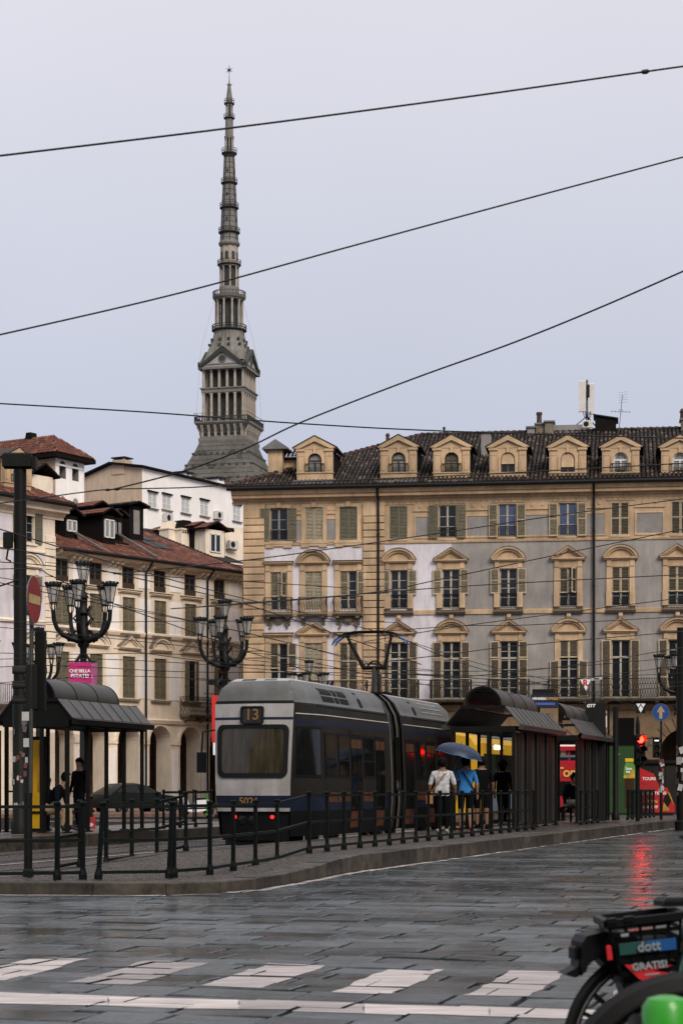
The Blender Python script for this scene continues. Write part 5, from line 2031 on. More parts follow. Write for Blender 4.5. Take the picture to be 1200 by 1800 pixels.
ZA = zA(889, 97)
z3a_, z3b_ = zA(955), zA(903)
z2a_, z2b_ = zA(1085), zA(1012)
z1a_, z1b_ = zA(1240), zA(1150)
xw = FA.x(48)
wins = [xw, xw - 3.1, xw - 6.2]
holes = []
for x in wins:
    holes += [(x - 0.5, x + 0.5, z3a_, z3b_), (x - 0.5, x + 0.5, z2a_, z2b_), (x - 0.5, x + 0.5, z1a_, z1b_)]
xc = FA.x(79)
zl1, zl2 = zA(968), zA(1093)


def wmA(x, z):
    if x > xc or z < 5.2 or z > zl1:
        return M_CREAM
    return M_LILAC


wmA.xs = [xc]
wmA.zs = [zl1, 5.2]
b = MB()
wall_holes(b, -LA, -0.0, 0, ZA, holes, wmA)
b.face([(0, 0, 0), (0, 12, 0), (0, 12, ZA), (0, 0, ZA)], M_CREAM)
b.build('wall', headh)
z = 5.2
n = 26
hg = (zA(938) - z) / n
for k in range(n):
    MB().bevel_front(xc + 0.01, -0.004, z + 0.015, z + hg - 0.015, 0, -0.09, 0.02, M_CREAM).build('rustic_block', headh)
    z += hg
m = MB()
m.prism([(0, zl2 - 0.15), (-0.08, zl2 - 0.13), (-0.12, zl2), (0, zl2 + 0.1)], -LA, xc, M_CREAM, 'x')
m.prism([(0, zl1 - 0.1), (-0.06, zl1 - 0.08), (-0.06, zl1), (0, zl1 + 0.04)], -LA, xc, M_CREAM, 'x')
m.build('string_course', headh)
m = MB()
prof = [(0, ZA - 0.75), (-0.06, ZA - 0.75), (-0.06, ZA - 0.62), (-0.2, ZA - 0.52), (-0.2, ZA - 0.44), (-0.5, ZA - 0.40), (-0.5, ZA - 0.2), (-0.7, ZA), (0, ZA)]
m.prism(prof, -LA, 0.6, M_CREAM, 'x')
m.build('cornice', headh)
MB().tube([(-LA, -0.8, ZA + 0.02), (0.75, -0.8, ZA + 0.02)], 0.12, M_GUTTER, 8).build('gutter', headh)
for x in wins:
    window(headh, x, z3a_, z3b_, 1.0, 3, 2, shut='open', sm=M_SHUT_G, sf=M_SHUT_G, sw=0.5)
    window(headh, x, z2a_, z2b_, 1.0, 4, 2, shut='open', sm=M_SHUT_O, sf=M_SHUT_F, sh=1.3, sz=z2b_ - 1.3, sw=0.5)
    window(headh, x, z1a_, z1b_, 1.0, 4, 2, shut='closed', sm=M_SHUT_O, sf=M_SHUT_F)
    surround(headh, x, z2a_, z2b_, 1.01, 1.55, M_CREAM, 0.36)
    surround(headh, x, z1a_, z1b_, 1.01, 1.55, M_CREAM, 0.36)
    put(hood_mesh('seg', 1.85, 0.62, M_CREAM, M_STONE), 'window_hood', headh, (x, 0, z2b_ + 0.362))
    put(hood_mesh('tri', 1.85, 0.62, M_CREAM, M_STONE), 'window_hood', headh, (x, 0, z1b_ + 0.362))
    MB().box(x - 0.78, x + 0.78, -0.05, 0, z3b_ + 0.02, z3b_ + 0.12, M_CREAM).build('window_head', headh)
    MB().box(x - 0.7, x + 0.7, -0.08, 0, z3a_ - 0.14, z3a_ - 0.02, M_CREAM).build('window_sill', headh)
    xm = x + 1.55
    MB().box(xm - 0.45, min(xm + 0.45, xc - 0.1), -0.015, 0, z3a_, z3b_ - 0.25, M_LILAC).build('wall_panel', headh)
balcony(headh, (wins[0] + wins[2]) / 2, z1a_, 9.0, 0.8, M_STONE, M_IRON, 1.0, 'bars', 5)
A0, A1 = (-LA, -0.85, ZA + 0.1), (0.8, -0.85, ZA + 0.1)
rA = MB()
RZA = ZA + 3.6
rA.face([A0, A1, (-5.6, 6.5, RZA), (-LA, 6.5, RZA)], M_UNDER)
rA.face([A1, (0.8, 13, ZA + 0.1), (-5.6, 6.5, RZA)], M_TILER[1])
rfa = rA.build('roof', headh)
svA = Vector((0, 7.35, RZA - ZA - 0.1))
q = MB()
tiles(q, A0, (1, 0, 0), svA, LA + 0.8, svA.length, M_TILER, h=0.06, keep=lambda a, b_: a - LA < 0.8 - 6.4 * b_ / svA.length)
svA2 = Vector((-6.4, 0, RZA - ZA - 0.1))
tiles(q, A1, (0, 1, 0), svA2, 13.8, svA2.length, M_TILER, h=0.06, keep=lambda a, b_: 7.35 * b_ / svA2.length < a < 13.8 - 6.4 * b_ / svA2.length)
q.build('barrel_tiles', rfa)['kind'] = 'stuff'
x, z = FA.at(32, 866, 0.1)
dd = dormer(headh, x, 0.1, z, 1.9, FA.at(32, 808, 0.1)[1] - z, 'plain')
hut(headh, FA, 75, 868, 3.4, 1.6, 1.0, 3.0, M_CREAM, M_TILE, False, rise=0.6)

# ------------------------------------------------------------------ white roof tower (altana) behind house A
FT = Frame(98, 131.0, 58.0)
alt = thing('roof_tower', 'white square roof tower with arched openings under a red tiled hip roof', 'tower', FT.loc(), FT.a)
ZT = FT.at(98, 797)[1]
LT = FT.x(148.5)
fr_len = 8.0
cxs = [FT.x(110.5), FT.x(133)]
zsill, zspr, rad = FT.at(110, 841)[1], FT.at(110, 819)[1], (FT.x(116.5) - FT.x(105)) / 2
b = MB()
zlow = FT.at(110, 1000)[1]
cur = 0.0
for cx in cxs:
    ap = arch_pts(cx, zspr, rad, 10)
    b.face([(cur, 0, zlow), (cx - rad, 0, zlow), (cx - rad, 0, ZT), (cur, 0, ZT)], M_WHITEW)
    b.face([(cx - rad, 0, zlow), (cx + rad, 0, zlow), (cx + rad, 0, zsill), (cx - rad, 0, zsill)], M_WHITEW)
    for k in range(10):
        b.face([(ap[k][0], 0, ap[k][1]), (ap[k + 1][0], 0, ap[k + 1][1]), (ap[k + 1][0], 0, ZT), (ap[k][0], 0, ZT)], M_WHITEW)
    full = [(cx - rad, zsill)] + ap + [(cx + rad, zsill)]
    for k in range(len(full) - 1):
        p, q = full[k], full[k + 1]
        b.face([(p[0], 0, p[1]), (q[0], 0, q[1]), (q[0], 0.6, q[1]), (p[0], 0.6, p[1])], M_PANEL)
    b.face([(cx - rad, 0, zsill), (cx + rad, 0, zsill), (cx + rad, 0.6, zsill), (cx - rad, 0.6, zsill)], M_PANEL)
    b.prism(full, 0.6, 0.62, M_ROOM)
    cur = cx + rad
b.face([(cur, 0, zlow), (LT, 0, zlow), (LT, 0, ZT), (cur, 0, ZT)], M_WHITEW)
b.face([(0, 0, zlow), (0, fr_len, zlow), (0, fr_len, ZT), (0, 0, ZT)], M_BEIGEW)  # beige instead of white: this side's shade is put into the colour
b.face([(LT, 0, zlow), (LT, fr_len, zlow), (LT, fr_len, ZT), (LT, 0, ZT)], M_WHITEW)
b.face([(0, fr_len, zlow), (LT, fr_len, zlow), (LT, fr_len, ZT), (0, fr_len, ZT)], M_WHITEW)
b.build('wall', alt)
m = MB()
for cx in cxs:
    xa = cx + rad + 0.25
    m.box(xa - 0.03, xa + 0.03, -0.03, 0, zsill - 2.2, ZT - 0.9, M_CREAM2)
m.box(0.05, LT - 0.05, -0.05, 0, ZT - 0.75, ZT - 0.62, M_CREAM2)
for cx in cxs:
    zz = FT.at(120, 880)[1]
    m.prism([(cx - rad * 0.75, zz - 1.4)] + arch_pts(cx, zz, rad * 0.75, 8) + [(cx + rad * 0.75, zz - 1.4)], -0.02, 0.0, M_PANEL)
m.build('wall_trim', alt)
ov = 0.55
e0, e1, e2, e3 = (-ov, -ov, ZT), (LT + ov, -ov, ZT), (LT + ov, fr_len + ov, ZT), (-ov, fr_len + ov, ZT)
rh = FT.at(75, 767)[1] + 0.6 - ZT
xm = LT / 2
r0, r1 = (xm, LT / 2, ZT + rh), (xm, fr_len - LT / 2, ZT + rh)
r_ = MB()
for q in ([e0, e1, r0], [e1, e2, r1, r0], [e2, e3, r1], [e3, e0, r0, r1]):
    r_.face(q, M_UNDER)
r_.box(-ov, LT + ov, -ov, fr_len + ov, ZT - 0.28, ZT - 0.02, M_UNDER)
rfT = r_.build('roof', alt)
q = MB()
s1 = Vector((0, LT / 2 + ov, rh))
tiles(q, e0, (1, 0, 0), s1, LT + 2 * ov, s1.length, M_TILER, keep=lambda a, b_: (LT / 2 + ov) * b_ / s1.length < a < LT + 2 * ov - (LT / 2 + ov) * b_ / s1.length, h=0.08)
s2 = Vector((LT / 2 + ov, 0, rh))
tiles(q, e3, (0, -1, 0), s2, fr_len + 2 * ov, s2.length, M_TILER, keep=lambda a, b_: (LT / 2 + ov) * b_ / s2.length < a < fr_len + 2 * ov - (LT / 2 + ov) * b_ / s2.length, h=0.08)
q.build('barrel_tiles', rfT)['kind'] = 'stuff'
m = MB()
zc = ZT + rh
yc_ = fr_len * 0.42
m.prism([(yc_ - 0.35, zc - 0.3), (yc_ + 0.35, zc - 0.3), (yc_ + 0.2, zc + 0.35), (yc_ - 0.2, zc + 0.35)], xm - 0.3, xm + 0.3, M_UNDER, 'x')
m.build('chimney', alt)
# lower wings leaning on the tower
wing = MB()
for (yy0, yy1, pyz, ex) in ((1.0, 8.0, 838, 0.6), (3.0, 8.0, 826, 1.6)):
    zt = FT.at(95, pyz)[1]
    wing.box(-3.2 - ex, -0.02, yy0, yy1, zlow, zt, M_WHITEW)
    wing.mesh([(-3.6 - ex, yy0 - 0.6, zt), (0.5 - ex * 0.3, yy0 - 0.6, zt), (0.5 - ex * 0.3, yy1, zt + 2.0), (-3.6 - ex, yy1, zt + 2.0), (-3.6 - ex, yy0 - 0.6, zt - 0.25), (0.5 - ex * 0.3, yy0 - 0.6, zt - 0.25), (0.5 - ex * 0.3, yy1, zt - 0.25)],
              [(0, 1, 2, 3), (0, 1, 5, 4), (1, 2, 6, 5)], M_UNDER)
    tiles(wing, (-3.6 - ex, yy0 - 0.6, zt + 0.02), (1, 0, 0), (0, yy1 - yy0 + 0.6, 2.0), 4.0 + ex * 0.7, math.hypot(yy1 - yy0 + 0.6, 2.0), M_TILER, h=0.08)
wing.build('lean_to_wing', alt)

# ------------------------------------------------------------------ white house behind the tiled roof
FW = Frame(250, 140.0, 62.0)
wh = thing('white_house', 'plain white house with shuttered windows and a beige gable rising behind the red roof', 'building', FW.loc(), FW.a)
LW = 17.0
zl = FW.at(250, 1100)[1]
zt0 = FW.at(252, 823)[1]
zt1 = FW.at(420, 862)[1]
x420 = FW.x(420)
sl = (zt1 - zt0) / x420
b = MB()
winsW = [(268, 866, 893), (293, 870, 896), (326, 875, 902), (359, 880, 907), (416, 888, 916)]
hl = []
for px, pa, pb in winsW:
    x, z1_ = FW.at(px, pa)
    _, z0_ = FW.at(px, pb)
    hl.append((x - 0.55, x + 0.55, z0_, z1_))
ztop = min(zt0, zt0 + sl * LW)
wall_holes(b, 0, LW, zl, ztop - 0.0, hl, lambda x, z: M_WHITEW, depth=0.2, back=M_WHITEP)
b.face([(0, 0, ztop), (LW, 0, ztop), (LW, 0, ztop), (0, 0, zt0)][:2] + [(LW, 0, zt0 + sl * LW + 0.001), (0, 0, zt0)], M_WHITEW)
# beige gable end running back to the left
g = 7.0
gp = [(0, zl), (g, zl), (g, zt0 - 0.95), (2.6, zt0 + 0.42), (0, zt0)]
b.face([(0, y, z) for y, z in gp], M_BEIGEW)
b.face([(LW, y, z) for y, z in ((0, zl), (g, zl), (g, zt0 + sl * LW - 1), (0, zt0 + sl * LW))], M_WHITEW)
b.build('wall', wh)
m = MB()
m.mesh([(-0.3, -0.3, zt0 + 0.02), (LW, -0.3, zt0 + sl * LW + 0.02), (LW, 2.6, zt0 + sl * LW + 0.35), (-0.3, 2.6, zt0 + 0.44), (-0.3, -0.3, zt0 + 0.14), (LW, -0.3, zt0 + sl * LW + 0.14), (LW, 2.6, zt0 + sl * LW + 0.5), (-0.3, 2.6, zt0 + 0.60),
        (-0.3, g + 0.2, zt0 - 0.97), (-0.3, g + 0.2, zt0 - 0.8), (LW, g, zt0 + sl * LW - 1.0)],
       [(0, 1, 2, 3), (4, 5, 6, 7), (0, 1, 5, 4), (0, 4, 7, 3), (3, 7, 9, 8), (7, 6, 10, 9)], M_UNDER)
m.build('roof', wh)
for (px, pa, pb), h_ in zip(winsW, hl):
    x = (h_[0] + h_[1]) / 2
    w_ = window(wh, x, h_[2], h_[3], 1.1, 1, 2, M_WHITEP, M_CREAM2, shut='closed', sm=M_WHITEP, sf=M_WHITEP, bars=2)
    MB().box(x - 0.66, x + 0.66, -0.13, 0, h_[3] + 0.02, h_[3] + 0.12, M_UNDER).build('window_canopy', wh)
    MB().box(x - 0.68, x + 0.68, -0.14, 0, h_[2] - 0.1, h_[2] - 0.01, M_STONE).build('window_sill', wh)
for (px0, px1, pa, pb, yc) in ((196, 220, 811, 830, 3.6),):
    m = MB()
    m.box(-0.06, 0.9, 1.45, 2.5, zt0 - 0.3, zt0 + 0.72, M_BEIGEW)
    m.box(0.0, 0.12, 1.5, 1.65, zt0 + 0.72, zt0 + 0.84, M_BEIGEW).box(0.0, 0.12, 2.3, 2.45, zt0 + 0.72, zt0 + 0.84, M_BEIGEW)
    o = m.build('chimney', wh)
    MB().box(-0.12, 0.97, 1.38, 2.57, zt0 + 0.84, zt0 + 0.92, M_GUTTER).build('chimney_cap', o)
for px, py in ((330, 836), (387, 846)):
    x, z = FW.at(px, py, 0.4)
    m = MB()
    m.box(x - 0.45, x + 0.45, 0.3, 1.2, z - 1.2, z, M_WHITEW)
    for s_ in (-0.32, 0.32):
        m.box(x + s_ - 0.1, x + s_ + 0.1, 0.35, 1.1, z, z + 0.18, M_WHITEW)
    o = m.build('chimney', wh)
    MB().box(x - 0.58, x + 0.58, 0.2, 1.3, z + 0.18, z + 0.28, M_GUTTER).build('chimney_cap', o)
for i, (px, py) in enumerate(((295, 918), (384, 913))):
    x, z = FW.at(px, py, -0.2)
    w = FW.o + FW.ux * x - FW.uy * 0.22
    ac_unit(['boxy air conditioner on the white house wall above the red roof', 'air conditioner on the white house wall above the small tiled roof'][i], (w.x, w.y, z), FW.a, 1.0)

# ------------------------------------------------------------------ low roof house between (chimneys, white dormer windows)
FC = Frame(262, 124.0, 48.0)
low = thing('low_roof_house', 'low dark-roofed house with stucco chimneys and white dormer windows beside the ochre corner', 'building', FC.loc(), FC.a)
zc0 = FC.at(330, 1005)[1]
LC = 14.0
m = MB()
m.box(0, LC, 0.0, 8.0, 0, zc0, M_CREAM)
m.build('wall', low)
zr_ = FC.at(270, 932, 5)[1]
m = MB()
m.mesh([(-1.5, -0.6, zc0 + 0.2), (LC, -0.6, zc0 + 0.0), (LC, 5.0, zr_ - 0.5), (-1.5, 5.0, zr_ + 0.3)], [(0, 1, 2, 3)], M_UNDER)
rfC = m.build('roof', low)
q = MB()
tiles(q, (-1.5, -0.6, zc0 + 0.2), (1, 0, -0.0), (0, 5.6, zr_ - zc0 - 0.1), LC + 1.5, math.hypot(5.6, zr_ - zc0), M_TILE, h=0.07)
q.build('barrel_tiles', rfC)['kind'] = 'stuff'


def stack(px0, px1, py0, py1, yc, m, vents=False, taper=0.0):
    x0, z0 = FC.at(px0, py1, yc)
    x1, z1 = FC.at(px1, py0, yc)
    b = MB()
    w = x1 - x0
    hh = z1 - z0
    b.box(x0, x1, yc, yc + 0.9, z0 - 1.0, z0 + hh * 0.62, m)
    b.box(x0 - 0.06, x1 + 0.06, yc - 0.06, yc + 0.96, z0 + hh * 0.622, z0 + hh * 0.68, m)
    c = [(x0 + 0.02, z0 + hh * 0.682), (x1 - 0.02, z0 + hh * 0.682), (x1 - w * 0.2, z1), (x0 + w * 0.2, z1)]
    b.prism(c, yc + 0.05, yc + 0.85, M_UNDER if vents else m)
    if vents:
        for k in range(5):
            xx = x0 + 0.06 + (w - 0.12) * (k + 0.2) / 5
            b.box(xx, xx + (w - 0.12) / 5 * 0.6, yc - 0.02, yc + 0.0, z0 + hh * 0.50, z0 + hh * 0.58, M_ROOM)
    o = b.build('chimney', low)
    return o


stack(297, 315, 918, 953, 1.8, M_CREAM)
stack(319, 341, 916, 960, 1.2, M_CREAM, True)
hut(low, FC, 353, 965, 0.8, 1.3, 1.35, 4.2, M_UNDER, M_TILER, True, None, 0.3, M_GLASS)
hut(low, FC, 378, 974, -0.2, 1.7, 1.55, 4.5, M_CREAM, M_TILER, True, None, 0.45, M_GLASS)
x0, z0 = FC.at(396, 975, 0.4)
x1, z1 = FC.at(426, 928, 0.4)
MB().box(x0, x1 + 0.6, 0.4, 2.5, z0 - 2.5, z1, M_CREAM).box(x0, x0 + 0.8, 0.38, 0.4, z1 - 0.35, z1 - 0.1, M_ROOM).build('stair_tower', low)
x, z = FC.at(409, 965, 0.1)
w = FC.o + FC.ux * x + FC.uy * 0.1
ac_unit('air conditioner with round fan beside the ochre palace corner', (w.x, w.y, z), FC.a, 0.9)
x0, z0 = FC.at(392, 1004, -1.2)
x1, z1 = FC.at(430, 994, -1.2)
MB().box(x0, x1, -1.2, 0.6, z0 - 3, z1, M_CREAM).build('parapet', low)
MB().mesh([(x0 - 1.2, -1.6, z1 + 0.02), (x1, -1.6, z1 + 0.02), (x1, 0.6, z1 + 0.8), (x0 - 1.2, 0.6, z1 + 0.8)], [(0, 1, 2, 3)], M_TILE[1]).build('eave_roof', low)
# ================================================================== the tram
M_TSILV = mat('tram_silver', (0.33, 0.315, 0.305), 0.42, 0.1, var=0.25, scale=1.2, dirt=0.5, coat=0.1)
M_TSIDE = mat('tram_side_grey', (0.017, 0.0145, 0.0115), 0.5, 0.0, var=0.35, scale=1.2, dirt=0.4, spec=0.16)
M_TROOF = mat('tram_roof_grey', (0.10, 0.10, 0.095), 0.42, 0.1, var=0.3, scale=1.0, dirt=0.45)
M_TROOFT = mat('tram_roof_top', (0.36, 0.345, 0.345), 0.45, 0.1, var=0.3, scale=1.2)
M_TBLUE = mat('tram_blue', (0.006, 0.0105, 0.026), 0.45, 0.0, var=0.25, scale=2, spec=0.25)
M_TORAN = mat('tram_orange', (0.072, 0.024, 0.007), 0.5, 0.0, var=0.45, scale=4)
M_TBLACK = mat('tram_black', (0.0045, 0.0045, 0.005), 0.6, 0.0, var=0.3, scale=3, spec=0.12)
M_RUBBER = mat('black_rubber', (0.0055, 0.0055, 0.0055), 0.6, var=0.2, spec=0.15)
M_TWHITE = mat('tram_white_line', (0.42, 0.42, 0.40), 0.4, var=0.2)
M_TGLASS = mat('tram_glass', (0.006, 0.007, 0.007), 0.09, var=0.4, scale=2.0, spec=0.25)
M_TSCREEN = mat('tram_windscreen', (0.040, 0.032, 0.020), 0.09, var=0.7, scale=2.2, stretch=(5, 1, 0.6), rvar=0.05, spec=0.45)  # warm vertical streaks paint the mirrored house fronts into the base colour
M_AMBER = mat('amber_sign', (0.17, 0.095, 0.035), 0.5, emit=(1.0, 0.55, 0.18), estr=0.0, var=0)
M_RED_L = mat('red_lamp', (0.4, 0.01, 0.01), 0.3, emit=(1.0, 0.012, 0.008), estr=1.6, var=0)
M_DISPLAY = mat('display_dark', (0.018, 0.015, 0.010), 0.25, var=0.3)

tram = thing('tram', 'grey articulated tram number 13 with silver front and blue band at the platform', 'tram', TRAM0, -TA)


def sm01(t):
    t = max(0.0, min(1.0, t))
    return t * t * (3 - 2 * t)


def lerp_tab(tab, z):
    if z <= tab[0][0]:
        return tab[0][1]
    for (za, a), (zb_2, b_) in zip(tab, tab[1:]):
        if z <= zb_2:
            return a + (b_ - a) * (z - za) / (zb_2 - za)
    return tab[-1][1]


HWF = [(0.25, 0.72), (0.8, 0.75), (1.1, 0.765), (1.36, 0.775), (2.9, 0.815), (3.2, 0.74), (3.42, 0.56)]
PRF = [(0.25, 1.06), (0.9, 1.12), (1.4, 1.12), (2.6, 1.07), (2.9, 1.02), (2.93, 0.98), (3.2, 0.86), (3.38, 0.66), (3.42, 0.55)]
YF = [(0.25, 0.14), (0.8, 0.06), (1.1, 0.02), (1.36, 0.0), (2.0, 0.03), (2.9, 0.10), (3.2, 0.22), (3.36, 0.42), (3.42, 0.62)]
TL = 13.6


def side_pt(z, s, sd_=1, off=0.0):
    """a point of the tram's side: height z, distance s behind the front"""
    y0 = lerp_tab(YF, z) + 0.10
    k = 1.5
    if s < k:
        x = lerp_tab(HWF, z) + (lerp_tab(PRF, z) - lerp_tab(HWF, z)) * (0.35 * sm01(s / k) + 0.65 * math.sin(min(1, s / k) * PI / 2))
        y = y0 + s * (1 - y0 / k)
    elif s > TL - k:
        q = (TL - s)
        x = lerp_tab(HWF, z) + (lerp_tab(PRF, z) - lerp_tab(HWF, z)) * math.sin(max(0, q / k) * PI / 2)
        y = TL - (y0 + q * (1 - y0 / k))
    else:
        x, y = lerp_tab(PRF, z), s
    return (sd_ * (x + off), y, z)


def front_pt(u, z, off=0.0):
    return (u * lerp_tab(HWF, z), lerp_tab(YF, z) + 0.10 * u * u - off, z)


def grid(mb, fn, us, vs, m):
    n = len(vs)
    v = [fn(u, q) for u in us for q in vs]
    f = [(i * n + j, (i + 1) * n + j, (i + 1) * n + j + 1, i * n + j + 1) for i in range(len(us) - 1) for j in range(n - 1)]
    mb.mesh(v, f, m)


def frange(a, b, n):
    return [a + (b - a) * k / n for k in range(n + 1)]


def side_patch(name, parent, z0, z1, s0, s1, off, m, sd_=1, ns=1, nz=2, inset=0.0):
    """a slightly proud plate on the tram's side"""
    b = MB()
    grid(b, lambda z, s: side_pt(z, s, sd_, off), frange(z0, z1, nz), frange(s0, s1, ns), m)
    ring = [(z0, s) for s in frange(s0, s1, ns)] + [(z, s1) for z in frange(z0, z1, nz)] + [(z1, s) for s in reversed(frange(s0, s1, ns))] + [(z, s0) for z in reversed(frange(z0, z1, nz))]
    for (a, c) in zip(ring, ring[1:]):
        b.face([side_pt(a[0], a[1], sd_, off), side_pt(c[0], c[1], sd_, off), side_pt(c[0], c[1], sd_, -0.004), side_pt(a[0], a[1], sd_, -0.004)], m)
    return b.build(name, parent, smooth=ns > 1)


# body sides
body = MB()
SS = [0, 0.25, 0.5, 0.75, 1.0, 1.25, 1.5, 6.35]
SS2 = [7.55, TL - 1.5, TL - 1.2, TL - 0.8, TL - 0.4, TL]
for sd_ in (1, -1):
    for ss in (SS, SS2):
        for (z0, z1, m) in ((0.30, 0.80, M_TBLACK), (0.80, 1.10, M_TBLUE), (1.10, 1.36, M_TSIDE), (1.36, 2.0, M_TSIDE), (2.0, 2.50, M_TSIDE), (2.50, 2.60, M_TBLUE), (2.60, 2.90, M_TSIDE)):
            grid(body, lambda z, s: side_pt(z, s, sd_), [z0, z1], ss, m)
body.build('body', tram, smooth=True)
# front mask
us = frange(-1, 1, 28)
b = MB()
grid(b, front_pt, us, [1.10, 1.36], M_TSILV)
grid(b, front_pt, us, [1.36, 1.9, 2.4, 2.9], M_TSILV)
mask = b.build('front_mask', tram, smooth=True)
b = MB()
grid(b, front_pt, us, [0.86, 1.10], M_TBLUE)
band = b.build('bumper_band', tram, smooth=True)
b = MB()
grid(b, lambda u, z: front_pt(u, z, 0.015), us, [0.79, 0.86], M_TSILV)
b.build('bumper_strip', tram, smooth=True)
b = MB()
grid(b, lambda u, z: front_pt(u * 0.96, z, -0.05), us, [0.22, 0.5, 0.80], M_TBLACK)
b.box(-0.62, 0.62, 0.25, 1.4, 0.12, 0.5, M_TBLACK)
b.build('skirt', tram)
b = MB()
grid(b, lambda u, z: front_pt(u, z, 0.004), us, [2.585, 2.635], M_TBLUE)
b.build('blue_stripe', tram)


def rrect(u0, u1, z0, z1, ru, rz_, n=5, sub=10):
    p = []
    for cu, cz, a0 in ((u1 - ru, z1 - rz_, 0), (u0 + ru, z1 - rz_, 90), (u0 + ru, z0 + rz_, 180), (u1 - ru, z0 + rz_, 270)):
        for k in range(n + 1):
            a = R(a0 + 90 * k / n)
            p.append((cu + ru * math.cos(a), cz + rz_ * math.sin(a)))
    out = []
    for k in range(len(p)):
        a, c = p[k], p[(k + 1) % len(p)]
        nn = sub if (k % (n + 1)) == n else 1
        out += [(a[0] + (c[0] - a[0]) * t / nn, a[1] + (c[1] - a[1]) * t / nn) for t in range(nn)]
    return out


def front_plate(name, poly, hole, off, m, parent, back=0.0):
    b = MB()
    n = len(poly)
    if hole:
        for k in range(n):
            k2 = (k + 1) % n
            b.face([front_pt(*poly[k], off), front_pt(*poly[k2], off), front_pt(*hole[k2], off), front_pt(*hole[k], off)], m)
            b.face([front_pt(*poly[k], off), front_pt(*poly[k2], off), front_pt(*poly[k2], back), front_pt(*poly[k], back)], m)
            b.face([front_pt(*hole[k], off), front_pt(*hole[k2], off), front_pt(*hole[k2], back), front_pt(*hole[k], back)], m)
    else:
        c = (sum(p[0] for p in poly) / n, sum(p[1] for p in poly) / n)
        NR = 7
        rings = [[(c[0] + (p[0] - c[0]) * q / NR, c[1] + (p[1] - c[1]) * q / NR) for p in poly] for q in range(NR + 1)]
        for q in range(NR):
            for k in range(n):
                k2 = (k + 1) % n
                if q == 0:
                    b.face([front_pt(*c, off), front_pt(*rings[1][k], off), front_pt(*rings[1][k2], off)], m)
                else:
                    b.face([front_pt(*rings[q][k], off), front_pt(*rings[q + 1][k], off), front_pt(*rings[q + 1][k2], off), front_pt(*rings[q][k2], off)], m)
    return b.build(name, parent, smooth=not hole)


outer = rrect(-0.92, 0.92, 1.45, 2.49, 0.14, 0.14)
inner_ = rrect(-0.82, 0.82, 1.54, 2.42, 0.10, 0.10)
ws = front_plate('windscreen', outer, inner_, 0.035, M_RUBBER, tram)
front_plate('pane', inner_, None, 0.012, M_TSCREEN, ws)
disp = front_plate('destination_display', rrect(-0.29, 0.29, 2.50, 2.85, 0.06, 0.05), rrect(-0.25, 0.25, 2.53, 2.82, 0.05, 0.04), 0.06, M_RUBBER, tram)
front_plate('screen', rrect(-0.25, 0.25, 2.53, 2.82, 0.05, 0.04), None, 0.03, M_DISPLAY, disp)
lettering('13', 0.30, M_AMBER, disp, (0.01, 0.03, 2.675), bold=0.006)
lettering('5026', 0.20, M_AMBER, band, (-0.05, -0.005, 0.985), bold=0.004)
for u in (-0.52, 0.52):
    b = MB().lathe([(0.036, 0), (0.036, 0.03), (0.02, 0.04)], 12, M_RED_L)
    q = front_pt(u, 0.68)
    b.build('tail_light', tram, (q[0], q[1] + 0.055, q[2]), (R(90), 0, 0), smooth=True)
for u in (-0.3, 0.0):
    b = MB().lathe([(0.09, 0), (0.09, 0.02), (0.06, 0.03)], 14, M_TGLASS)
    q = front_pt(u, 0.62)
    b.build('lamp_glass', tram, (q[0], q[1] + 0.06, q[2]), (R(90), 0, 0), smooth=True)
# roof fairing over the front, then along each car
b = MB()
grid(b, front_pt, us, [2.90, 2.96], M_TBLACK)
grid(b, front_pt, us, [2.96, 3.1, 3.2, 3.28, 3.36], M_TROOF)
grid(b, front_pt, us, [3.36, 3.42], M_TROOFT)
for sd_ in (1, -1):
    grid(b, lambda z, s: side_pt(z, s, sd_), [2.90, 2.93], SS, M_TBLACK)
    grid(b, lambda z, s: side_pt(z, s, sd_), [2.93, 3.05, 3.2, 3.3, 3.38], SS, M_TROOF)
    grid(b, lambda z, s: side_pt(z, s, sd_), [3.38, 3.42], SS, M_TROOFT)
for (sa, sb) in zip(SS, SS[1:]):
    b.face([side_pt(3.42, sa, -1), side_pt(3.42, sa, 1), side_pt(3.42, sb, 1), side_pt(3.42, sb, -1)], M_TROOFT)
rf = b.build('roof_fairing', tram, smooth=True)
b = MB()
for sd_ in (1, -1):
    grid(b, lambda z, s: side_pt(z, s, sd_), [2.90, 2.93], SS2, M_TBLACK)
    grid(b, lambda z, s: side_pt(z, s, sd_), [2.93, 3.05, 3.2, 3.3, 3.38], SS2, M_TROOF)
    grid(b, lambda z, s: side_pt(z, s, sd_), [3.38, 3.42], SS2, M_TROOFT)
for (sa, sb) in zip(SS2, SS2[1:]):
    b.face([side_pt(3.42, sa, -1), side_pt(3.42, sa, 1), side_pt(3.42, sb, 1), side_pt(3.42, sb, -1)], M_TROOFT)
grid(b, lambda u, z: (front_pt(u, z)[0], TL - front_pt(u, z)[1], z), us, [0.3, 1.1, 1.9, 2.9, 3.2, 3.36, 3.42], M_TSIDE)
rf2 = b.build('roof_fairing', tram, smooth=True)
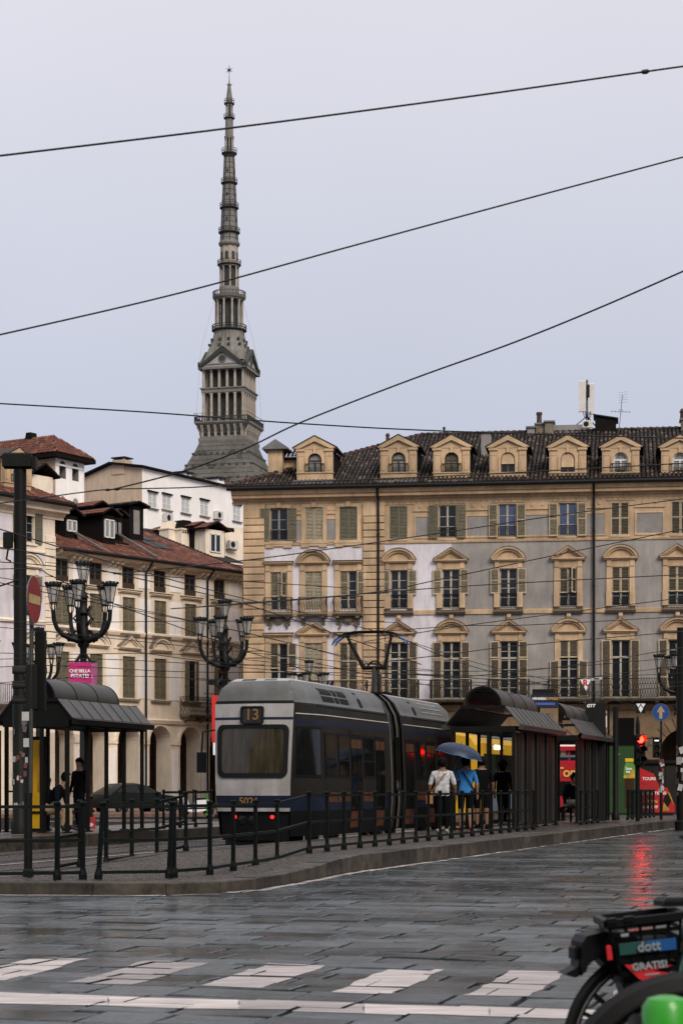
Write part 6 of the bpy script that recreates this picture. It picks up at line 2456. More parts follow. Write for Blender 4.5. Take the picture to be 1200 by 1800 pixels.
for u0, u1, m in ((-0.62, -0.12, M_TBLACK), (0.18, 0.60, M_TROOF)):
    b = MB()
    z0, z1 = 3.373, 3.41
    for k in range(4):
        za, zb_2 = z0 + (z1 - z0) * k / 4, z0 + (z1 - z0) * (k + 0.7) / 4
        b.face([front_pt(u0, za, 0.012), front_pt(u1, za, 0.012), front_pt(u1, zb_2, 0.012), front_pt(u0, zb_2, 0.012)], m)
        b.face([(p[0], p[1], p[2] - 0.012) for p in (front_pt(u0, za, 0.012), front_pt(u1, za, 0.012))] + [front_pt(u1, za, 0.012), front_pt(u0, za, 0.012)], m)
    b.build('roof_grille', rf)
for sd_ in (1, -1):
    for (s0, s1) in ((2.0, 3.35), (3.45, 3.95), (4.05, 5.05)):
        for (z0, z1) in ((3.0, 3.11), (3.15, 3.27)):
            side_patch('louvre', rf, z0, z1, s0 * 0.62 + 0.45, s1 * 0.62 + 0.40, 0.012, M_TBLACK, sd_)
    side_patch('louvre', rf, 2.98, 3.3, 4.35, 4.55, 0.012, M_TBLACK, sd_)
    side_patch('louvre', rf2, 2.98, 3.3, 9.0, 9.2, 0.012, M_TBLACK, sd_)
    for (s0, s1) in ((9.9, 10.6), (10.75, 11.2), (11.35, 11.9)):
        for z in (3.06, 3.17, 3.28):
            side_patch('vent_rib', rf2, z, z + 0.025, s0, s1, 0.014, M_TSILV, sd_)
    for (s0, s1, p_) in ((0.1, 6.3, rf), (7.6, TL - 0.4, rf2)):
        side_patch('gutter_line', tram, 2.70, 2.72, s0, s1, 0.012, M_TWHITE, sd_, 14, 1)
        side_patch('roof_edge', tram, 2.885, 2.915, s0 + 1.0, s1, 0.02, M_TBLACK, sd_, 10, 1)
# gangway with folds
b = MB()
N_ = 14
for k in range(N_):
    s0, s1 = 6.35 + 1.2 * k / N_, 6.35 + 1.2 * (k + 1) / N_
    sm_ = (s0 + s1) / 2
    for sd_ in (1, -1):
        zs_ = [0.35, 0.9, 1.4, 2.6, 2.9, 3.2, 3.38]
        o_ = 0.0 if k in (0, 1, 6, 7, 12, 13) else -0.05
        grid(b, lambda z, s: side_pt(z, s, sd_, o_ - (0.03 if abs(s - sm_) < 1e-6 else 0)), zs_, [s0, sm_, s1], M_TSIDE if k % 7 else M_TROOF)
    b.face([side_pt(3.38, s0, -1), side_pt(3.38, s0, 1), side_pt(3.38, s1, 1), side_pt(3.38, s1, -1)], M_TROOF)
gw = b.build('gangway', tram)
# windows and doors along the sides
for sd_ in (1, -1):
    def win(s0, s1, z0=1.50, z1=2.42, ns=1):
        w = side_patch('window', tram, z0, z1, s0, s1, 0.012, M_RUBBER, sd_, ns)
        if ns > 1:
            side_patch('pane', w, z0 + 0.05, z1 - 0.05, s0 + 0.05, s1 - 0.05, 0.018, M_TGLASS, sd_, 10, 6)
        else:
            side_patch('pane', w, z0 + 0.38, z1 - 0.05, s0 + 0.045, s1 - 0.045, 0.018, M_TGLASS, sd_)
            side_patch('pane', w, z0 + 0.05, z0 + 0.34, s0 + 0.045, s1 - 0.045, 0.018, M_TGLASS, sd_)
        return w
    win(0.12, 1.12, 1.46, 2.46, 4)
    for (s0, s1) in ((1.33, 2.10), (2.24, 3.02), (4.12, 4.95), (8.55, 9.42), (10.7, 11.5)):
        win(s0, s1, 1.46, 2.36)
        side_patch('orange_band', tram, 0.96, 1.16, s0 - 0.02, s1 + 0.02, 0.006, M_TORAN, sd_)
    side_patch('window', gw, 1.2, 2.4, 6.75, 7.1, 0.012, M_TGLASS, sd_)
    for (s0, s1) in ((3.15, 4.0), (5.06, 5.80), (7.62, 8.42), (9.60, 10.5)):
        d_ = side_patch('door', tram, 0.38, 2.34, s0, s1, 0.008, M_TBLACK, sd_)
        sm_ = (s0 + s1) / 2
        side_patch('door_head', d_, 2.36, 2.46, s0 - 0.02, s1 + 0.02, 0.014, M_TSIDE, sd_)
        for (a, c) in ((s0 + 0.04, sm_ - 0.02), (sm_ + 0.02, s1 - 0.04)):
            side_patch('door_leaf', d_, 0.80, 2.06, a, c, 0.016, M_TGLASS, sd_)
            side_patch('leaf_top', d_, 2.08, 2.27, a, c, 0.016, M_TORAN, sd_)
            side_patch('leaf_foot', d_, 0.42, 0.76, a, c, 0.016, M_TORAN, sd_)
lw = cached('tram_wheel', lambda: MB().lathe([(0.30, -0.06), (0.33, -0.05), (0.33, 0.05), (0.30, 0.06), (0.1, 0.07)], 20, M_RAIL).data('wheel', True))
for s in (1.6, 3.0, 6.3, 7.6, 10.6, 12.0):
    for sd_ in (1, -1):
        put(lw, 'wheel', tram, (sd_ * 0.74, s, 0.33), (0, R(90), 0))
for s in (2.3, 6.95, 11.3):
    MB().box(-0.95, 0.95, s - 1.0, s + 1.0, 0.32, 0.52, M_TBLACK).build('bogie_frame', tram)
# mirror arm on the far side
MB().tube([(-0.8, 0.25, 2.4), (-1.02, 0.05, 2.35), (-1.04, 0.02, 1.9)], 0.02, M_TBLACK, 6).box(-1.12, -0.95, -0.03, 0.06, 1.55, 1.95, M_TBLACK).build('mirror', tram)
# pantograph
M_HORN = mat('blue_horn', (0.02, 0.10, 0.30), 0.4, var=0.1)
pg = MB()
hy = 8.5
pg.box(-0.5, 0.5, hy - 0.35, hy + 0.35, 3.44, 3.50, M_TBLACK)
pg.build('pantograph_base', tram)
pg = MB()
pg.tube([(0.0, hy + 0.3, 3.48), (0.14, hy - 0.05, 4.10)], 0.06, M_LEAD, 8)
pg.tube([(0.18, hy + 0.3, 3.48), (0.27, hy - 0.02, 3.95)], 0.028, M_LEAD, 6)
pg.tube([(-0.16, hy - 0.05, 4.08), (0.42, hy - 0.05, 4.08)], 0.045, M_TBLACK, 8)
pg.tube([(-0.04, hy - 0.05, 4.12), (0.08, hy - 0.05, 4.24), (0.18, hy - 0.05, 4.24), (0.32, hy - 0.05, 4.12)], 0.022, M_TBLACK, 6)
pg.tube([(-0.14, hy - 0.05, 4.08), (-0.62, hy + 0.25, 4.84)], [0.05, 0.034], M_TBLACK, 7)
pg.tube([(-0.08, hy - 0.05, 4.08), (-0.58, hy + 0.20, 4.70)], 0.02, M_TBLACK, 6)
pg.tube([(0.38, hy - 0.05, 4.08), (0.46, hy + 0.25, 4.84)], [0.05, 0.034], M_TBLACK, 7)
pg.build('pantograph_arm', tram, smooth=True)
pg = MB()
for dy in (0.12, 0.40):
    pg.tube([(-0.82, hy + dy, 4.82), (-0.66, hy + dy, 4.91), (-0.4, hy + dy, 4.955), (0.25, hy + dy, 4.955), (0.54, hy + dy, 4.91), (0.70, hy + dy, 4.82)], 0.026, M_TBLACK, 6)
pg.tube([(-0.62, hy + 0.12, 4.86), (-0.62, hy + 0.40, 4.86)], 0.03, M_TBLACK, 6).tube([(0.46, hy + 0.12, 4.86), (0.46, hy + 0.40, 4.86)], 0.03, M_TBLACK, 6)
bow = pg.build('contact_bow', tram, smooth=True)
for s_, x0 in ((-1, -0.80), (1, 0.68)):
    q = MB()
    for dy in (0.12, 0.40):
        q.tube([(x0, hy + dy, 4.83), (x0 + s_ * 0.12, hy + dy, 4.74), (x0 + s_ * 0.17, hy + dy, 4.64)], [0.03, 0.028, 0.015], M_HORN, 6)
    q.build('horn', bow, smooth=True)
# ================================================================== shelters, fences, lamps, poles, signs
M_SHEL = mat('shelter_dark_steel', (0.0065, 0.0065, 0.0055), 0.5, 0.0, var=0.3, scale=3, spec=0.16)
M_SROOF = mat('shelter_roof_sheet', (0.058, 0.055, 0.052), 0.42, 0.1, var=0.3, scale=1.6, dirt=0.4, spec=0.3)
M_SBARR = mat('shelter_barrel_sheet', (0.032, 0.027, 0.022), 0.42, 0.0, var=0.35, scale=1.5, dirt=0.4, spec=0.3)
M_SPANE = mat('clear_pane', (0.10, 0.105, 0.10), 0.12, var=0.3, scale=2, alpha=0.16, spec=0.5)
M_SDARK = mat('grimy_pane', (0.028, 0.026, 0.022), 0.5, var=0.6, scale=2.5, stretch=(3, 3, 0.5), alpha=0.92, spec=0.2)
M_FENCE = mat('fence_dark_green', (0.0035, 0.0055, 0.005), 0.45, 0.0, var=0.3, scale=6, spec=0.12)
M_LAMP = mat('lamp_cast_iron', (0.005, 0.006, 0.0055), 0.5, 0.0, var=0.3, scale=6, spec=0.2)
M_LGLASS = mat('lantern_glass', (0.42, 0.40, 0.38), 0.3, var=0.25, scale=4, alpha=0.55)
M_POLE = mat('dark_painted_pole', (0.006, 0.0065, 0.0055), 0.55, 0.0, var=0.4, scale=3, spec=0.15)
M_POLEG = mat('grey_steel_pole', (0.03, 0.033, 0.030), 0.5, 0.0, var=0.3, scale=3)


def shelter(label, a, s0, L, z, panels=True, W=1.8):
    p = trk(a, s0, z)
    t = thing('tram_shelter', label, 'shelter', p, -TA, 'tram stop shelters')
    hw = W / 2
    ze, zf = 2.50, 2.98                      # eave, flat top
    hf, rb = 0.56, 0.47
    pw = 0.075
    post = cached(('post', z), lambda: MB().box(-pw / 2, pw / 2, -pw / 2, pw / 2, 0, 2.5, M_SHEL).box(-0.08, 0.08, -0.08, 0.08, 0, 0.03, M_SHEL).data('post'))
    ys = [0.12, L * 0.27, L * 0.5, L * 0.73, L - 0.12]
    for y in ys:
        for x in (-hw + 0.16, hw - 0.16):
            put(post, 'post', t, (x, y, 0))
    put(post, 'post', t, (0.12, 0.12, 0))
    b = MB()
    for y in (0.12, L - 0.12):
        b.box(-hw + 0.1, hw - 0.1, y - 0.06, y + 0.06, 2.36, 2.50, M_SHEL)
    b.box(-hw + 0.1, -hw + 0.22, 0.18, L - 0.18, 2.38, 2.50, M_SHEL).box(hw - 0.22, hw - 0.1, 0.18, L - 0.18, 2.38, 2.50, M_SHEL)
    b.build('frame', t)
    # sheet metal slopes with standing seams, and gutter beams
    for s_ in (-1, 1):
        b = MB()
        x0, x1 = s_ * hf, s_ * (hw + 0.02)
        b.mesh([(x0, 0, zf), (x1, 0, ze + 0.06), (x1, L, ze + 0.06), (x0, L, zf), (x0, 0, zf - 0.03), (x1, 0, ze + 0.03), (x1, L, ze + 0.03), (x0, L, zf - 0.03)],
               [(0, 1, 2, 3), (4, 5, 6, 7), (0, 1, 5, 4), (2, 3, 7, 6), (1, 2, 6, 5)], M_SROOF)
        n = int(L / 0.55)
        for k in range(1, n):
            y = L * k / n
            b.bar((x0, y, zf + 0.008), (x1, y, ze + 0.068), 0.018, 0.016, M_SROOF)
        r_ = b.build('roof_slope', t)
        b = MB()
        b.prism([(s_ * (hw + 0.02), ze + 0.05), (s_ * (hw + 0.13), ze + 0.02), (s_ * (hw + 0.10), ze - 0.10), (s_ * (hw - 0.02), ze - 0.08)], 0.0, L, M_SROOF if panels else M_SHEL)
        b.build('eave_beam', t)
    MB().box(-hf, hf, 0.0, 0.05, zf - 0.06, zf + 0.02, M_SHEL).build('gable_beam', t)
    MB().box(-hf, hf, L - 0.05, L, zf - 0.06, zf + 0.02, M_SHEL).build('gable_beam', t)
    if not panels:
        MB().prism([(-hw, ze), (hw, ze), (hf, zf - 0.065), (-hf, zf - 0.065)], 0.06, 0.08, M_SHEL).build('gable', t)
    b = MB()
    NB, ya, yb = 28, (0.0 if panels else 0.05), L * 0.80
    pts = [(math.cos(PI * k / NB) * rb, zf + math.sin(PI * k / NB) * rb * 1.02) for k in range(NB + 1)]
    pin = [(math.cos(PI * k / NB) * (rb - 0.025), zf + math.sin(PI * k / NB) * (rb - 0.025) * 1.02) for k in range(NB + 1)]
    b.strip(pts, pin, ya, yb, M_SBARR)
    br = b.build('barrel_vault', t, smooth=True)
    for k in range(4):
        y = ya + (yb - ya) * k / 3
        q = MB()
        po = [(p_[0] * 1.02, zf + (p_[1] - zf) * 1.02) for p_ in pts]
        q.strip(pts, po, y - 0.02, y + 0.02, M_SHEL)
        q.build('vault_rib', br)
    if not panels:
        b = MB()
        b.prism(pin, 0.30, 0.32, M_SHEL)
        b.build('vault_end', br)
    for (ya_, yb_) in zip(ys, ys[1:]):
        if panels:
            n = 3
            for k in range(n):
                y0 = ya_ + 0.05 + (yb_ - ya_ - 0.1) * (k + 0.08) / n
                y1 = ya_ + 0.05 + (yb_ - ya_ - 0.1) * (k + 0.86) / n
                MB().box(hw - 0.19, hw - 0.165, y0, y1, 0.14, 2.36, M_SDARK if k % 2 == 0 else M_SHEL).build('side_panel', t)
            MB().box(hw - 0.20, hw - 0.15, ya_ + 0.04, yb_ - 0.04, 0.06, 0.13, M_SHEL).build('side_rail', t)
        else:
            MB().box(-hw + 0.155, -hw + 0.165, ya_ + 0.05, yb_ - 0.05, 0.25, 2.3, M_SPANE).build('side_panel', t)
            MB().box(-hw + 0.14, -hw + 0.18, ya_ + 0.04, yb_ - 0.04, 0.9, 0.94, M_SHEL).build('side_rail', t)
    b = MB()
    bx = hw - 0.55 if panels else -hw + 0.55
    b.box(bx - 0.2, bx + 0.2, L * 0.2, L * 0.8, 0.42, 0.47, M_SHEL)
    for y in (L * 0.25, L * 0.75):
        b.box(bx - 0.03, bx + 0.03, y - 0.03, y + 0.03, 0.0, 0.42, M_SHEL)
    b.build('bench', t)
    return t


shelter('dark steel barrel-roofed shelter with striped side beside the blue umbrella', 2.28, 10.47, 5.8, 0.25)
shelter('second dark barrel-roofed shelter further along, nearer the red traffic light', 2.28, 19.3, 5.5, 0.25)
sl_ = shelter('open barrel-roofed shelter on the left platform under the pink banner', -6.38, 3.72, 4.57, 0.25, False)
# advert boards of the left shelter
M_YEL = mat('yellow_poster', (0.62, 0.35, 0.015), 0.35, var=0.15, scale=2)
M_BLUEP = mat('blue_poster', (0.012, 0.045, 0.20), 0.35, var=0.15, scale=2)
M_ORAP = mat('orange_poster', (0.42, 0.20, 0.03), 0.4, var=0.6, scale=1.5)
M_WHT = mat('white_ink', (0.75, 0.75, 0.74), 0.5, var=0.05)


def board(name, label, cat, a, s, z, w, h, m, rz=0.0, frame=M_SHEL):
    p = trk(a, s, z)
    t = thing(name, label, cat, p, -TA + rz)
    b = MB()
    b.box(-w / 2 - 0.06, w / 2 + 0.06, -0.03, 0.06, 0.0, h + 0.12, frame)
    b.build('case', t)
    MB().box(-w / 2, w / 2, -0.036, -0.031, 0.08, h + 0.04, m).build('poster', t)
    return t


t = board('advert_panel', 'tall yellow advert panel inside the left shelter', 'advert panel', -6.76, 4.7, 0.25, 0.26, 2.05, M_YEL)
MB().prism([(0.0, 0.9), (0.12, 0.9), (0.12, 2.0), (0.04, 2.0)], -0.040, -0.037, M_ORAP).build('print', t)
t = board('advert_panel', 'orange picture panel beside the yellow one in the left shelter', 'advert panel', -6.86, 5.2, 0.25, 0.16, 2.0, M_ORAP)
t = board('advert_panel', 'blue advert panel with white lettering at the left picture edge', 'advert panel', -7.45, 3.3, 0.25, 0.75, 2.15, M_BLUEP)
lettering('LIX', 0.17, M_WHT, t, (0.26, -0.038, 1.75))
MB().box(0.05, 0.36, -0.040, -0.037, 1.42, 1.445, M_WHT).build('print', t)


# ---- fences: cast posts with three rails
def post_mesh(h):
    def mk():
        b = MB()
        b.lathe([(0.052, 0), (0.052, 0.06), (0.042, 0.10), (0.036, 0.13)], 8, M_FENCE, rot=PI / 8)
        b.lathe([(0.033, 0.13), (0.033, h - 0.05)], 4, M_FENCE, rot=PI / 4 - TA)
        b.lathe([(0.036, h - 0.05), (0.046, h - 0.035), (0.046, h - 0.015), (0.03, h)], 8, M_FENCE, rot=PI / 8)
        return b.data('post')
    return cached(rk('fpost', h), mk)


def fence(label, pts, h=0.95, lean=None, group='railings round the tram stop', rails=(0.93, 0.50, 0.09), skip=(), bars=0):
    t = thing('railing_fence', label, 'fence', pts[0], 0.0, group)
    o = Vector(pts[0])
    tops = []
    for i, p in enumerate(pts):
        p = Vector(p)
        ln = (lean or {}).get(i, 0.0)
        put(post_mesh(h), 'post', t, p - o, (0, ln, 0))
        tops.append((p - o, Vector((math.sin(ln), 0, math.cos(ln)))))
    for i in range(len(pts) - 1):
        if i in skip:
            continue
        for r_ in rails:
            a, b_ = tops[i][0] + tops[i][1] * (r_ * h), tops[i + 1][0] + tops[i + 1][1] * (r_ * h)
            MB().bar(a, b_, 0.026, 0.040, M_FENCE).build('rail', t)
        for k in range(bars):
            f = (k + 1) / (bars + 1)
            a = tops[i][0].lerp(tops[i + 1][0], f)
            MB().bar(a + Vector((0, 0, 0.1 * h)), a + Vector((0, 0, 1.0 * h)), 0.025, 0.025, M_FENCE).build('bar', t)
    return t


Zl = 0.14
fence('near railing at the far left beside the no-entry post', [G(-45, 1549, Zl), G(101, 1547, Zl), G(146, 1546, Zl)])
fence('short railing with two leaning posts at the island tip', [G(173, 1546, Zl), G(297, 1544, Zl)], lean={0: 0.065, 1: 0.045})
fence('railing that climbs the ramp in front of the tram front', [G(306, 1543, Zl), G(369, 1538, Zl), G(410, 1531, Zl), G(449, 1525, Zl), G(487, 1518, Zl), G(543, 1500, 0.25)])
fence('long railing along the platform edge in front of the tram side', [trk(3.64, -7.76 + 0.93 * k, 0.25) for k in range(20)])
fence('short railing between the two dark shelters', [trk(3.64, 16.5 + 0.93 * k, 0.25) for k in range(4)])
fence('railing with close upright bars before the green billboard', [trk(3.64, 25.0 + 1.0 * k, 0.25) for k in range(7)], bars=3)
fence('inner railing of the crossing, rising at its left end', [G(102, 1534, 0.10), G(141, 1527, Zl)], h=0.95)
fence('inner railing of the crossing, behind the leaning posts', [G(187, 1522, Zl), G(232, 1516, Zl), G(276, 1510, Zl), G(327, 1496, 0.25)])
fence('distant railing before the arcades left of the tram', [G(288, 1446, 0.0), G(340, 1444, 0.0), G(372, 1443, 0.0)], h=1.2)
fence('railing on the left platform beside the sitting people', [trk(-5.25, 8.6 + 1.1 * k, 0.25) for k in range(4)], h=0.95)

# ---- candelabra lamps
M_CROWN = M_LAMP


def lantern_mesh():
    def mk():
        b = MB()
        n = 6
        b.lathe([(0.085, 0.10), (0.10, 0.13), (0.195, 0.56), (0.20, 0.58)], n, M_LGLASS, cap=False)
        for k in range(n):
            a = 2 * PI * k / n
            c, s_ = math.cos(a), math.sin(a)
            b.bar((0.105 * c, 0.105 * s_, 0.12), (0.205 * c, 0.205 * s_, 0.58), 0.018, 0.018, M_LAMP)
            b.tube([(0.03 * c, 0.03 * s_, -0.10), (0.09 * c, 0.09 * s_, -0.02), (0.10 * c, 0.10 * s_, 0.12)], 0.013, M_LAMP, 4)
        b.lathe([(0.11, 0.11), (0.12, 0.13), (0.11, 0.145)], n, M_LAMP)
        b.lathe([(0.20, 0.57), (0.245, 0.60), (0.25, 0.65), (0.10, 0.72), (0.02, 0.74)], n, M_LAMP)
        for k in range(12):
            a = 2 * PI * k / 12
            b.lathe([(0.008, 0.64), (0.034, 0.665), (0.03, 0.70), (0.006, 0.715)], 5, M_LAMP, (0.235 * math.cos(a), 0.235 * math.sin(a), 0))
        b.lathe([(0.02, 0.10), (0.05, 0.2), (0.05, 0.34), (0.02, 0.42)], 6, M_ACW)
        return b.data('lantern')
    return cached('lantern', mk)


def candelabrum(label, px, ytop, d, rot=195, H=9.0, arms=5):
    base = P(px, HY, d)
    s_ = (CAM_H + (HY - ytop) * d / FPX) / H
    t = thing('street_lamp', label, 'street lamp', (base.x, base.y, 0), 0, 'cast iron candelabra lamps')
    t.scale = (s_, s_, s_)
    b = MB()
    b.lathe([(0.42, 0), (0.42, 0.15), (0.34, 0.2), (0.32, 0.9), (0.38, 0.95), (0.26, 1.05), (0.17, 1.3), (0.14, 2.0), (0.16, 2.05), (0.13, 2.1), (0.115, 5.2), (0.17, 5.25), (0.17, 5.35), (0.11, 5.4),
             (0.12, 6.0), (0.2, 6.1), (0.22, 6.5), (0.17, 6.7), (0.15, 7.1), (0.24, 7.2), (0.13, 7.4), (0.14, 7.7), (0.18, 7.75), (0.07, 7.95), (0.06, 8.15)], 10, M_LAMP)
    b.build('post', t, smooth=True)
    for k in range(4):
        a = R(45 + 90 * k)
        for (z0, r0, q) in ((7.0, 0.42, 1), (5.55, 0.34, -1)):
            pts = [(r * math.cos(a), r * math.sin(a), z) for r, z in ((0.13, z0 - 0.25 * q), (r0, z0), (0.2, z0 + 0.22 * q), (r0 * 0.85, z0 + 0.42 * q))]
            MB().tube(pts, 0.035, M_LAMP, 6).build('scroll', t)
    for k in range(arms):
        a = R(rot + 360 * k / arms)
        c, sn = math.cos(a), math.sin(a)
        q = MB()
        q.tube([(r * c, r * sn, z) for r, z in ((0.12, 6.25), (0.42, 6.33), (0.70, 6.45), (0.90, 6.68), (1.0, 6.95), (1.02, 7.28))], [0.11, 0.095, 0.085, 0.08, 0.075, 0.08], M_LAMP, 8)
        q.tube([(r * c, r * sn, z) for r, z in ((0.14, 6.62), (0.3, 6.58), (0.42, 6.45), (0.36, 6.3), (0.24, 6.32))], 0.035, M_LAMP, 6)
        q.lathe([(0.03, 6.22), (0.09, 6.34), (0.05, 6.52)], 6, M_LAMP, (0.5 * c, 0.5 * sn, 0))
        ar = q.build('arm', t, smooth=True)
        put(lantern_mesh(), 'lantern', t, (1.02 * c, 1.02 * sn, 7.38), (0, 0, a), (1.12, 1.12, 1.2))
    put(lantern_mesh(), 'lantern', t, (0, 0, 8.12), (0, 0, R(15)), (1.12, 1.12, 1.2))
    return t


candelabrum('tall five-armed candelabra lamp carrying the pink banner', 147, 985, 67.8)
candelabrum('five-armed candelabra lamp rising behind the tram front', 395, 1053, 81.7, 192)
candelabrum('smaller five-armed lamp behind the no-entry post', 68, 1102, 93.0, 205)
candelabrum('five-armed lamp cut by the right picture edge', 1192, 1124, 92.0, 180)
candelabrum('distant five-armed lamp peeping over the tram roof', 543, 1160, 97.0, 190)

# ---- banners
M_PINK = mat('pink_cloth', (0.42, 0.018, 0.14), 0.7, var=0.25, scale=1.5)
M_PINKL = mat('pale_pink_cloth', (0.55, 0.16, 0.34), 0.7, var=0.25, scale=1.5)
M_REDC = mat('red_cloth', (0.55, 0.02, 0.018), 0.7, var=0.15, scale=2)


def cloth(w, h, m, wav=0.012, n=10):
    b = MB()
    v, f = [], []
    for i in range(n + 1):
        for j in range(n + 1):
            x, z = -w / 2 + w * i / n, -h * j / n
            v.append((x, math.sin(x * 7 / w) * wav * (0.2 + j / n), z))
    for i in range(n):
        for j in range(n):
            a = i * (n + 1) + j
            f.append((a, a + n + 1, a + n + 2, a + 1))
    k = len(v)
    v2 = [(x, y + 0.006, z) for x, y, z in v]
    b.mesh(v, f, m)
    b.mesh(v2, f, m)
    return b


bp_ = P(144, 1164, 67.2)
t = thing('street_banner', 'pink cloth banner with white lettering hung from the tall lamp', 'banner', bp_, 0)
cloth(0.76, 1.7, M_PINK).build('cloth', t, (-0.06, 0, 0))
for q, (tx, sz, zz) in enumerate((('CHE BELLA', 0.15, -0.30), ('ESTATE!', 0.18, -0.47))):
    lettering(tx, sz, M_WHT, t, (-0.06, -0.035, zz), bold=0.004, space=0.95)
lettering('IL SIGNOR DELL ESTATE CHE', 0.042, M_WHT, t, (-0.06, -0.05, -0.14)) if False else None
MB().box(-0.36, 0.24, -0.052, -0.046, -0.155, -0.145, M_PINKL).build('print', t)
MB().box(-0.30, 0.18, -0.052, -0.046, -0.685, -0.675, M_PINKL).build('print', t)
MB().tube([(-0.5, 0, 0.03), (0.5, 0.1, 0.03)], 0.025, M_LAMP, 6).build('bracket', t)
bp_ = P(163, 1166, 67.6)
t = thing('street_banner', 'pale pink back banner half hidden behind the lettered one', 'banner', bp_, R(-35))
cloth(0.42, 1.65, M_PINKL).build('cloth', t)
lettering('B', 0.16, M_WHT, t, (0.02, -0.05, -0.46))
bp_ = P(378, 1222, 80.0)
t = thing('street_banner', 'narrow red banner beside the tram front left edge', 'banner', bp_, R(20))
cloth(0.26, 1.9, M_REDC, 0.02).build('cloth', t)
cloth(0.2, 0.5, M_WHT, 0.01).build('hem', t, (0.02, 0, -1.9))
MB().tube([(-0.45, 0, 0.05), (0.4, 0, 0.05)], 0.02, M_LAMP, 6).build('bracket', t)
cp = P(374, 1203, 81.0)
t = thing('security_camera', 'small dark security camera on the lamp above the red banner', 'camera', cp, R(30))
MB().box(-0.25, 0.12, -0.09, 0.09, -0.02, 0.18, M_LAMP).build('housing', t)
MB().tube([(0.1, 0, 0.0), (0.3, 0, -0.12), (0.42, 0, -0.12)], 0.035, M_LAMP, 6).build('arm', t)

# ---- big pole at the left and the no-entry post
tp = G(36, 1466, 0.25)
t = thing('overhead_line_pole', 'thick dark pole with a square head at the left, carrying wires', 'pole', tp, 0)
k = tp.y / FPX
zt = CAM_H + (HY - 822) * k - 0.25
MB().lathe([(0.20, 0), (0.20, 0.25), (0.165, 0.3), (0.165, 3.0), (0.145, 3.1), (0.135, zt)], 14, M_POLE).build('shaft', t, smooth=True)
hd = MB().slab(-0.36, 0.27, -0.2, 0.2, zt, zt + 0.30, M_POLE, 0.04).box(0.272, 0.36, -0.15, 0.15, zt - 0.04, zt + 0.22, M_POLE)
hd.build('head', t)
MB().slab(-0.34, -0.15, -0.2, 0.0, zt - 1.75, zt - 1.42, M_POLE, 0.02).tube([(-0.24, -0.1, zt - 1.75), (-0.28, -0.1, zt - 2.0), (-0.18, -0.12, zt - 2.05)], 0.022, M_POLE, 6).build('switch_box', t)
MB().tube([(0, -0.15, 5.5), (-0.7, -0.3, 5.25)], 0.02, M_POLE, 6).box(-0.78, -0.4, -0.36, -0.24, 5.16, 5.28, M_LEAD).build('side_arm', t)
rr = random.Random(2)
M_STICK = [mat('sticker_%s' % n, c, 0.6, var=0.2) for n, c in (('white', (0.4, 0.39, 0.37)), ('blue', (0.03, 0.16, 0.30)), ('grey', (0.10, 0.095, 0.085)), ('red', (0.12, 0.04, 0.035)))]
for q in range(26):
    a = R(rr.uniform(200, 340))
    z = rr.uniform(0.6, 2.6)
    s_ = rr.uniform(0.02, 0.05)
    m = M_STICK[1] if q == 3 else rr.choice([M_STICK[0], M_STICK[2], M_STICK[2], M_STICK[3]])
    MB().box(-s_, s_, -0.003, 0.0, -s_ * 1.3, s_ * 1.3, m).build('sticker', t, (0.168 * math.cos(a), 0.168 * math.sin(a), z), (0, rr.uniform(-0.3, 0.3), a + PI / 2))

np_ = G(50, 1541, Zl)
t = thing('sign_post', 'dark steel post with grey upper tube in front of the left pole', 'pole', np_, 0)
MB().tube([(0, 0, 0), (0, 0, 1.05)], 0.053, M_POLE, 10).lathe([(0.07, 0), (0.07, 0.08), (0.055, 0.1)], 10, M_POLE).build('foot_tube', t)
MB().tube([(0.03, 0, 1.0), (0.045, 0.0, 3.4)], 0.027, M_POLEG, 10).build('tube', t)
for z, sx in ((1.95, 0.07), (1.62, 0.05)):
    MB().box(-sx, 0.02, -0.06, -0.055, z, z + 0.11, M_STICK[0]).build('sticker', t)
sg = thing('no_entry_sign', 'round red no-entry sign with a yellowed bar, turned aside', 'road sign', (np_.x + 0.075, np_.y - 0.06, Zl + 3.46), R(82))
M_SIGNR = mat('sign_red', (0.19, 0.012, 0.012), 0.5, var=0.35, scale=3)
M_SIGNY = mat('sign_bar_yellowed', (0.40, 0.285, 0.12), 0.5, var=0.25, scale=4)
M_SIGNB = mat('sign_blue', (0.012, 0.055, 0.21), 0.45, var=0.2, scale=3)
M_SIGNG = mat('sign_back_grey', (0.16, 0.16, 0.16), 0.5, 0.3, var=0.2)


def disc(r, m, back, n=36):
    b = MB()
    b.lathe([(r, 0), (r, 0.012)], n, back)
    b.lathe([(r * 0.97, 0.0125), (r * 0.97, 0.014)], n, m)
    b.v = [(p[0], -p[2], p[1]) for p in b.v]
    return b


disc(0.30, M_SIGNR, M_SIGNG).build('plate', sg)
MB().box(-0.235, 0.235, -0.019, -0.015, -0.055, 0.055, M_SIGNY).build('bar', sg)
MB().box(-0.02, 0.02, 0.0, 0.05, -0.32, 0.15, M_SIGNG).build('bracket', sg)

M_LENS = mat('dark_lens', (0.02, 0.02, 0.02), 0.15, var=0)


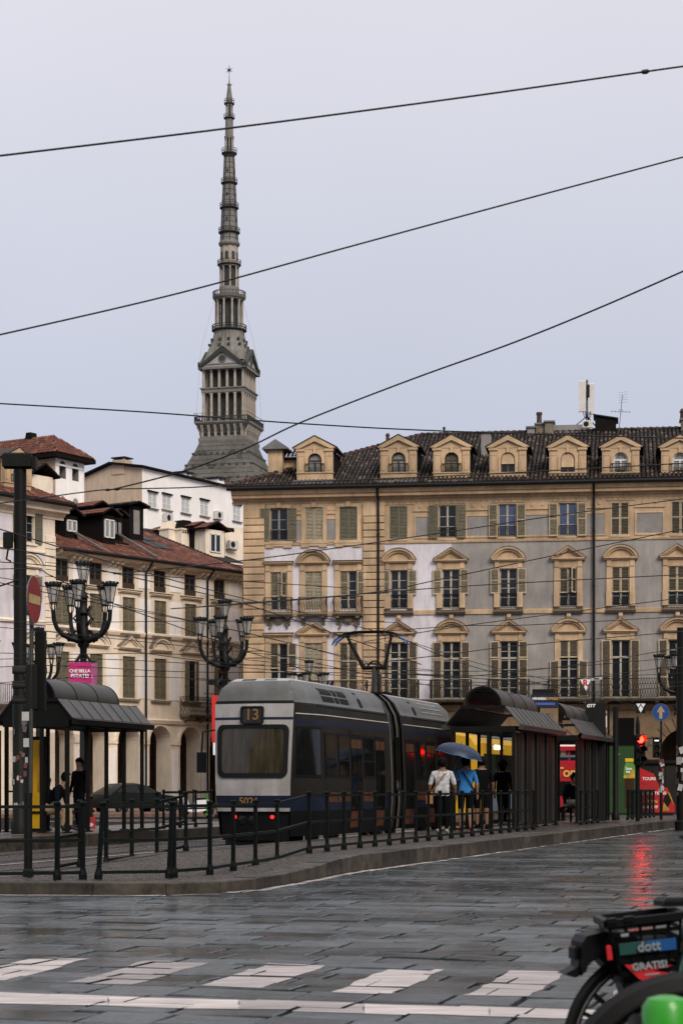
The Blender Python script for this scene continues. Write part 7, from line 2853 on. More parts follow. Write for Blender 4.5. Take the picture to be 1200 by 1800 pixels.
def signal(label, loc, rz, lit=None, n=3, kind='round', hs=1.0):
    t = thing('traffic_light', label, 'traffic light', loc, rz)
    t.scale = (hs, hs, hs)
    h = 0.30 * n
    MB().slab(-0.14, 0.14, -0.10, 0.12, 0, h, M_POLE, 0.02).build('housing', t)
    for k in range(n):
        z = h - 0.15 - 0.30 * k
        v = MB()
        pts = [(math.cos(R(a)) * 0.115, math.sin(R(a)) * 0.115) for a in range(-20, 201, 20)]
        pin = [(math.cos(R(a)) * 0.105, math.sin(R(a)) * 0.105) for a in range(-20, 201, 20)]
        v.strip(pts, pin, -0.38 if kind == 'long' else -0.25, -0.10, M_POLE)
        v.build('visor', t, (0, 0, z))
        m = M_RED_S if (lit == k) else (M_WHT_S if lit == ('w', k) else M_LENS)
        q = MB()
        if kind == 'bar' and lit == ('w', k):
            q.box(-0.085, 0.085, -0.115, -0.103, z - 0.02, z + 0.02, m)
        else:
            q.lathe([(0.10, 0), (0.085, 0.02), (0.05, 0.032), (0.01, 0.037)], 18, m)
            q.v = [(p[0], -0.102 - p[2], p[1] + z) for p in q.v]
        q.build('lens', t)
    return t


M_RED_S = mat('lit_red_signal', (0.6, 0.02, 0.01), 0.3, emit=(1.0, 0.0035, 0.0015), estr=55.0, var=0)
M_WHT_S = mat('lit_white_signal', (0.8, 0.8, 0.8), 0.3, emit=(0.9, 0.95, 1.0), estr=1.6, var=0)
signal('dark traffic light on the left post with visors turned left', (np_.x + 0.03, np_.y + 0.06, 2.24), R(-82), n=3, kind='long', hs=0.62)
_s = signal('slender black traffic light back between the left pole and the tall lamp', (np_.x + 0.14, np_.y + 0.12, 2.22), R(172), n=3, hs=0.46)
_s.scale = (0.44, 0.44, 1.12)

# ---- right: signals, signs and boards
d1 = 59.5
q = G(1121, 1444, 0.25)
t = thing('signal_pole', 'black pole under the lit red traffic light', 'pole', q, 0)
MB().tube([(0, 0.13, 0), (0, 0.13, 2.9)], 0.065, M_POLE, 10).build('shaft', t)
MB().lathe([(0.07, 2.9), (0.03, 3.1), (0.01, 3.15)], 8, M_POLE, (0, 0.13, 0)).build('finial', t)
k = q.y / FPX
zs_ = CAM_H + (HY - 1300) * k
signal('lit red traffic light at the end of the platform', (q.x + 0.045, q.y, zs_ - 0.75), R(8), lit=0, kind='long')
q2 = G(1161, 1441, 0.25)
k2 = q2.y / FPX
t = thing('signal_pole', 'slim pole plastered with stickers under the blue arrow sign', 'pole', q2, 0)
zb_ = CAM_H + (HY - 1252) * k2 - 0.25
MB().tube([(0, 0, 0), (0, 0, 1.9)], 0.05, M_POLE, 10).tube([(0, 0, 1.9), (0, 0, zb_ + 0.25)], 0.03, M_POLE, 8).build('shaft', t)
MB().tube([(0, 0, 2.42), (-0.16, 0, 2.56), (-0.62, 0, 2.56)], 0.018, M_POLE, 6).build('arm', t)
for q_ in range(22):
    z, a = rr.uniform(0.9, 1.9), R(rr.uniform(190, 350))
    s_ = rr.uniform(0.03, 0.075)
    MB().box(-s_, s_, -0.003, 0, -s_, s_, rr.choice([M_STICK[0], M_STICK[0], M_STICK[2], M_STICK[3]])).build('sticker', t, (0.056 * math.cos(a), 0.056 * math.sin(a), z), (0, rr.uniform(-0.4, 0.4), a + PI / 2))
signal('tram signal showing a white bar right of the red light', (q2.x - 0.17, q2.y - 0.1, CAM_H + (HY - 1302) * k2 - 0.75 * 0.72), R(0), lit=('w', 0), kind='bar', hs=0.72)
sg = thing('arrow_sign', 'round blue sign with a white upward arrow', 'road sign', (q2.x - 0.02, q2.y - 0.06, zb_ + 0.25), R(-4))
disc(0.27, M_SIGNB, M_SIGNG).build('plate', sg)
MB().prism([(-0.045, -0.2), (0.045, -0.2), (0.045, 0.02), (0.11, -0.02), (0.11, 0.04), (0, 0.2), (-0.11, 0.04), (-0.11, -0.02), (-0.045, 0.02)], -0.019, -0.015, M_SIGNY).build('arrow', sg)
q = P(1125, 1238, 62.0)
sg = thing('track_sign', 'small white sign of triangles hanging over the red light', 'road sign', q, 0)
MB().prism([(-0.14, 0.02), (0.0, 0.02), (-0.07, -0.10)], -0.008, 0, M_WHT).build('triangle', sg)
MB().prism([(0.01, 0.02), (0.15, 0.02), (0.08, -0.10)], -0.008, 0, M_WHT).build('triangle', sg)
MB().prism([(0.005, -0.03), (0.075, -0.14), (0.005, -0.26), (-0.065, -0.14)], -0.008, 0, M_WHT).build('rhombus', sg)
MB().box(-0.14, 0.15, 0.001, 0.012, -0.28, 0.04, M_POLE).tube([(0, 0.01, 0.04), (0, 0.01, 0.5)], 0.008, M_POLE, 5).build('backing', sg)
q = P(1028, 1198, 56.0)
sg = thing('pennant_sign', 'white triangular pennant with a red letter R hung on the wires', 'road sign', q, R(-6))
MB().prism([(-0.15, 0.06), (0.15, 0.06), (0.02, -0.26)], -0.01, 0, M_WHT).build('plate', sg)
M_SIGNRR = mat('sign_letter_red', (0.50, 0.02, 0.02), 0.5, var=0.1)
lettering('R', 0.24, M_SIGNRR, sg, (0.0, -0.014, -0.05), bold=0.008)
MB().mesh([(0.16, -0.01, 0.02), (0.47, -0.01, 0.06), (0.47, -0.01, 0.13), (0.16, -0.01, 0.09), (0.16, 0.0, 0.02), (0.47, 0.0, 0.06), (0.47, 0.0, 0.13), (0.16, 0.0, 0.09)], [(0, 1, 2, 3), (4, 5, 6, 7), (0, 1, 5, 4), (2, 3, 7, 6)], M_STICK[0]).build('strip', sg)
lettering('ROAD', 0.05, M_POLE, sg, (0.31, -0.014, 0.075), bold=0.003)
MB().tube([(-0.15, 0, 0.06), (-0.3, 0, 0.13)], 0.006, M_POLE, 4).tube([(0.47, 0, 0.1), (0.7, 0, 0.14)], 0.006, M_POLE, 4).build('hanger', sg)

M_NAVY = mat('navy_panel', (0.010, 0.013, 0.030), 0.4, var=0.1)
M_SYEL = mat('sign_yellow_ink', (0.62, 0.36, 0.08), 0.5, var=0.05)
M_SBLU = mat('sign_blue_ink', (0.05, 0.10, 0.32), 0.5, var=0.05)
q = G(956, 1447, 0.25)
k = q.y / FPX
sg = thing('bus_stop_sign', 'dark airport-style stop sign board above the first shelter roof', 'stop sign', (q.x, q.y, 0.25), 0)
zc = CAM_H + (HY - 1232) * k - 0.25
MB().tube([(-0.2, 0.03, 0), (-0.2, 0.03, zc + 0.3)], 0.04, M_POLE, 8).build('pole', sg)
MB().box(-0.40, 0.40, -0.03, 0.0, zc - 0.20, zc + 0.17, M_NAVY).box(-0.34, 0.28, -0.02, 0.01, zc + 0.172, zc + 0.33, M_POLE).build('plate', sg)
lettering('VENARIA', 0.105, M_WHT, sg, (-0.15, -0.034, zc + 0.06), bold=0.003, space=0.92)
lettering('EXPRESS', 0.105, M_SYEL, sg, (0.22, -0.034, zc + 0.06), space=0.85)
MB().box(-0.3, 0.3, -0.036, -0.031, zc - 0.12, zc - 0.05, M_SBLU).build('print', sg)
MB().box(-0.12, 0.39, -0.02, 0.01, zc - 0.82, zc - 0.205, M_OCHRE_D).build('map_panel', sg)
q = G(1046, 1443, 0.25)
k = q.y / FPX
sg = thing('info_totem', 'tall black information totem behind the second shelter', 'totem', (q.x, q.y, 0.25), 0)
zc = CAM_H + (HY - 1234) * k - 0.25
MB().slab(-0.30, 0.30, -0.08, 0.08, 0, zc, M_SHEL, 0.02).build('case', sg)
lettering('GTT', 0.13, M_WHT, sg, (-0.16, -0.085, zc - 0.12), bold=0.006, shear=0.25)
q = G(1061, 1442, 0.25)
k = q.y / FPX
sg = thing('line_flag', 'stop flag with a round line number over a paper timetable', 'stop sign', (q.x, q.y, 0.25), 0)
zc = CAM_H + (HY - 1252) * k - 0.25
MB().tube([(0.14, 0.02, 0), (0.14, 0.02, zc + 0.2)], 0.03, M_POLE, 8).build('pole', sg)
disc(0.085, M_SIGNY, M_SIGNG, 20).build('disc', sg, (0, 0, zc))
lettering('16', 0.10, M_POLE, sg, (0, -0.02, zc), bold=0.003)
MB().box(-0.08, 0.08, -0.01, 0.0, zc - 0.46, zc - 0.11, M_CREAM2).build('timetable', sg)
q = G(1081, 1442, 0.25)
k = q.y / FPX
t = thing('dark_column', 'thick black column at the end of the second shelter', 'pole', (q.x, q.y, 0.25), 0)
MB().lathe([(0.12, 0), (0.12, 0.2), (0.085, 0.25), (0.085, CAM_H + (HY - 1243) * k - 0.25)], 10, M_SHEL).build('shaft', t, smooth=True)
q = G(1197, 1452, 0.12)
t = thing('stickered_pole', 'thick dark pole with torn stickers at the right picture edge', 'pole', (q.x, q.y, 0.0), 0)
MB().lathe([(0.2, 0), (0.2, 0.25), (0.15, 0.3), (0.14, 6.0)], 12, M_POLE).build('shaft', t, smooth=True)
for q_ in range(16):
    z, a = rr.uniform(1.0, 2.5), R(rr.uniform(180, 300))
    s_ = rr.uniform(0.03, 0.08)
    MB().box(-s_, s_, -0.004, 0, -s_ * 1.4, s_ * 1.4, rr.choice([M_STICK[0], M_STICK[2]])).build('sticker', t, (0.158 * math.cos(a), 0.158 * math.sin(a), z), (0, rr.uniform(-0.4, 0.4), a + PI / 2))

# green billboard with a bottle, red tour board, dark kiosk
M_GREEN = mat('green_poster', (0.014, 0.050, 0.009), 0.45, var=0.2, scale=1.2)
M_BOTT = mat('bottle_tea', (0.035, 0.016, 0.006), 0.3, var=0.2)
M_CAPY = mat('bottle_cap_yellow', (0.62, 0.40, 0.02), 0.4, var=0.1)
M_LEAFG = mat('poster_leaf', (0.10, 0.22, 0.04), 0.4, var=0.4, scale=3)
M_PEACH = mat('poster_fruit', (0.45, 0.26, 0.03), 0.4, var=0.5, scale=5)
q = P(1090, HY, 78.0)
k = 78.0 / FPX
t = thing('billboard', 'green billboard picturing a bottle with a yellow cap', 'billboard', (q.x, q.y, 0), R(-6))
zt_ = CAM_H + (HY - 1312) * k
MB().box(-0.72, 0.62, 0.01, 0.14, 0.2, zt_ + 0.05, M_SHEL).box(-0.6, -0.5, 0.02, 0.12, 0, 0.2, M_SHEL).box(0.4, 0.5, 0.02, 0.12, 0, 0.2, M_SHEL).build('case', t)
po = MB().box(-0.68, 0.58, 0.0, 0.009, 0.26, zt_, M_GREEN).build('poster', t)
bx = (1105 - 1090) * k
zz = lambda y: CAM_H + (HY - y) * k
pr = MB()
pr.prism([(bx - 0.17, 0.45), (bx + 0.17, 0.45), (bx + 0.17, zz(1368)), (bx - 0.17, zz(1368))], -0.008, -0.001, M_BOTT)
pr.build('bottle_print', t)
pr = MB()
pr.prism([(bx - 0.22, zz(1368)), (bx + 0.22, zz(1368)), (bx + 0.22, zz(1352)), (bx + 0.19, zz(1345)), (bx + 0.13, zz(1340)), (bx - 0.13, zz(1340)), (bx - 0.2, zz(1347)), (bx - 0.22, zz(1354))], -0.010, -0.001, M_LEAFG)
pr.build('bottle_print', t)
pr = MB()
pr.prism([(bx - 0.22, zz(1368)), (bx + 0.0, zz(1368)), (bx + 0.0, zz(1362)), (bx - 0.22, zz(1363))], -0.013, -0.011, M_PEACH)
pr.prism([(bx + 0.01, zz(1368)), (bx + 0.21, zz(1368)), (bx + 0.20, zz(1355)), (bx + 0.1, zz(1352)), (bx + 0.01, zz(1362))], -0.013, -0.011, M_PEACH)
pr.build('fruit_print', t)
MB().box(bx - 0.16, bx + 0.16, -0.016, -0.001, zz(1339), zz(1333), M_CAPY).build('cap_print', t)
lettering('fuze', 0.15, M_WHT, t, (bx - 0.02, -0.014, zz(1351)), bold=0.004)
lettering('tea', 0.13, M_WHT, t, (bx - 0.05, -0.014, zz(1356.5)), bold=0.004)
for j, w_ in enumerate((0.30, 0.18, 0.12, 0.12)):
    MB().box(-0.30, -0.30 + w_, -0.006, -0.001, zz(1327 + 5.5 * j), zz(1325 + 5.5 * j), M_LEAFG).build('print', t)
q = P(1154, HY, 80.0)
k = 80.0 / FPX
t = thing('tour_board', 'red board with white tour lettering and a slanted top', 'billboard', (q.x, q.y, 0), R(-4))
M_REDB = mat('red_board', (0.42, 0.012, 0.016), 0.4, var=0.12, scale=2)
X = lambda p: (p - 1154) * k
MB().prism([(X(1122), zz(1428)), (X(1185), zz(1428)), (X(1185), zz(1415)), (X(1178), zz(1400)), (X(1172), zz(1385)), (X(1158), zz(1382)), (X(1148), zz(1360)), (X(1122), zz(1349))], 0.0, 0.06, M_REDB).box(X(1126), X(1182), 0.01, 0.05, 0.0, zz(1428), M_SHEL).build('plate', t)
for tx, py, sz, al, m in (('TOURS', 1369, 0.17, 1140, M_WHT), ('TO', 1378, 0.12, 1132, M_STICK[3]), ('ATTRACTIONS', 1394.5, 0.165, 1146, M_WHT), ('TURIN', 1409, 0.17, 1144, M_SYEL), ('HOP OFF', 1419, 0.165, 1141, M_WHT)):
    lettering(tx, sz, m, t, (X(al), -0.006, zz(py)), bold=0.003, space=0.98)
for py in (1383, 1386, 1399, 1402):
    MB().box(X(1126), X(1158), -0.004, -0.001, zz(py + 0.7), zz(py), M_STICK[3]).build('print', t)
pr = MB()
pr.prism([(X(1163), zz(1426)), (X(1176), zz(1424)), (X(1166), zz(1410))], -0.006, -0.001, M_PEACH)
pr.prism([(X(1164), zz(1408)), (X(1172), zz(1420)), (X(1181), zz(1404)), (X(1176), zz(1394)), (X(1168), zz(1396))], -0.006, -0.001, M_SHEL)
pr.prism([(X(1176), zz(1394)), (X(1180), zz(1404)), (X(1183), zz(1416)), (X(1180), zz(1410)), (X(1172), zz(1392))], -0.008, -0.0065, M_PEACH)
pr.build('picture_print', t)
q = P(1150, HY, 86.0)
t = thing('kiosk', 'dark shuttered kiosk behind the red tour board', 'kiosk', (q.x, q.y, 0), R(-7))
zk = CAM_H + (HY - 1342) * 86 / FPX
b = MB()
b.box(-0.75, 3.4, 0, 2.2, 0, zk, M_TSIDE)
b.box(-0.85, 3.5, -0.15, 2.3, zk, zk + 0.14, M_SHEL)
b.build('body', t)
for q_ in range(7):
    MB().box(-0.68 + 0.58 * q_, -0.16 + 0.58 * q_, -0.03, -0.001, 0.12, zk - 0.1, M_TSIDE).build('shutter_panel', t)
# ================================================================== pavement by the houses
pv = [G(-60, 1447), G(372, 1442), G(420, 1430), G(380, 1424), G(90, 1424), G(-60, 1428)]
mb = MB()
M_RPAVE = wet_mat('wet_red_paving', (0.115, 0.062, 0.045), 0.2, 0.5, 0.4, (1, 1, 1), 0.3, 5)
zt_ = 0.12
mb.prism([(p.x, p.y) for p in (G(-120, 1437.5), G(500, 1433), G(600, 1429), G(600, 1424), G(-120, 1424))], -0.05, zt_, M_RPAVE, 'z')
mb.build('pavement')['kind'] = 'structure'
mb = MB()
mb.prism([(p.x, p.y) for p in (G(1080, 1449.5), G(1300, 1441), G(1400, 1424), G(900, 1427), G(1020, 1440))], -0.05, 0.12, M_PAVE, 'z')
mb.build('corner_pavement')['kind'] = 'structure'
# ================================================================== yellow tram on the other track, red tour bus, parked car, scooter
M_YELB = mat('bus_yellow', (0.55, 0.31, 0.012), 0.35, var=0.15, scale=1.5, coat=0.2)
M_BUSR = mat('bus_red', (0.36, 0.010, 0.018), 0.35, var=0.15, scale=1.5, coat=0.2)
M_BUSG = mat('bus_grey', (0.10, 0.12, 0.16), 0.4, var=0.2)
M_BUSL = mat('bus_lamp', (0.9, 0.9, 0.85), 0.3, emit=(1.0, 0.97, 0.9), estr=2.5, var=0)
t = thing('yellow_tram', 'yellow tram with dark windows seen through the first shelter', 'tram', trk(-3.1, 29.0), -TA)
b = MB()
pr = [(-1.2, 0.35), (1.2, 0.35), (1.22, 1.6), (1.16, 2.78), (0.95, 3.05), (0.5, 3.14), (-0.5, 3.14), (-0.95, 3.05), (-1.16, 2.78), (-1.22, 1.6)]
n = len(pr)
secs = []
for (y, f, dz) in ((0.0, 0.86, -0.10), (0.12, 0.95, -0.03), (0.35, 1.0, 0), (11.6, 1.0, 0), (12.0, 0.9, -0.05)):
    secs.append([(x * f, y, z + (dz if z > 2 else 0)) for x, z in pr])
v = [p for s_ in secs for p in s_]
f = [(i * n + j, i * n + (j + 1) % n, (i + 1) * n + (j + 1) % n, (i + 1) * n + j) for i in range(len(secs) - 1) for j in range(n)]
f += [tuple(range(n)), tuple(range((len(secs) - 1) * n, len(secs) * n))]
b.mesh(v, f, M_YELB)
b.build('body', t)
MB().prism([(-1.0, 3.0), (1.02, 3.0), (0.9, 3.2), (0.5, 3.3), (-0.5, 3.3), (-0.9, 3.2)], 0.4, 11.6, M_BUSG).build('roof', t)
MB().box(-0.95, 0.85, -0.02, 0.3, 1.0, 2.55, M_TGLASS).build('windscreen', t)
for k in range(6):
    MB().box(1.16, 1.235, 0.55 + 1.85 * k, 0.55 + 1.85 * k + 1.7, 1.2, 2.42, M_TGLASS).build('window', t)
MB().box(1.19, 1.235, 0.4, 11.7, 0.38, 1.16, M_BUSG).build('side_panel', t)
MB().box(1.10, 1.20, 2.3, 3.6, 2.60, 2.74, M_BUSL).build('lit_sign', t)
MB().box(1.17, 1.225, 1.0, 1.16, 2.52, 2.78, M_BUSR).build('red_mark', t)
for y in (2.0, 3.6, 8.6, 10.2):
    put(lw, 'wheel', t, (0.74, y, 0.33), (0, R(90), 0))
    put(lw, 'wheel', t, (-0.74, y, 0.33), (0, R(90), 0))

q = P(1016, HY, 90.0)
t = thing('tour_bus', 'red open-top tour bus glimpsed between the two shelters', 'bus', (q.x, q.y, 0), R(-12))
zz = lambda y: CAM_H + (HY - y) * 90 / FPX
b = MB()
b.slab(-1.25, 1.25, 0, 7.5, 0.35, zz(1337), M_BUSR, 0.06)
b.build('body', t)
MB().box(-1.2, 1.2, -0.03, -0.001, 0.9, 1.55, M_TGLASS).build('rear_window', t)
MB().box(-1.32, 1.32, -0.1, 7.6, zz(1319), zz(1312), M_BUSR).box(-1.2, 1.2, 0.0, 7.5, zz(1312), zz(1309), M_CREAM2).build('canopy', t)
for x in (-1.2, -0.42, 0.4, 1.2):
    for y in (0.05, 3.5, 7.0):
        MB().box(x - 0.04, x + 0.04, y, y + 0.08, zz(1337) - 0.02, zz(1319), M_BUSR).build('stanchion', t)
MB().box(-1.22, 1.22, 0.02, 0.08, zz(1331), zz(1327), M_BUSG).build('rail', t)
for k in range(4):
    MB().box(-0.98, 0.98, 1.0 + 1.4 * k, 1.1 + 1.4 * k, zz(1337), zz(1329), M_BUSG).build('seat', t)
lettering('Torino', 0.62, M_SYEL, t, (-0.25, -0.035, zz(1358)), bold=0.012, space=0.9)
for x in (-1.0, 1.0):
    for y in (1.4, 5.9):
        MB().lathe([(0.42, -0.12), (0.45, -0.1), (0.45, 0.1), (0.42, 0.12)], 18, M_RUBBER).build('wheel', t, (x, y, 0.45), (0, R(90), 0))

# parked car
def car(label, loc, rz, m):
    t = thing('parked_car', label, 'car', loc, rz)
    prof = [(-2.05, 0.32), (-2.08, 0.62), (-1.98, 0.88), (-1.1, 0.98), (-0.42, 1.40), (0.2, 1.50), (1.15, 1.46), (1.85, 1.05), (2.02, 0.95), (2.06, 0.5), (1.95, 0.3)]
    wid = {0.3: 0.80, 0.62: 0.88, 0.95: 0.86, 1.5: 0.60}
    def hw(z):
        ks = sorted(wid)
        return lerp_tab([(k_, wid[k_]) for k_ in ks], z)
    b = MB()
    n = len(prof)
    v = []
    for t_ in (-1, -0.85, -0.5, 0, 0.5, 0.85, 1):
        for x, z in prof:
            zz_ = z
            w = hw(z)
            rnd_ = 1 - 0.05 * abs(t_) ** 3 if z > 0.7 else 1
            v.append((x * (1 - 0.03 * abs(t_) ** 4), w * t_, zz_ * rnd_))
    f = [(i * n + j, i * n + (j + 1) % n, (i + 1) * n + (j + 1) % n, (i + 1) * n + j) for i in range(6) for j in range(n)]
    f += [tuple(range(n)), tuple(range(6 * n, 7 * n))]
    b.mesh(v, f, m)
    b.build('body', t, smooth=True)
    for sd_ in (-1, 1):
        def sp_(x, z, o=0.012):
            return (x, sd_ * (hw(z) + o), z * 0.955)
        for poly in ([(-0.95, 1.06), (-0.40, 1.38), (0.15, 1.45), (0.15, 1.06)], [(0.22, 1.06), (0.22, 1.45), (1.05, 1.42), (1.55, 1.1)]):
            MB().face([sp_(*p) for p in poly], M_TGLASS).build('side_window', t)
        MB().box(-2.06, -1.82, min(sd_ * 0.5, sd_ * 0.84), max(sd_ * 0.5, sd_ * 0.84), 0.66, 0.80, M_HEAD).build('headlight', t)
        MB().box(-0.88, -0.72, min(sd_ * 0.86, sd_ * 1.03), max(sd_ * 0.86, sd_ * 1.03), 0.94, 1.06, m).build('mirror', t)
        for x in (-1.28, 1.25):
            w = MB().lathe([(0.30, -0.09), (0.32, -0.07), (0.32, 0.09), (0.30, 0.1), (0.21, 0.1)], 20, M_RUBBER).build('wheel', t, (x, sd_ * 0.78, 0.32), (R(-90) * sd_, 0, 0), smooth=True)
            r_ = MB()
            for k in range(5):
                a = 2 * PI * k / 5
                r_.bar((0.03 * math.cos(a), 0.03 * math.sin(a), 0.105), (0.21 * math.cos(a), 0.21 * math.sin(a), 0.10), 0.06, 0.02, M_RIM)
            r_.lathe([(0.2, 0.095), (0.22, 0.108), (0.2, 0.11)], 16, M_RIM, cap=False)
            r_.build('rim', w)
    MB().face([(-1.08, -0.72, 0.97), (-1.08, 0.72, 0.97), (-0.44, 0.60, 1.345), (-0.44, -0.60, 1.345)], M_TGLASS).build('windscreen', t, (-0.02, 0, 0.012))
    MB().box(-2.11, -2.06, -0.55, 0.55, 0.42, 0.60, M_RUBBER).build('grille', t)
    MB().box(-2.12, -2.075, -0.26, 0.26, 0.62, 0.73, M_WHT).build('number_plate', t)
    return t


M_HEAD = mat('headlight_glass', (0.55, 0.55, 0.53), 0.15, var=0.1)
M_RIM = mat('alloy_rim', (0.45, 0.45, 0.45), 0.3, 0.8, var=0.1)
M_CAR = mat('dark_car_paint', (0.006, 0.008, 0.0075), 0.3, 0.0, var=0.1, coat=0.0, spec=0.2)
cp = G(242, 1431)
car('dark parked car with pale headlights before the arcades', (cp.x - 0.2, cp.y, 0.0), R(222), M_CAR)
# rental scooters by the arcade
M_LIME = mat('lime_plastic', (0.10, 0.42, 0.02), 0.4, var=0.1)


def scooter(label, loc, rz, m):
    t = thing('electric_scooter', label, 'scooter', loc, rz, 'rental scooters by the arcade')
    for x in (-0.5, 0.5):
        MB().lathe([(0.09, -0.03), (0.125, -0.025), (0.125, 0.025), (0.09, 0.03)], 16, M_RUBBER).build('wheel', t, (x, 0, 0.125), (R(90), 0, 0), smooth=True)
    MB().slab(-0.45, 0.4, -0.08, 0.08, 0.10, 0.18, m, 0.02).build('deck', t)
    MB().tube([(0.5, 0, 0.15), (0.40, 0, 0.6), (0.34, 0, 1.10)], 0.03, m, 8).build('stem', t)
    MB().tube([(0.34, -0.25, 1.12), (0.34, 0.25, 1.12)], 0.018, M_RUBBER, 6).build('handlebar', t)
    return t


sp_ = G(366, 1438)
scooter('lime green rental scooter against the tram front left edge', (sp_.x, sp_.y, 0.0), R(100), M_LIME)
sp_ = G(345, 1436)
t = thing('motor_scooter', 'small white and black motor scooter parked before the arcade', 'motor scooter', (sp_.x, sp_.y, 0.0), R(200))
for x in (-0.55, 0.55):
    MB().lathe([(0.15, -0.05), (0.23, -0.045), (0.23, 0.045), (0.15, 0.05)], 16, M_RUBBER).build('wheel', t, (x, 0, 0.23), (R(90), 0, 0), smooth=True)
MB().prism([(-0.75, 0.45), (-0.5, 0.75), (0.0, 0.72), (0.15, 0.35), (0.3, 0.3), (0.45, 0.95), (0.58, 0.9), (0.5, 0.25), (0.1, 0.2), (-0.3, 0.25)], -0.14, 0.14, M_WHT).build('body', t)
MB().slab(-0.55, 0.02, -0.13, 0.13, 0.72, 0.82, M_RUBBER, 0.03).build('seat', t)
MB().tube([(0.5, 0, 0.9), (0.45, 0, 1.05)], 0.03, M_RUBBER, 6).tube([(0.45, -0.3, 1.08), (0.45, 0.3, 1.08)], 0.018, M_RUBBER, 6).build('handlebar', t)
# ================================================================== the square's other sides, behind the camera (seen only as reflections)
def side_palace(label, x0, y0, x1, y1, h):
    L = math.hypot(x1 - x0, y1 - y0)
    t = thing('square_palace', label, 'building', (x0, y0, 0), math.atan2(y1 - y0, x1 - x0))
    MB().box(0, L, 0, 14, 0, h, M_OCHRE_D).build('wall', t)
    MB().mesh([(0, -0.8, h), (L, -0.8, h), (L, 7, h + 4), (0, 7, h + 4), (0, 14, h), (L, 14, h)], [(0, 1, 2, 3), (3, 2, 5, 4)], M_TILE[0]).build('roof', t)
    win_m = cached('rear_win', lambda: MB().box(-0.55, 0.55, -0.05, 0, 0, 2.1, M_SHUT_D).data('window'))
    arc_m = cached('rear_arc', lambda: MB().prism([(-1.3, 0)] + arch_pts(0, 3.0, 1.3, 8) + [(1.3, 0)], -0.04, 0.0, M_ROOM).data('arcade_opening'))
    k = 2.2
    while k < L - 2:
        for z in (6.6, 10.6, 14.0):
            put(win_m, 'window', t, (k, 0, z))
        put(arc_m, 'arcade_opening', t, (k, 0, 0))
        k += 4.4
    return t


side_palace('ochre palace closing the square behind the viewer', 75, -48, -70, -48, 18)
side_palace('ochre palace closing the square on the right, out of view', 62, 70, 62, -46, 18)
# ================================================================== people
M_SKIN = mat('skin', (0.30, 0.165, 0.105), 0.55, var=0.12, scale=8)
M_SKIND = mat('skin_brown', (0.15, 0.075, 0.045), 0.55, var=0.12, scale=8)
M_HAIR = mat('black_hair', (0.004, 0.0035, 0.003), 0.75, var=0.3, scale=40, spec=0.08)
M_SHIRTW = mat('white_patterned_cotton', (0.50, 0.49, 0.50), 0.8, var=0.55, scale=14, col2=(0.20, 0.20, 0.22))
M_SHIRTB = mat('sky_blue_cotton', (0.03, 0.20, 0.52), 0.8, var=0.2, scale=5)
M_CBLACK = mat('black_cloth', (0.004, 0.004, 0.005), 0.9, var=0.3, scale=6, spec=0.06)
M_CNAVY = mat('navy_cloth', (0.006, 0.007, 0.012), 0.9, var=0.3, scale=6, spec=0.06)
M_KHAKI = mat('khaki_cotton', (0.34, 0.25, 0.15), 0.85, var=0.25, scale=5)
M_GREYC = mat('striped_grey_cloth', (0.20, 0.18, 0.15), 0.85, var=0.4, scale=9)
M_SHOER = mat('red_shoe', (0.45, 0.06, 0.06), 0.6, var=0.2)
M_SHOEW = mat('white_shoe', (0.55, 0.53, 0.5), 0.6, var=0.2)
M_SHOEK = mat('dark_shoe', (0.010, 0.009, 0.009), 0.6, var=0.2)
M_TAN = mat('tan_leather', (0.30, 0.14, 0.045), 0.6, var=0.2)


def body_mesh(J, E, mats_of, smooth_it=1):
    """J: {joint: (pos, (rx, ry))}; E: [(a, b)]; mats_of(bone, t, pos) gives the cloth there"""
    names = list(J)
    me = bpy.data.meshes.new('body')
    me.from_pydata([J[n][0] for n in names], [(names.index(a), names.index(b)) for a, b in E], [])
    o = bpy.data.objects.new('body_tmp', me)
    COL.objects.link(o)
    o.modifiers.new('skin', 'SKIN').use_smooth_shade = True
    sv_ = me.skin_vertices[0].data
    for i, n in enumerate(names):
        r_ = J[n][1]
        sv_[i].radius = r_ if isinstance(r_, tuple) else (r_, r_)
        sv_[i].use_root = (n == 'pelvis')
    sub = o.modifiers.new('sub', 'SUBSURF')
    sub.levels = sub.render_levels = 2
    dg = bpy.context.evaluated_depsgraph_get()
    out = bpy.data.meshes.new_from_object(o.evaluated_get(dg))
    bpy.data.objects.remove(o)
    segs = [(a, b, Vector(J[a][0]), Vector(J[b][0])) for a, b in E]
    ml = []
    idx = []
    for p in out.polygons:
        c = Vector(p.center)
        best = None
        for a, b, A, B in segs:
            ab = B - A
            t = max(0, min(1, (c - A).dot(ab) / max(1e-9, ab.length_squared)))
            d_ = (c - A - ab * t).length
            if best is None or d_ < best[0]:
                best = (d_, a, b, t)
        m = mats_of(best[1], best[2], best[3], c)
        if m not in ml:
            ml.append(m)
        idx.append(ml.index(m))
    out.materials.clear()
    for m in ml:
        out.materials.append(m)
    out.polygons.foreach_set('material_index', idx)
    out.polygons.foreach_set('use_smooth', [True] * len(idx))
    return out


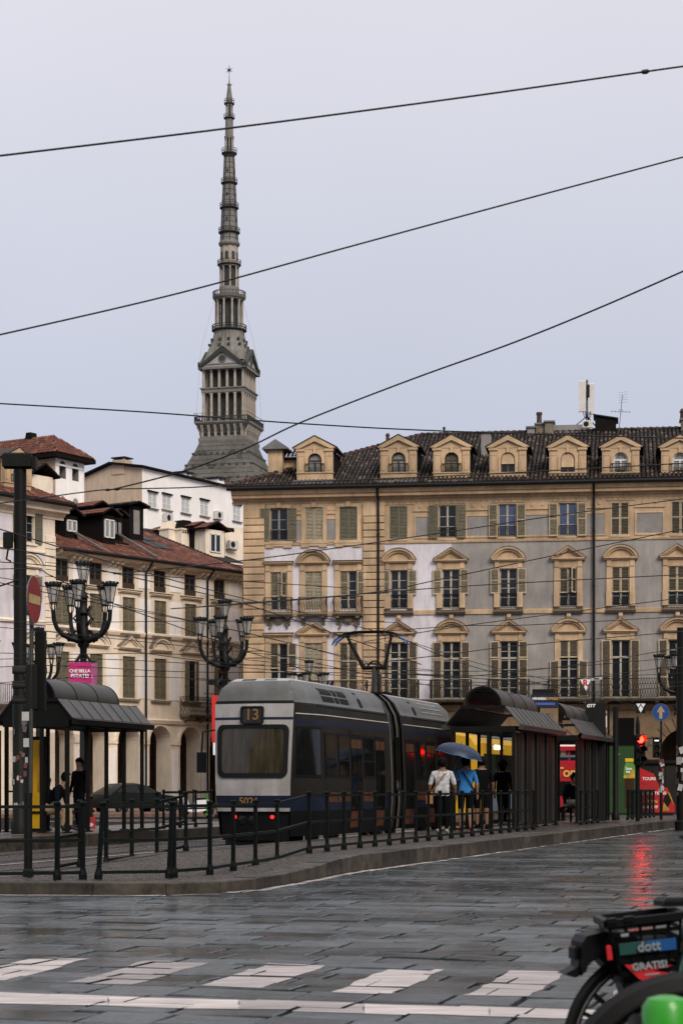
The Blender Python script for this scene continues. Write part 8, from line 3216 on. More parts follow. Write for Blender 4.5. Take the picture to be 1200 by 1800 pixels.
def add_hand(J, E, w, name, dirv, side, front=Vector((0, -1, 0))):
    """palm, four curled fingers and a thumb from the wrist joint"""
    p = Vector(J[w][0])
    d = Vector(dirv).normalized()
    f = front - d * front.dot(d)
    f.normalize()
    palm = p + d * 0.075
    J[name + 'palm'] = (palm, (0.030, 0.018))
    E.append((w, name + 'palm'))
    for k, (off, ln) in enumerate(((-0.030, 0.07), (-0.010, 0.08), (0.010, 0.077), (0.030, 0.062))):
        q = palm + d * 0.03 + f * off
        r_ = q + d * ln * 0.55 + side * 0.012
        J['%sf%d' % (name, k)] = (q, 0.0095)
        J['%sg%d' % (name, k)] = (r_, 0.008)
        E.append((name + 'palm', '%sf%d' % (name, k)))
        E.append(('%sf%d' % (name, k), '%sg%d' % (name, k)))
    J[name + 't'] = (p + d * 0.06 + f * 0.05, 0.010)
    E.append((w, name + 't'))


def person(label, loc, rz, H=1.65, top=M_CBLACK, trousers=M_CBLACK, shoe=M_SHOEK, skin=M_SKIN, sleeve=0.45, leg=1.0, hair=M_HAIR, pose='stand', bulk=1.0,
           armL=None, armR=None, hood=False, hairlen=0.0, lean=0.0):
    t = thing('person', label, 'person', loc, rz, 'people at the tram stop')
    k = H / 1.65
    J, E = {}, []
    b = bulk

    def add(n, p, r_, par=None):
        J[n] = (Vector(p) * k, tuple(q * k for q in r_) if isinstance(r_, tuple) else r_ * k)
        if par:
            E.append((par, n))
    sit = pose == 'sit'
    pz = 0.52 if sit else 0.94
    ly = -lean
    add('pelvis', (0, 0, pz), (0.155 * b, 0.115 * b))
    add('waist', (0, ly * 0.35, pz + 0.17), (0.135 * b, 0.10 * b), 'pelvis')
    add('chest', (0, ly * 0.75, pz + 0.34), (0.155 * b, 0.11 * b), 'waist')
    add('neck', (0, ly * 1.05 - 0.0, pz + 0.485), (0.055, 0.055), 'chest')
    add('head', (0, ly * 1.2 - 0.015, pz + 0.60), (0.078, 0.092), 'neck')
    add('crown', (0, ly * 1.25 - 0.005, pz + 0.685), (0.068, 0.08), 'head')
    for s_, sn, arm in ((-1, 'L', armL), (1, 'R', armR)):
        add('sh' + sn, (s_ * 0.17 * b, ly * 0.9 + 0.01, pz + 0.405), (0.062 * b, 0.06 * b), 'chest')
        e, w = arm or ((s_ * 0.235 * b, ly + 0.03, pz + 0.15), (s_ * 0.25 * b, ly - 0.05, pz - 0.08))
        add('el' + sn, e, 0.044 * b, 'sh' + sn)
        add('wr' + sn, w, 0.028, 'el' + sn)
        dv = Vector(w) - Vector(e)
        add_hand(J, E, 'wr' + sn, 'hand' + sn, dv, Vector((-s_, 0, 0)))
        add('hip' + sn, (s_ * 0.088 * b, 0, pz - 0.06), (0.095 * b, 0.10 * b), 'pelvis')
        if sit:
            add('kn' + sn, (s_ * 0.13, -0.44, pz + 0.0), 0.068 * b, 'hip' + sn)
            add('an' + sn, (s_ * 0.12, -0.42 - 0.06 * s_, 0.10), 0.042, 'kn' + sn)
            add('to' + sn, (s_ * 0.14, -0.60 - 0.06 * s_, 0.035), (0.042, 0.032), 'an' + sn)
        else:
            add('kn' + sn, (s_ * 0.10, -0.02 - 0.05 * s_, 0.50), 0.066 * b, 'hip' + sn)
            add('an' + sn, (s_ * 0.10, 0.03 - 0.06 * s_, 0.09), 0.040, 'kn' + sn)
            add('to' + sn, (s_ * 0.125, -0.12 - 0.06 * s_, 0.035), (0.042, 0.032), 'an' + sn)

    def mats_of(a, c, tt, p):
        z = p.z / k
        if c in ('head', 'crown') or a in ('head',):
            return top if hood and p.y > (J['head'][0].y - 0.03) else skin
        if a == 'chest' and c == 'neck':
            return top if tt < 0.72 else skin
        if c.startswith('el'):
            return top if tt < sleeve * 2 else skin
        if c.startswith('wr'):
            return top if sleeve > 0.5 and (0.5 + tt * 0.5) < sleeve else skin
        if 'hand' in a or 'hand' in c or (a.startswith('wr')):
            return skin
        if c.startswith('to'):
            return shoe
        if c.startswith('an'):
            return shoe if tt > 0.9 else (trousers if leg > 0.5 and tt < (leg - 0.5) * 2 else skin)
        if c.startswith('kn'):
            return (top if z > pz - 0.07 and not sit else trousers) if tt < leg * 2 else skin
        if c.startswith('hip') or c in ('pelvis', 'waist'):
            return top if z > pz - (0.07 if not sit else 0.0) else trousers
        return top
    put(body_mesh(J, E, mats_of), 'body', t)
    # hair as a shell round the head
    hc = Vector(J['head'][0]) * 0.35 + Vector(J['crown'][0]) * 0.65
    hb = MB()
    n1, n2 = 14, 9
    vv, ff = [], []
    rr_ = random.Random(hash(label) % 1000)
    for i in range(n2 + 1):
        ph = PI * 0.5 - (PI * (0.80 + 0.2 * hairlen)) * i / n2
        for j in range(n1):
            th = 2 * PI * j / n1
            back = 0.5 + 0.5 * math.sin(th)
            cut = ph if back > 0.45 else max(ph, 0.35)
            rad = 0.112 * k * (1.18 if hood else 1.0) * (1 + rr_.uniform(-0.04, 0.05))
            x, y, z = math.cos(cut) * math.cos(th) * rad * 0.92, math.cos(cut) * math.sin(th) * rad * 1.05, math.sin(cut) * rad * 1.08
            if hairlen > 0 and i == n2 and back > 0.45:
                z -= hairlen * 0.16
                x, y = math.cos(th) * rad * 0.85, math.sin(th) * rad * 0.9
            vv.append(hc + Vector((x, y + 0.012, z)))
    for i in range(n2):
        for j in range(n1):
            j2 = (j + 1) % n1
            ff.append((i * n1 + j, i * n1 + j2, (i + 1) * n1 + j2, (i + 1) * n1 + j))
    hb.mesh(vv, ff, top if hood else hair)
    hb.build('hood' if hood else 'hair', t, smooth=True)
    # face: eyes, nose, mouth, ears
    hp = Vector(J['head'][0])
    fb = MB()
    fy = hp.y - 0.088 * k
    fb.mesh([hp + Vector(q) * k for q in ((-0.014, -0.088, 0.0), (0.014, -0.088, 0.0), (0, -0.118, -0.008), (0, -0.088, 0.045))], [(0, 1, 2), (0, 2, 3), (1, 3, 2)], skin)
    for s_ in (-1, 1):
        fb.lathe([(0.004, -0.008), (0.011, 0), (0.004, 0.008)], 6, M_CBLACK, (hp.x + s_ * 0.033 * k, fy + 0.006 * k, hp.z + 0.04 * k))
        fb.lathe([(0.006, -0.028), (0.014, 0), (0.008, 0.028)], 6, skin, (hp.x + s_ * 0.083 * k, hp.y + 0.01, hp.z + 0.02 * k))
    fb.box(hp.x - 0.025 * k, hp.x + 0.025 * k, fy - 0.002, fy + 0.012, hp.z - 0.040 * k, hp.z - 0.032 * k, M_TAN)
    fb.build('face', t)
    return t, J


def at_plat(px, py, z=0.25):
    return G(px, py, z)


# woman in white with a tan shoulder bag (seen from behind)
w1, J1 = person('woman in a white patterned top with a tan shoulder bag, seen from behind', at_plat(777, 1467), R(180 - 6), 1.60, M_SHIRTW, M_CBLACK, M_SHOEW, M_SKIND, 0.46, 1.0, bulk=1.16)
mb = MB()
mb.tube([(-0.13, -0.13, 1.33), (-0.06, 0.155, 1.30), (0.08, 0.165, 1.12), (0.22, 0.10, 0.92)], 0.014, M_TAN, 6)
mb.build('bag_strap', w1)
hbag = thing('shoulder_bag', 'tan shoulder bag at the hip of the woman in white', 'bag', w1.location, w1.rotation_euler.z)
MB().slab(0.20, 0.34, -0.08, 0.10, 0.66, 0.90, M_TAN, 0.03).build('pouch', hbag)
MB().slab(0.19, 0.35, -0.09, 0.02, 0.82, 0.91, M_TAN, 0.01).build('flap', hbag)
# blue shirt, shorts, red shoes, holding the umbrella
w2, J2 = person('person in a sky blue t-shirt, dark shorts and red shoes, seen from behind', at_plat(818, 1462), R(180 + 4), 1.66, M_SHIRTB, M_CBLACK, M_SHOER, M_SKIN, 0.46, 0.46, bulk=1.08,
                armR=((0.24, -0.06, 1.12), (0.12, -0.26, 1.22)))
mb = MB()
mb.tube([(0.13, -0.11, 1.36), (0.08, 0.14, 1.34), (-0.08, 0.15, 1.12), (-0.21, 0.08, 0.90)], 0.016, M_CBLACK, 6)
mb.build('bag_strap', w2)
w3, J3 = person('man in a black shirt and shorts holding a folded paper, seen from behind', at_plat(846, 1458), R(180 + 10), 1.70, M_CBLACK, M_CBLACK, M_SHOEK, M_SKIND, 0.48, 0.5, bulk=1.12)
pp = w3.matrix_basis @ Vector((0.30, 0.10, 0.95))
t = thing('leaflet', 'folded white leaflet in the hand of the man in black', 'leaflet', (pp.x - 0.12, pp.y, pp.z + 0.12), R(20))
MB().box(-0.07, 0.07, -0.004, 0.0, -0.02, 0.17, M_WHT).build('sheet', t, (0, 0, 0), (0, R(25), 0))
MB().box(-0.06, 0.06, -0.004, 0.0, -0.15, 0.0, M_SHIRTW).build('sheet', t, (0.03, 0.006, 0), (0, R(-12), 0))
# umbrella
M_UMB = mat('dark_blue_umbrella', (0.006, 0.018, 0.048), 0.45, var=0.2, scale=3)
M_UMBE = mat('umbrella_hem', (0.02, 0.10, 0.30), 0.5, var=0.1)
up = P(805, 1330, 45.2)
um = thing('umbrella', 'open dark blue umbrella tilted over the three people', 'umbrella', up, 0)
um.rotation_euler = (R(8), R(12), R(20))
NR, NS = 8, 5
mb, hm = MB(), MB()
vv, ff = [], []
for i in range(NS + 1):
    f = i / NS
    for j in range(NR * 4):
        th = 2 * PI * j / (NR * 4)
        sc_l = 1 - 0.055 * (1 - abs(math.cos(NR * th / 2))) * f
        r_ = 0.56 * math.sin(f * PI * 0.47) * sc_l
        z = 0.30 * math.cos(f * PI * 0.47) - 0.035 * (1 - abs(math.cos(NR * th / 2))) * (-f) * 0.5
        vv.append((r_ * math.cos(th), r_ * math.sin(th), z))
n = NR * 4
for i in range(NS):
    for j in range(n):
        ff.append((i * n + j, i * n + (j + 1) % n, (i + 1) * n + (j + 1) % n, (i + 1) * n + j))
mb.mesh(vv, ff, M_UMB)
mb.build('canopy', um, smooth=True)
hm.tube([tuple(v) for v in vv[-n:]] + [tuple(vv[-n])], 0.008, M_UMBE, 5, False)
hm.build('hem', um)
for j in range(NR):
    q = MB()
    q.tube([(v[0] * 0.99, v[1] * 0.99, v[2] - 0.012) for v in (vv[i * n + j * 4] for i in range(1, NS + 1))], 0.005, M_LEAD, 4)
    q.build('rib', um)
MB().tube([(0, 0, 0.36), (0, 0, -0.55)], 0.008, M_LEAD, 6).build('shaft', um)
MB().tube([(0, 0, -0.55), (0, 0, -0.68), (0.03, 0, -0.71), (0.06, 0, -0.68)], 0.014, M_SHOEK, 6).build('handle', um, smooth=True)

# people under the shelters
person('hooded person in dark clothes standing inside the first shelter', at_plat(883, 1453), R(150), 1.66, M_CNAVY, M_CBLACK, M_SHOEW, M_SKIND, 1.0, 1.0, hood=True, bulk=1.05)
person('person in black sitting between the shelters with striped pale trousers', at_plat(1001, 1444), R(35), 1.85, M_CBLACK, M_GREYC, M_SHOEW, M_SKIN, 1.0, 1.0, pose='sit', hairlen=0.9, lean=0.14, bulk=1.3)
person('person in a dark jacket and khaki trousers hunched on the left shelter bench', at_plat(84, 1462), R(80), 1.75, M_CNAVY, M_KHAKI, M_SHOEK, M_SKIN, 1.0, 1.0, pose='sit', lean=0.34, bulk=1.3)
person('dark-clothed person sitting behind the one in khaki at the left stop', at_plat(72, 1458), R(50), 1.62, M_CBLACK, M_CBLACK, M_SHOEW, M_SKIND, 1.0, 1.0, pose='sit', lean=0.2, bulk=1.05)
person('dark-clothed person standing beside the left shelter with a red bag', at_plat(140, 1459), R(-30), 1.66, M_CBLACK, M_CNAVY, M_SHOEK, M_SKIN, 1.0, 1.0, bulk=1.0)
for i_, (pxx, pyy, s_) in enumerate(((84, 1460, 0.0), (1003, 1443, 0.0))):
    q = at_plat(pxx, pyy)
    t = thing('bench', ['low dark bench under the hunched person at the left stop', 'dark seat box under the person between the shelters'][i_], 'bench', (q.x, q.y, 0.25), -TA)
    MB().box(-0.6 if i_ == 0 else -0.3, 0.55 if i_ == 0 else 0.3, -0.16, 0.28, 0.38, 0.43, M_SHEL).build('seat', t)
    for x in (-0.45, 0.45) if i_ == 0 else (-0.25, 0.25):
        MB().box(x - 0.03, x + 0.03, -0.12, 0.24, 0, 0.378, M_SHEL).build('leg', t)
q = at_plat(160, 1457)
t = thing('shopping_bag', 'red and white shopping bag set down on the left platform', 'bag', q, R(20))
M_BAGR = mat('red_bag', (0.45, 0.02, 0.03), 0.5, var=0.3, scale=9)
MB().mesh([(-0.11, -0.05, 0), (0.11, -0.05, 0), (0.11, 0.05, 0), (-0.11, 0.05, 0), (-0.09, -0.03, 0.28), (0.10, -0.02, 0.30), (0.09, 0.03, 0.29), (-0.10, 0.02, 0.27)],
          [(0, 3, 2, 1), (4, 5, 6, 7), (0, 1, 5, 4), (1, 2, 6, 5), (2, 3, 7, 6), (3, 0, 4, 7)], M_BAGR).build('sack', t)
MB().tube([(-0.05, 0, 0.28), (-0.03, 0, 0.40), (0.04, 0, 0.40), (0.06, 0, 0.29)], 0.006, M_BAGR, 5).build('handle', t)
MB().prism([(-0.06, 0.1), (0.0, 0.05), (0.06, 0.1), (0.0, 0.16)], -0.053, -0.051, M_WHT).build('print', t)
# ================================================================== overhead wires
M_WIRE = mat('overhead_wire', (0.008, 0.008, 0.009), 0.6, var=0)


def spline(pts, n=10):
    out = []
    for i in range(len(pts) - 1):
        p0, p1, p2, p3 = pts[max(i - 1, 0)], pts[i], pts[i + 1], pts[min(i + 2, len(pts) - 1)]
        for k in range(n):
            t = k / n
            out.append(0.5 * ((2 * p1) + (p2 - p0) * t + (2 * p0 - 5 * p1 + 4 * p2 - p3) * t * t + (3 * p1 - p0 - 3 * p2 + p3) * t ** 3))
    out.append(pts[-1])
    return out


def wire(label, px, d0, d1, thick, group='overhead wires', knots=()):
    n = len(px)
    x0, x1 = px[0][0], px[-1][0]
    pts = [P(a, b, d0 + (d1 - d0) * (a - x0) / (x1 - x0)) for a, b in px]
    sp_ = spline(pts)
    b = MB()
    b.tube(sp_, 0.86 * thick / 2 * (d0 + d1) / 2 / FPX, M_WIRE, 6)
    o = b.build('overhead_wire')
    tag(o, label, 'wire', group)
    for (kx, ky) in knots:
        dd = d0 + (d1 - d0) * (kx - x0) / (x1 - x0)
        c = P(kx, ky, dd)
        dv = (sp_[-1] - sp_[0]).normalized()
        MB().tube([c - dv * 0.04, c - dv * 0.015, c + dv * 0.015, c + dv * 0.04], [0.006, 0.018, 0.018, 0.006], M_WIRE, 7).build('clamp', o)
    return o


wire('topmost thick wire, crossing the upper spire', [(-60, 281), (405, 225), (800, 173), (1133, 126), (1260, 108)], 13, 15, 4.2, knots=((1133, 126),))
wire('second long wire, crossing the spire at mid height', [(-60, 602), (300, 519), (620, 432), (900, 356), (1260, 260)], 16, 17, 3.6)
wire('third wire, rising steeply from the left roofs to the right edge', [(196, 861), (320, 829), (430, 789), (530, 742), (720, 668), (900, 603), (1060, 538), (1260, 450)], 22, 18, 3.4)
wire('nearly level wire passing the foot of the spire', [(-60, 706), (250, 724), (520, 744), (790, 758), (1260, 772)], 30, 34, 3.0)
wire('wire sagging past the white house, with a dark clamp', [(-60, 892), (60, 877), (140, 866), (200, 860), (330, 857), (450, 850), (800, 836), (1260, 811)], 26, 28, 2.6, knots=((190, 861), (206, 860)))
wire('wire rising across the palace top floor windows', [(200, 1009), (430, 985), (600, 962), (800, 933), (1000, 903), (1260, 869)], 40, 44, 2.4)
wire('wire rising across the palace pediments to the top floor at right', [(300, 1070), (440, 1061), (650, 1042), (780, 1017), (965, 978), (1260, 918)], 42, 44, 2.3)
wire('flat wire across the palace second floor windows', [(330, 1068), (600, 1047), (790, 1032), (1000, 1020), (1260, 1007)], 46, 50, 2.2)
wire('thin wire rising from the palace middle band to the right', [(640, 1128), (815, 1100), (1000, 1076), (1260, 1043)], 46, 50, 2.0)
wire('thin nearly level wire just under the palace middle band', [(640, 1112), (815, 1100), (940, 1098), (1260, 1080)], 48, 52, 1.8)
wire('wire across the palace first floor window heads', [(600, 1172), (780, 1151), (930, 1133), (1260, 1105)], 48, 52, 2.0)
wire('wire slanting from the left pole across both candelabra lamps', [(-60, 954), (60, 972), (160, 998), (300, 1030), (430, 1062), (600, 1118), (740, 1168)], 34, 46, 2.2)
wire('wire from the left pole past the red roof eaves', [(-60, 985), (60, 992), (240, 1010), (430, 1022), (620, 1034)], 36, 46, 2.0)
wire('wire with a small clamp falling from the left pole behind the lamp', [(-60, 1002), (60, 1000), (90, 1012), (170, 1050), (300, 1097), (420, 1140), (560, 1186)], 34, 46, 2.0, knots=((92, 1013),))
LOW = [([(-60, 1008), (40, 1022), (160, 1052), (420, 1110), (700, 1176)], 38, 48), ([(-60, 1091), (120, 1094), (300, 1092), (520, 1092), (700, 1094)], 40, 48),
       ([(-60, 1100), (40, 1106), (300, 1133), (600, 1163), (760, 1178)], 40, 50), ([(-60, 1146), (100, 1150), (330, 1151), (640, 1180), (900, 1196)], 40, 52),
       ([(-60, 1161), (110, 1157), (330, 1166), (640, 1190), (1000, 1206)], 40, 52), ([(-60, 1176), (100, 1170), (330, 1181), (640, 1183), (1000, 1190), (1260, 1180)], 42, 54),
       ([(200, 1140), (400, 1166), (640, 1176), (900, 1178), (1260, 1150)], 44, 54), ([(340, 1115), (480, 1148), (640, 1184), (820, 1216)], 44, 52),
       ([(330, 1195), (640, 1199), (900, 1203), (1260, 1162)], 46, 54), ([(560, 1182), (780, 1188), (1000, 1204), (1260, 1196)], 46, 56),
       ([(700, 1120), (800, 1162), (900, 1190), (1040, 1222)], 46, 54), ([(780, 1193), (1000, 1170), (1260, 1128)], 48, 56),
       ([(800, 1216), (1000, 1219), (1260, 1201)], 48, 58), ([(-60, 1205), (60, 1196), (200, 1188), (420, 1196)], 40, 46)]
LOW_LABELS = ["low wire falling from the left pole through the first lamp's lanterns", 'level low wire passing just under the lamp lanterns', 'low wire sloping down right from the left edge under the lamp arms', 'low wire dipping from the banner height to the tram roof', 'low wire from the left edge past the banner to the shelter barrel', 'lowest long wire spanning from the left edge to the right edge', 'thin wire from the banner, sagging and then rising to the right', 'short steep wire falling from behind the second lamp to the tram roof', 'thin wire skimming the tram roof and rising at the right', 'thin nearly level wire from the pantograph to the right edge', 'short steep wire falling right of the pantograph', 'thin wire rising to the right above the first shelter', 'thin wire at balcony height above the shelters', 'thin wire at the left, low over the left shelter barrel']
for (px, d0, d1), lb in zip(LOW, LOW_LABELS):
    wire(lb, px, d0, d1, 1.5, 'low web of thin wires')
# contact wires over both tracks
for a_, lb in ((0.0, 'contact wire running over the tram to its pantograph'), (-3.1, 'contact wire over the empty left track')):
    b = MB()
    pts = [trk(a_, s_, 4.99 + 0.05 * math.cos((s_ - 8.5) / 25 * 2 * PI) - 0.05) for s_ in range(-34, 60, 3)]
    b.tube(pts, 0.009, M_WIRE, 6)
    tag(b.build('contact_wire'), lb, 'wire', 'overhead wires')
# ================================================================== rental bikes in the near right corner
M_BKB = mat('bike_black_plastic', (0.0045, 0.0045, 0.005), 0.45, var=0.25, scale=9, spec=0.12)
M_TEAL = mat('bike_teal_frame', (0.012, 0.045, 0.040), 0.4, 0.1, var=0.2, scale=5)
M_BRED = mat('bike_red_sticker', (0.45, 0.015, 0.02), 0.4, var=0.1)
M_BLIME = mat('bike_lime_shell', (0.022, 0.27, 0.010), 0.35, var=0.2, coat=0.2)
M_GREYT = mat('grey_print', (0.22, 0.25, 0.27), 0.5, var=0.05)
M_BAND1 = mat('band_green', (0.02, 0.07, 0.06), 0.4, var=0.1)
M_BAND2 = mat('band_blue', (0.015, 0.08, 0.24), 0.4, var=0.1)
M_WRIM = mat('bike_rim_line', (0.10, 0.10, 0.10), 0.4, var=0)


def wheel(parent, x, z, r=0.345):
    w = MB()
    pts = [(x + math.cos(a) * (r - 0.016), 0, z + math.sin(a) * (r - 0.016)) for a in [2 * PI * k / 48 for k in range(49)]]
    w.tube(pts, 0.017, M_RUBBER, 8, False)
    o = w.build('wheel', parent, smooth=True)
    q = MB()
    for k in range(48):
        a0, a1 = 2 * PI * k / 48, 2 * PI * (k + 1) / 48
        q.prism([(x + math.cos(a) * rr__, z + math.sin(a) * rr__) for a, rr__ in ((a0, r - 0.031), (a1, r - 0.031), (a1, r - 0.052), (a0, r - 0.052))], -0.012, 0.012, M_BKB)
    q.build('rim', o)
    q = MB()
    q.tube([(x + math.cos(a) * (r - 0.040), -0.014, z + math.sin(a) * (r - 0.040)) for a in [2 * PI * k / 40 for k in range(41)]], 0.003, M_WRIM, 4, False)
    q.build('rim_line', o)
    for k in range(6):
        a = 2 * PI * k / 6 + 0.5
        for da in (-0.13, 0.13):
            s_ = MB().bar((x + math.cos(a) * 0.04, 0, z + math.sin(a) * 0.04), (x + math.cos(a + da) * (r - 0.045), 0, z + math.sin(a + da) * (r - 0.045)), 0.016, 0.016, M_BKB)
            s_.build('spoke', o)
    MB().tube([(x, -0.05, z), (x, 0.05, z)], 0.05, M_BKB, 12).build('hub', o)
    return o


def fender(parent, x, z, a0, a1, r=0.375, w=0.05, m=None):
    b = MB()
    m = m or M_BKB
    n = 20
    prof = [(-w, -0.035), (-w * 0.8, 0.0), (0, 0.014), (w * 0.8, 0.0), (w, -0.035)]
    vv, ff = [], []
    for k in range(n + 1):
        a = R(a0 + (a1 - a0) * k / n)
        for (yy, dr) in prof:
            vv.append((x + math.cos(a) * (r + dr), yy, z + math.sin(a) * (r + dr)))
    for k in range(n):
        for j in range(4):
            ff.append((k * 5 + j, k * 5 + j + 1, (k + 1) * 5 + j + 1, (k + 1) * 5 + j))
    b.mesh(vv, ff, m)
    b.mesh([(v[0] + (x - v[0]) * 0.02, v[1] * 0.9, v[2] + (z - v[2]) * 0.02) for v in vv], ff, m)
    return b.build('fender', parent, smooth=True)


def bike(label, loc, rz, frame, fend, basket=True, fw=0.05, fa=165):
    """rental city bike, front wheel at -x, seen from its -y side"""
    t = thing('rental_bike', label, 'bicycle', loc, rz, 'rental bikes in the near corner')
    wheel(t, 0.0, 0.345)
    wheel(t, 1.12, 0.345)
    fender(t, 0.0, 0.345, fa, 35, 0.375, fw, fend)
    fender(t, 1.12, 0.345, 160, 0, 0.375, fw, fend)
    MB().tube([(0.0, -0.065, 0.345), (0.06, -0.065, 0.6), (0.12, -0.04, 0.74)], 0.016, frame, 8).tube([(0.0, 0.065, 0.345), (0.06, 0.065, 0.6), (0.12, 0.04, 0.74)], 0.016, frame, 8).build('fork', t)
    MB().tube([(0.12, 0, 0.70), (0.19, 0, 0.98), (0.21, 0, 1.04)], [0.035, 0.03, 0.022], frame, 10).build('head_tube', t, smooth=True)
    MB().tube([(0.14, 0, 0.78), (0.32, 0, 0.50), (0.58, 0, 0.34), (0.80, 0, 0.36)], [0.045, 0.05, 0.05, 0.04], frame, 10).tube([(0.62, 0, 0.34), (0.76, 0, 0.84)], 0.026, frame, 8).tube([(0.64, 0, 0.34), (1.12, 0, 0.345)], 0.022, frame, 8).build('frame', t, smooth=True)
    MB().tube([(0.40, -0.31, 1.07), (0.30, -0.28, 1.09), (0.22, -0.12, 1.06), (0.21, 0, 1.04), (0.22, 0.12, 1.06), (0.30, 0.28, 1.09), (0.40, 0.31, 1.07)], 0.013, M_BKB, 8).build('handlebar', t, smooth=True)
    for y in (-1, 1):
        MB().tube([(0.30, y * 0.285, 1.09), (0.43, y * 0.315, 1.065)], [0.019, 0.021], M_RUBBER, 10).build('grip', t, smooth=True)
        MB().tube([(0.27, y * 0.25, 1.085), (0.20, y * 0.27, 1.07), (0.30, y * 0.30, 1.05)], 0.007, M_BKB, 6).build('brake_lever', t)
    b = MB()
    b.mesh([(0.66, -0.03, 0.93), (0.66, 0.03, 0.93), (0.84, 0.10, 0.94), (0.93, 0.09, 0.95), (0.93, -0.09, 0.95), (0.84, -0.10, 0.94), (0.66, -0.03, 0.885), (0.66, 0.03, 0.885), (0.84, 0.08, 0.86), (0.93, 0.07, 0.87), (0.93, -0.07, 0.87), (0.84, -0.08, 0.86)],
           [(0, 1, 2, 3, 4, 5), (6, 11, 10, 9, 8, 7), (0, 6, 7, 1), (1, 7, 8, 2), (2, 8, 9, 3), (3, 9, 10, 4), (4, 10, 11, 5), (5, 11, 6, 0)], M_BKB)
    b.build('saddle', t)
    MB().tube([(0.60, -0.07, 0.30), (0.72, -0.12, 0.20)], 0.012, M_BKB, 6).box(0.68, 0.78, -0.2, -0.1, 0.18, 0.21, M_BKB).build('pedal', t)
    MB().tube([(0.62, -0.05, 0.33), (0.62, -0.07, 0.33)], 0.11, M_BKB, 18).build('chain_case', t)
    return t


# the near-black bike with basket: front wheel at the left, rest out of the picture
D1 = 7.0
hubp = P(1152, HY, D1)
bk = bike('black rental bike with a lettered front basket and red sticker, cut by the frame', (hubp.x, hubp.y, 0), R(12), M_TEAL, M_BKB, fa=112)
# deep moulded shield over the front wheel
b = MB()
b.prism([(-0.292, 0.715), (-0.276, 0.738), (-0.206, 0.754), (-0.12, 0.745), (-0.06, 0.71), (-0.07, 0.60), (-0.135, 0.565), (-0.20, 0.635), (-0.235, 0.662), (-0.268, 0.64), (-0.294, 0.60)], -0.062, 0.062, M_BKB)
b.build('wheel_shield', bk)
b = MB()
b.prism([(-0.294, 0.66), (-0.300, 0.63), (-0.352, 0.604), (-0.31, 0.592), (-0.27, 0.612), (-0.262, 0.645)], -0.04, 0.04, M_BKB)
b.build('mud_flap', bk)
MB().slab(-0.312, -0.294, -0.03, 0.03, 0.655, 0.70, M_BKB, 0.006).build('headlight', bk)
# basket: tub with slots
b = MB()
z0, z1 = 0.55, 0.815
bt = [(-0.095, -0.10), (0.085, -0.10), (0.085, 0.10), (-0.095, 0.10)]
tp_ = [(-0.135, -0.14), (0.125, -0.14), (0.125, 0.14), (-0.135, 0.14)]


def bpt(i, f, z):
    f2 = (z - z0) / (z1 - z0)
    a0, a1 = bt[i], bt[(i + 1) % 4]
    c0, c1 = tp_[i], tp_[(i + 1) % 4]
    p0 = [a0[q] + (a1[q] - a0[q]) * f for q in (0, 1)]
    p1 = [c0[q] + (c1[q] - c0[q]) * f for q in (0, 1)]
    return (p0[0] + (p1[0] - p0[0]) * f2, p0[1] + (p1[1] - p0[1]) * f2, z)


for i in range(4):
    for (za, zb_2) in ((z0, 0.60), (0.625, 0.645), (0.67, 0.745), (0.765, 0.78), (0.795, z1)):
        b.face([bpt(i, 0, za), bpt(i, 1, za), bpt(i, 1, zb_2), bpt(i, 0, zb_2)], M_BKB)
    for f in (0.0, 0.2, 0.4, 0.6, 0.8, 0.96):
        b.face([bpt(i, f, z0), bpt(i, f + 0.04, z0), bpt(i, f + 0.04, z1), bpt(i, f, z1)], M_BKB)
b.face([(p[0], p[1], z0) for p in bt], M_BKB)
for i in range(4):
    b.bar((*tp_[i], z1), (*tp_[(i + 1) % 4], z1), 0.025, 0.025, M_BKB)
for x in (-0.12, -0.06):
    b.box(x - 0.016, x + 0.016, -0.16, -0.125, z1, z1 + 0.018, M_BKB)
BR = (0, R(-6.5), R(-12))
bas = b.build('basket', bk, (0.02, -0.05, -0.01), BR)
bas_m = Matrix.Translation((-0.115, -0.02, -0.01)) @ Matrix.Rotation(R(-12), 4, 'Z') @ Matrix.Rotation(R(-6.5), 4, 'Y')


def on_basket(o, x, y, z):
    o.parent = bas
    o.location = (x, y, z)
    return o


# printed band on the near side, following the slope of the basket
sl2 = -math.atan2(0.04, z1 - z0)
bn = MB()
n = 10
for k in range(n):
    xa, xb = -0.100 + 0.195 * k / n, -0.100 + 0.195 * (k + 1) / n
    bn.box(xa, xb, -0.004, 0.0, -0.020, 0.020, M_BAND1 if k < 5 else M_BAND2)
band_ = bn.build('name_band', bas, (-0.002, -0.132, 0.722), (-sl2, 0, 0))
lettering('dott', 0.046, M_GREYT, bas, (-0.002, -0.142, 0.722), (R(90) - sl2, 0, 0), bold=0.001)
for x, w_, zq in ((-0.092, 0.026, 0.765), (-0.07, 0.018, 0.655)):
    MB().box(x, x + w_, -0.006, -0.001, 0.0, 0.010, M_GREYT).build('slot_print', bas, (0, -0.134 if zq > 0.7 else -0.118, zq))
st = MB()
st.prism([(-0.105, 0.0), (0.06, -0.02), (-0.01, -0.032), (0.045, -0.045), (-0.025, -0.055), (-0.005, -0.078), (-0.06, -0.055)], -0.004, 0.0, M_BRED)
stk = st.build('red_sticker', bas, (0.015, -0.124, 0.668))
lettering('GRATIS!', 0.034, M_GREYT, bas, (-0.005, -0.131, 0.655), bold=0.001)
MB().box(0.0, 0.10, -0.08, 0.06, 0.50, 0.56, M_BKB).build('basket_mount', bk)
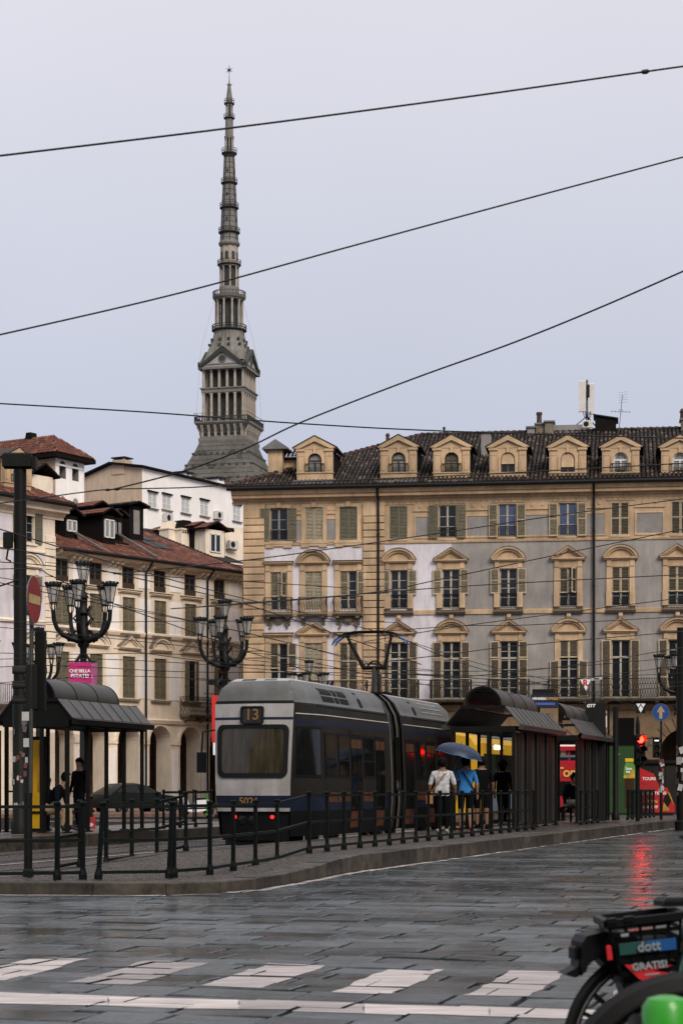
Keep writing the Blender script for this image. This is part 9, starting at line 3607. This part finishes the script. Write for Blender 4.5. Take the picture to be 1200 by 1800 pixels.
MB().box(-0.04, 0.01, -0.006, -0.005, -0.045, -0.040, M_GREYT).build('small_print', bas, (0.015, -0.125, 0.668))
MB().slab(-0.145, -0.128, -0.13, -0.11, 0.69, 0.74, M_BRED, 0.004).build('reflector', bas)
MB().slab(0.01, 0.14, -0.05, 0.05, 0.835, 0.865, M_BKB, 0.012).build('phone_holder', bk)

MB().tube([(0.045, -0.30, 0.965), (0.085, -0.29, 0.925), (0.17, -0.27, 0.85), (0.21, -0.15, 0.95), (0.21, 0, 1.03)], [0.020, 0.022, 0.018, 0.012, 0.012], M_RUBBER, 10).build('grip', bk, smooth=True)
MB().tube([(0.06, -0.31, 0.985), (0.03, -0.31, 0.955), (0.10, -0.30, 0.90)], 0.008, M_BKB, 6).build('brake_lever', bk)
# second dark bike in front of it
D2 = 5.6
hubp = P(1209, HY, D2)
bk2 = bike('second dark rental bike whose arched black wheel guard overlaps the first', (hubp.x, hubp.y, 0.0), R(6), M_BKB, M_BKB, fw=0.045)
MB().prism([(math.cos(R(a)) * 0.30, 0.345 + math.sin(R(a)) * 0.30) for a in range(195, 74, -10)] + [(math.cos(R(a)) * 0.20, 0.345 + math.sin(R(a)) * 0.20) for a in range(75, 196, 20)], -0.045, -0.035, M_BKB).build('wheel_shield', bk2)
MB().slab(-0.27, -0.25, -0.075, -0.06, 0.40, 0.42, M_GREYT, 0.003).build('bolt', bk2)
# lime one, nearest, only its rounded front guard in view
D3 = 4.7
hubp = P(1168, HY, D3)
bk3 = bike('lime green rental bike whose rounded front guard shows at the bottom edge', (hubp.x + 0.27, hubp.y, 0), R(4), M_BLIME, M_BLIME, fw=0.052)
MB().lathe([(0.02, 0.762), (0.045, 0.755), (0.058, 0.735), (0.060, 0.60), (0.05, 0.55)], 16, M_BLIME, (-0.27, 0, 0)).build('front_guard', bk3, smooth=True)
MB().tube([(-0.33, -0.06, 0.64), (-0.34, 0.0, 0.66), (-0.33, 0.06, 0.70)], 0.018, M_BKB, 6).build('cable_guide', bk3)
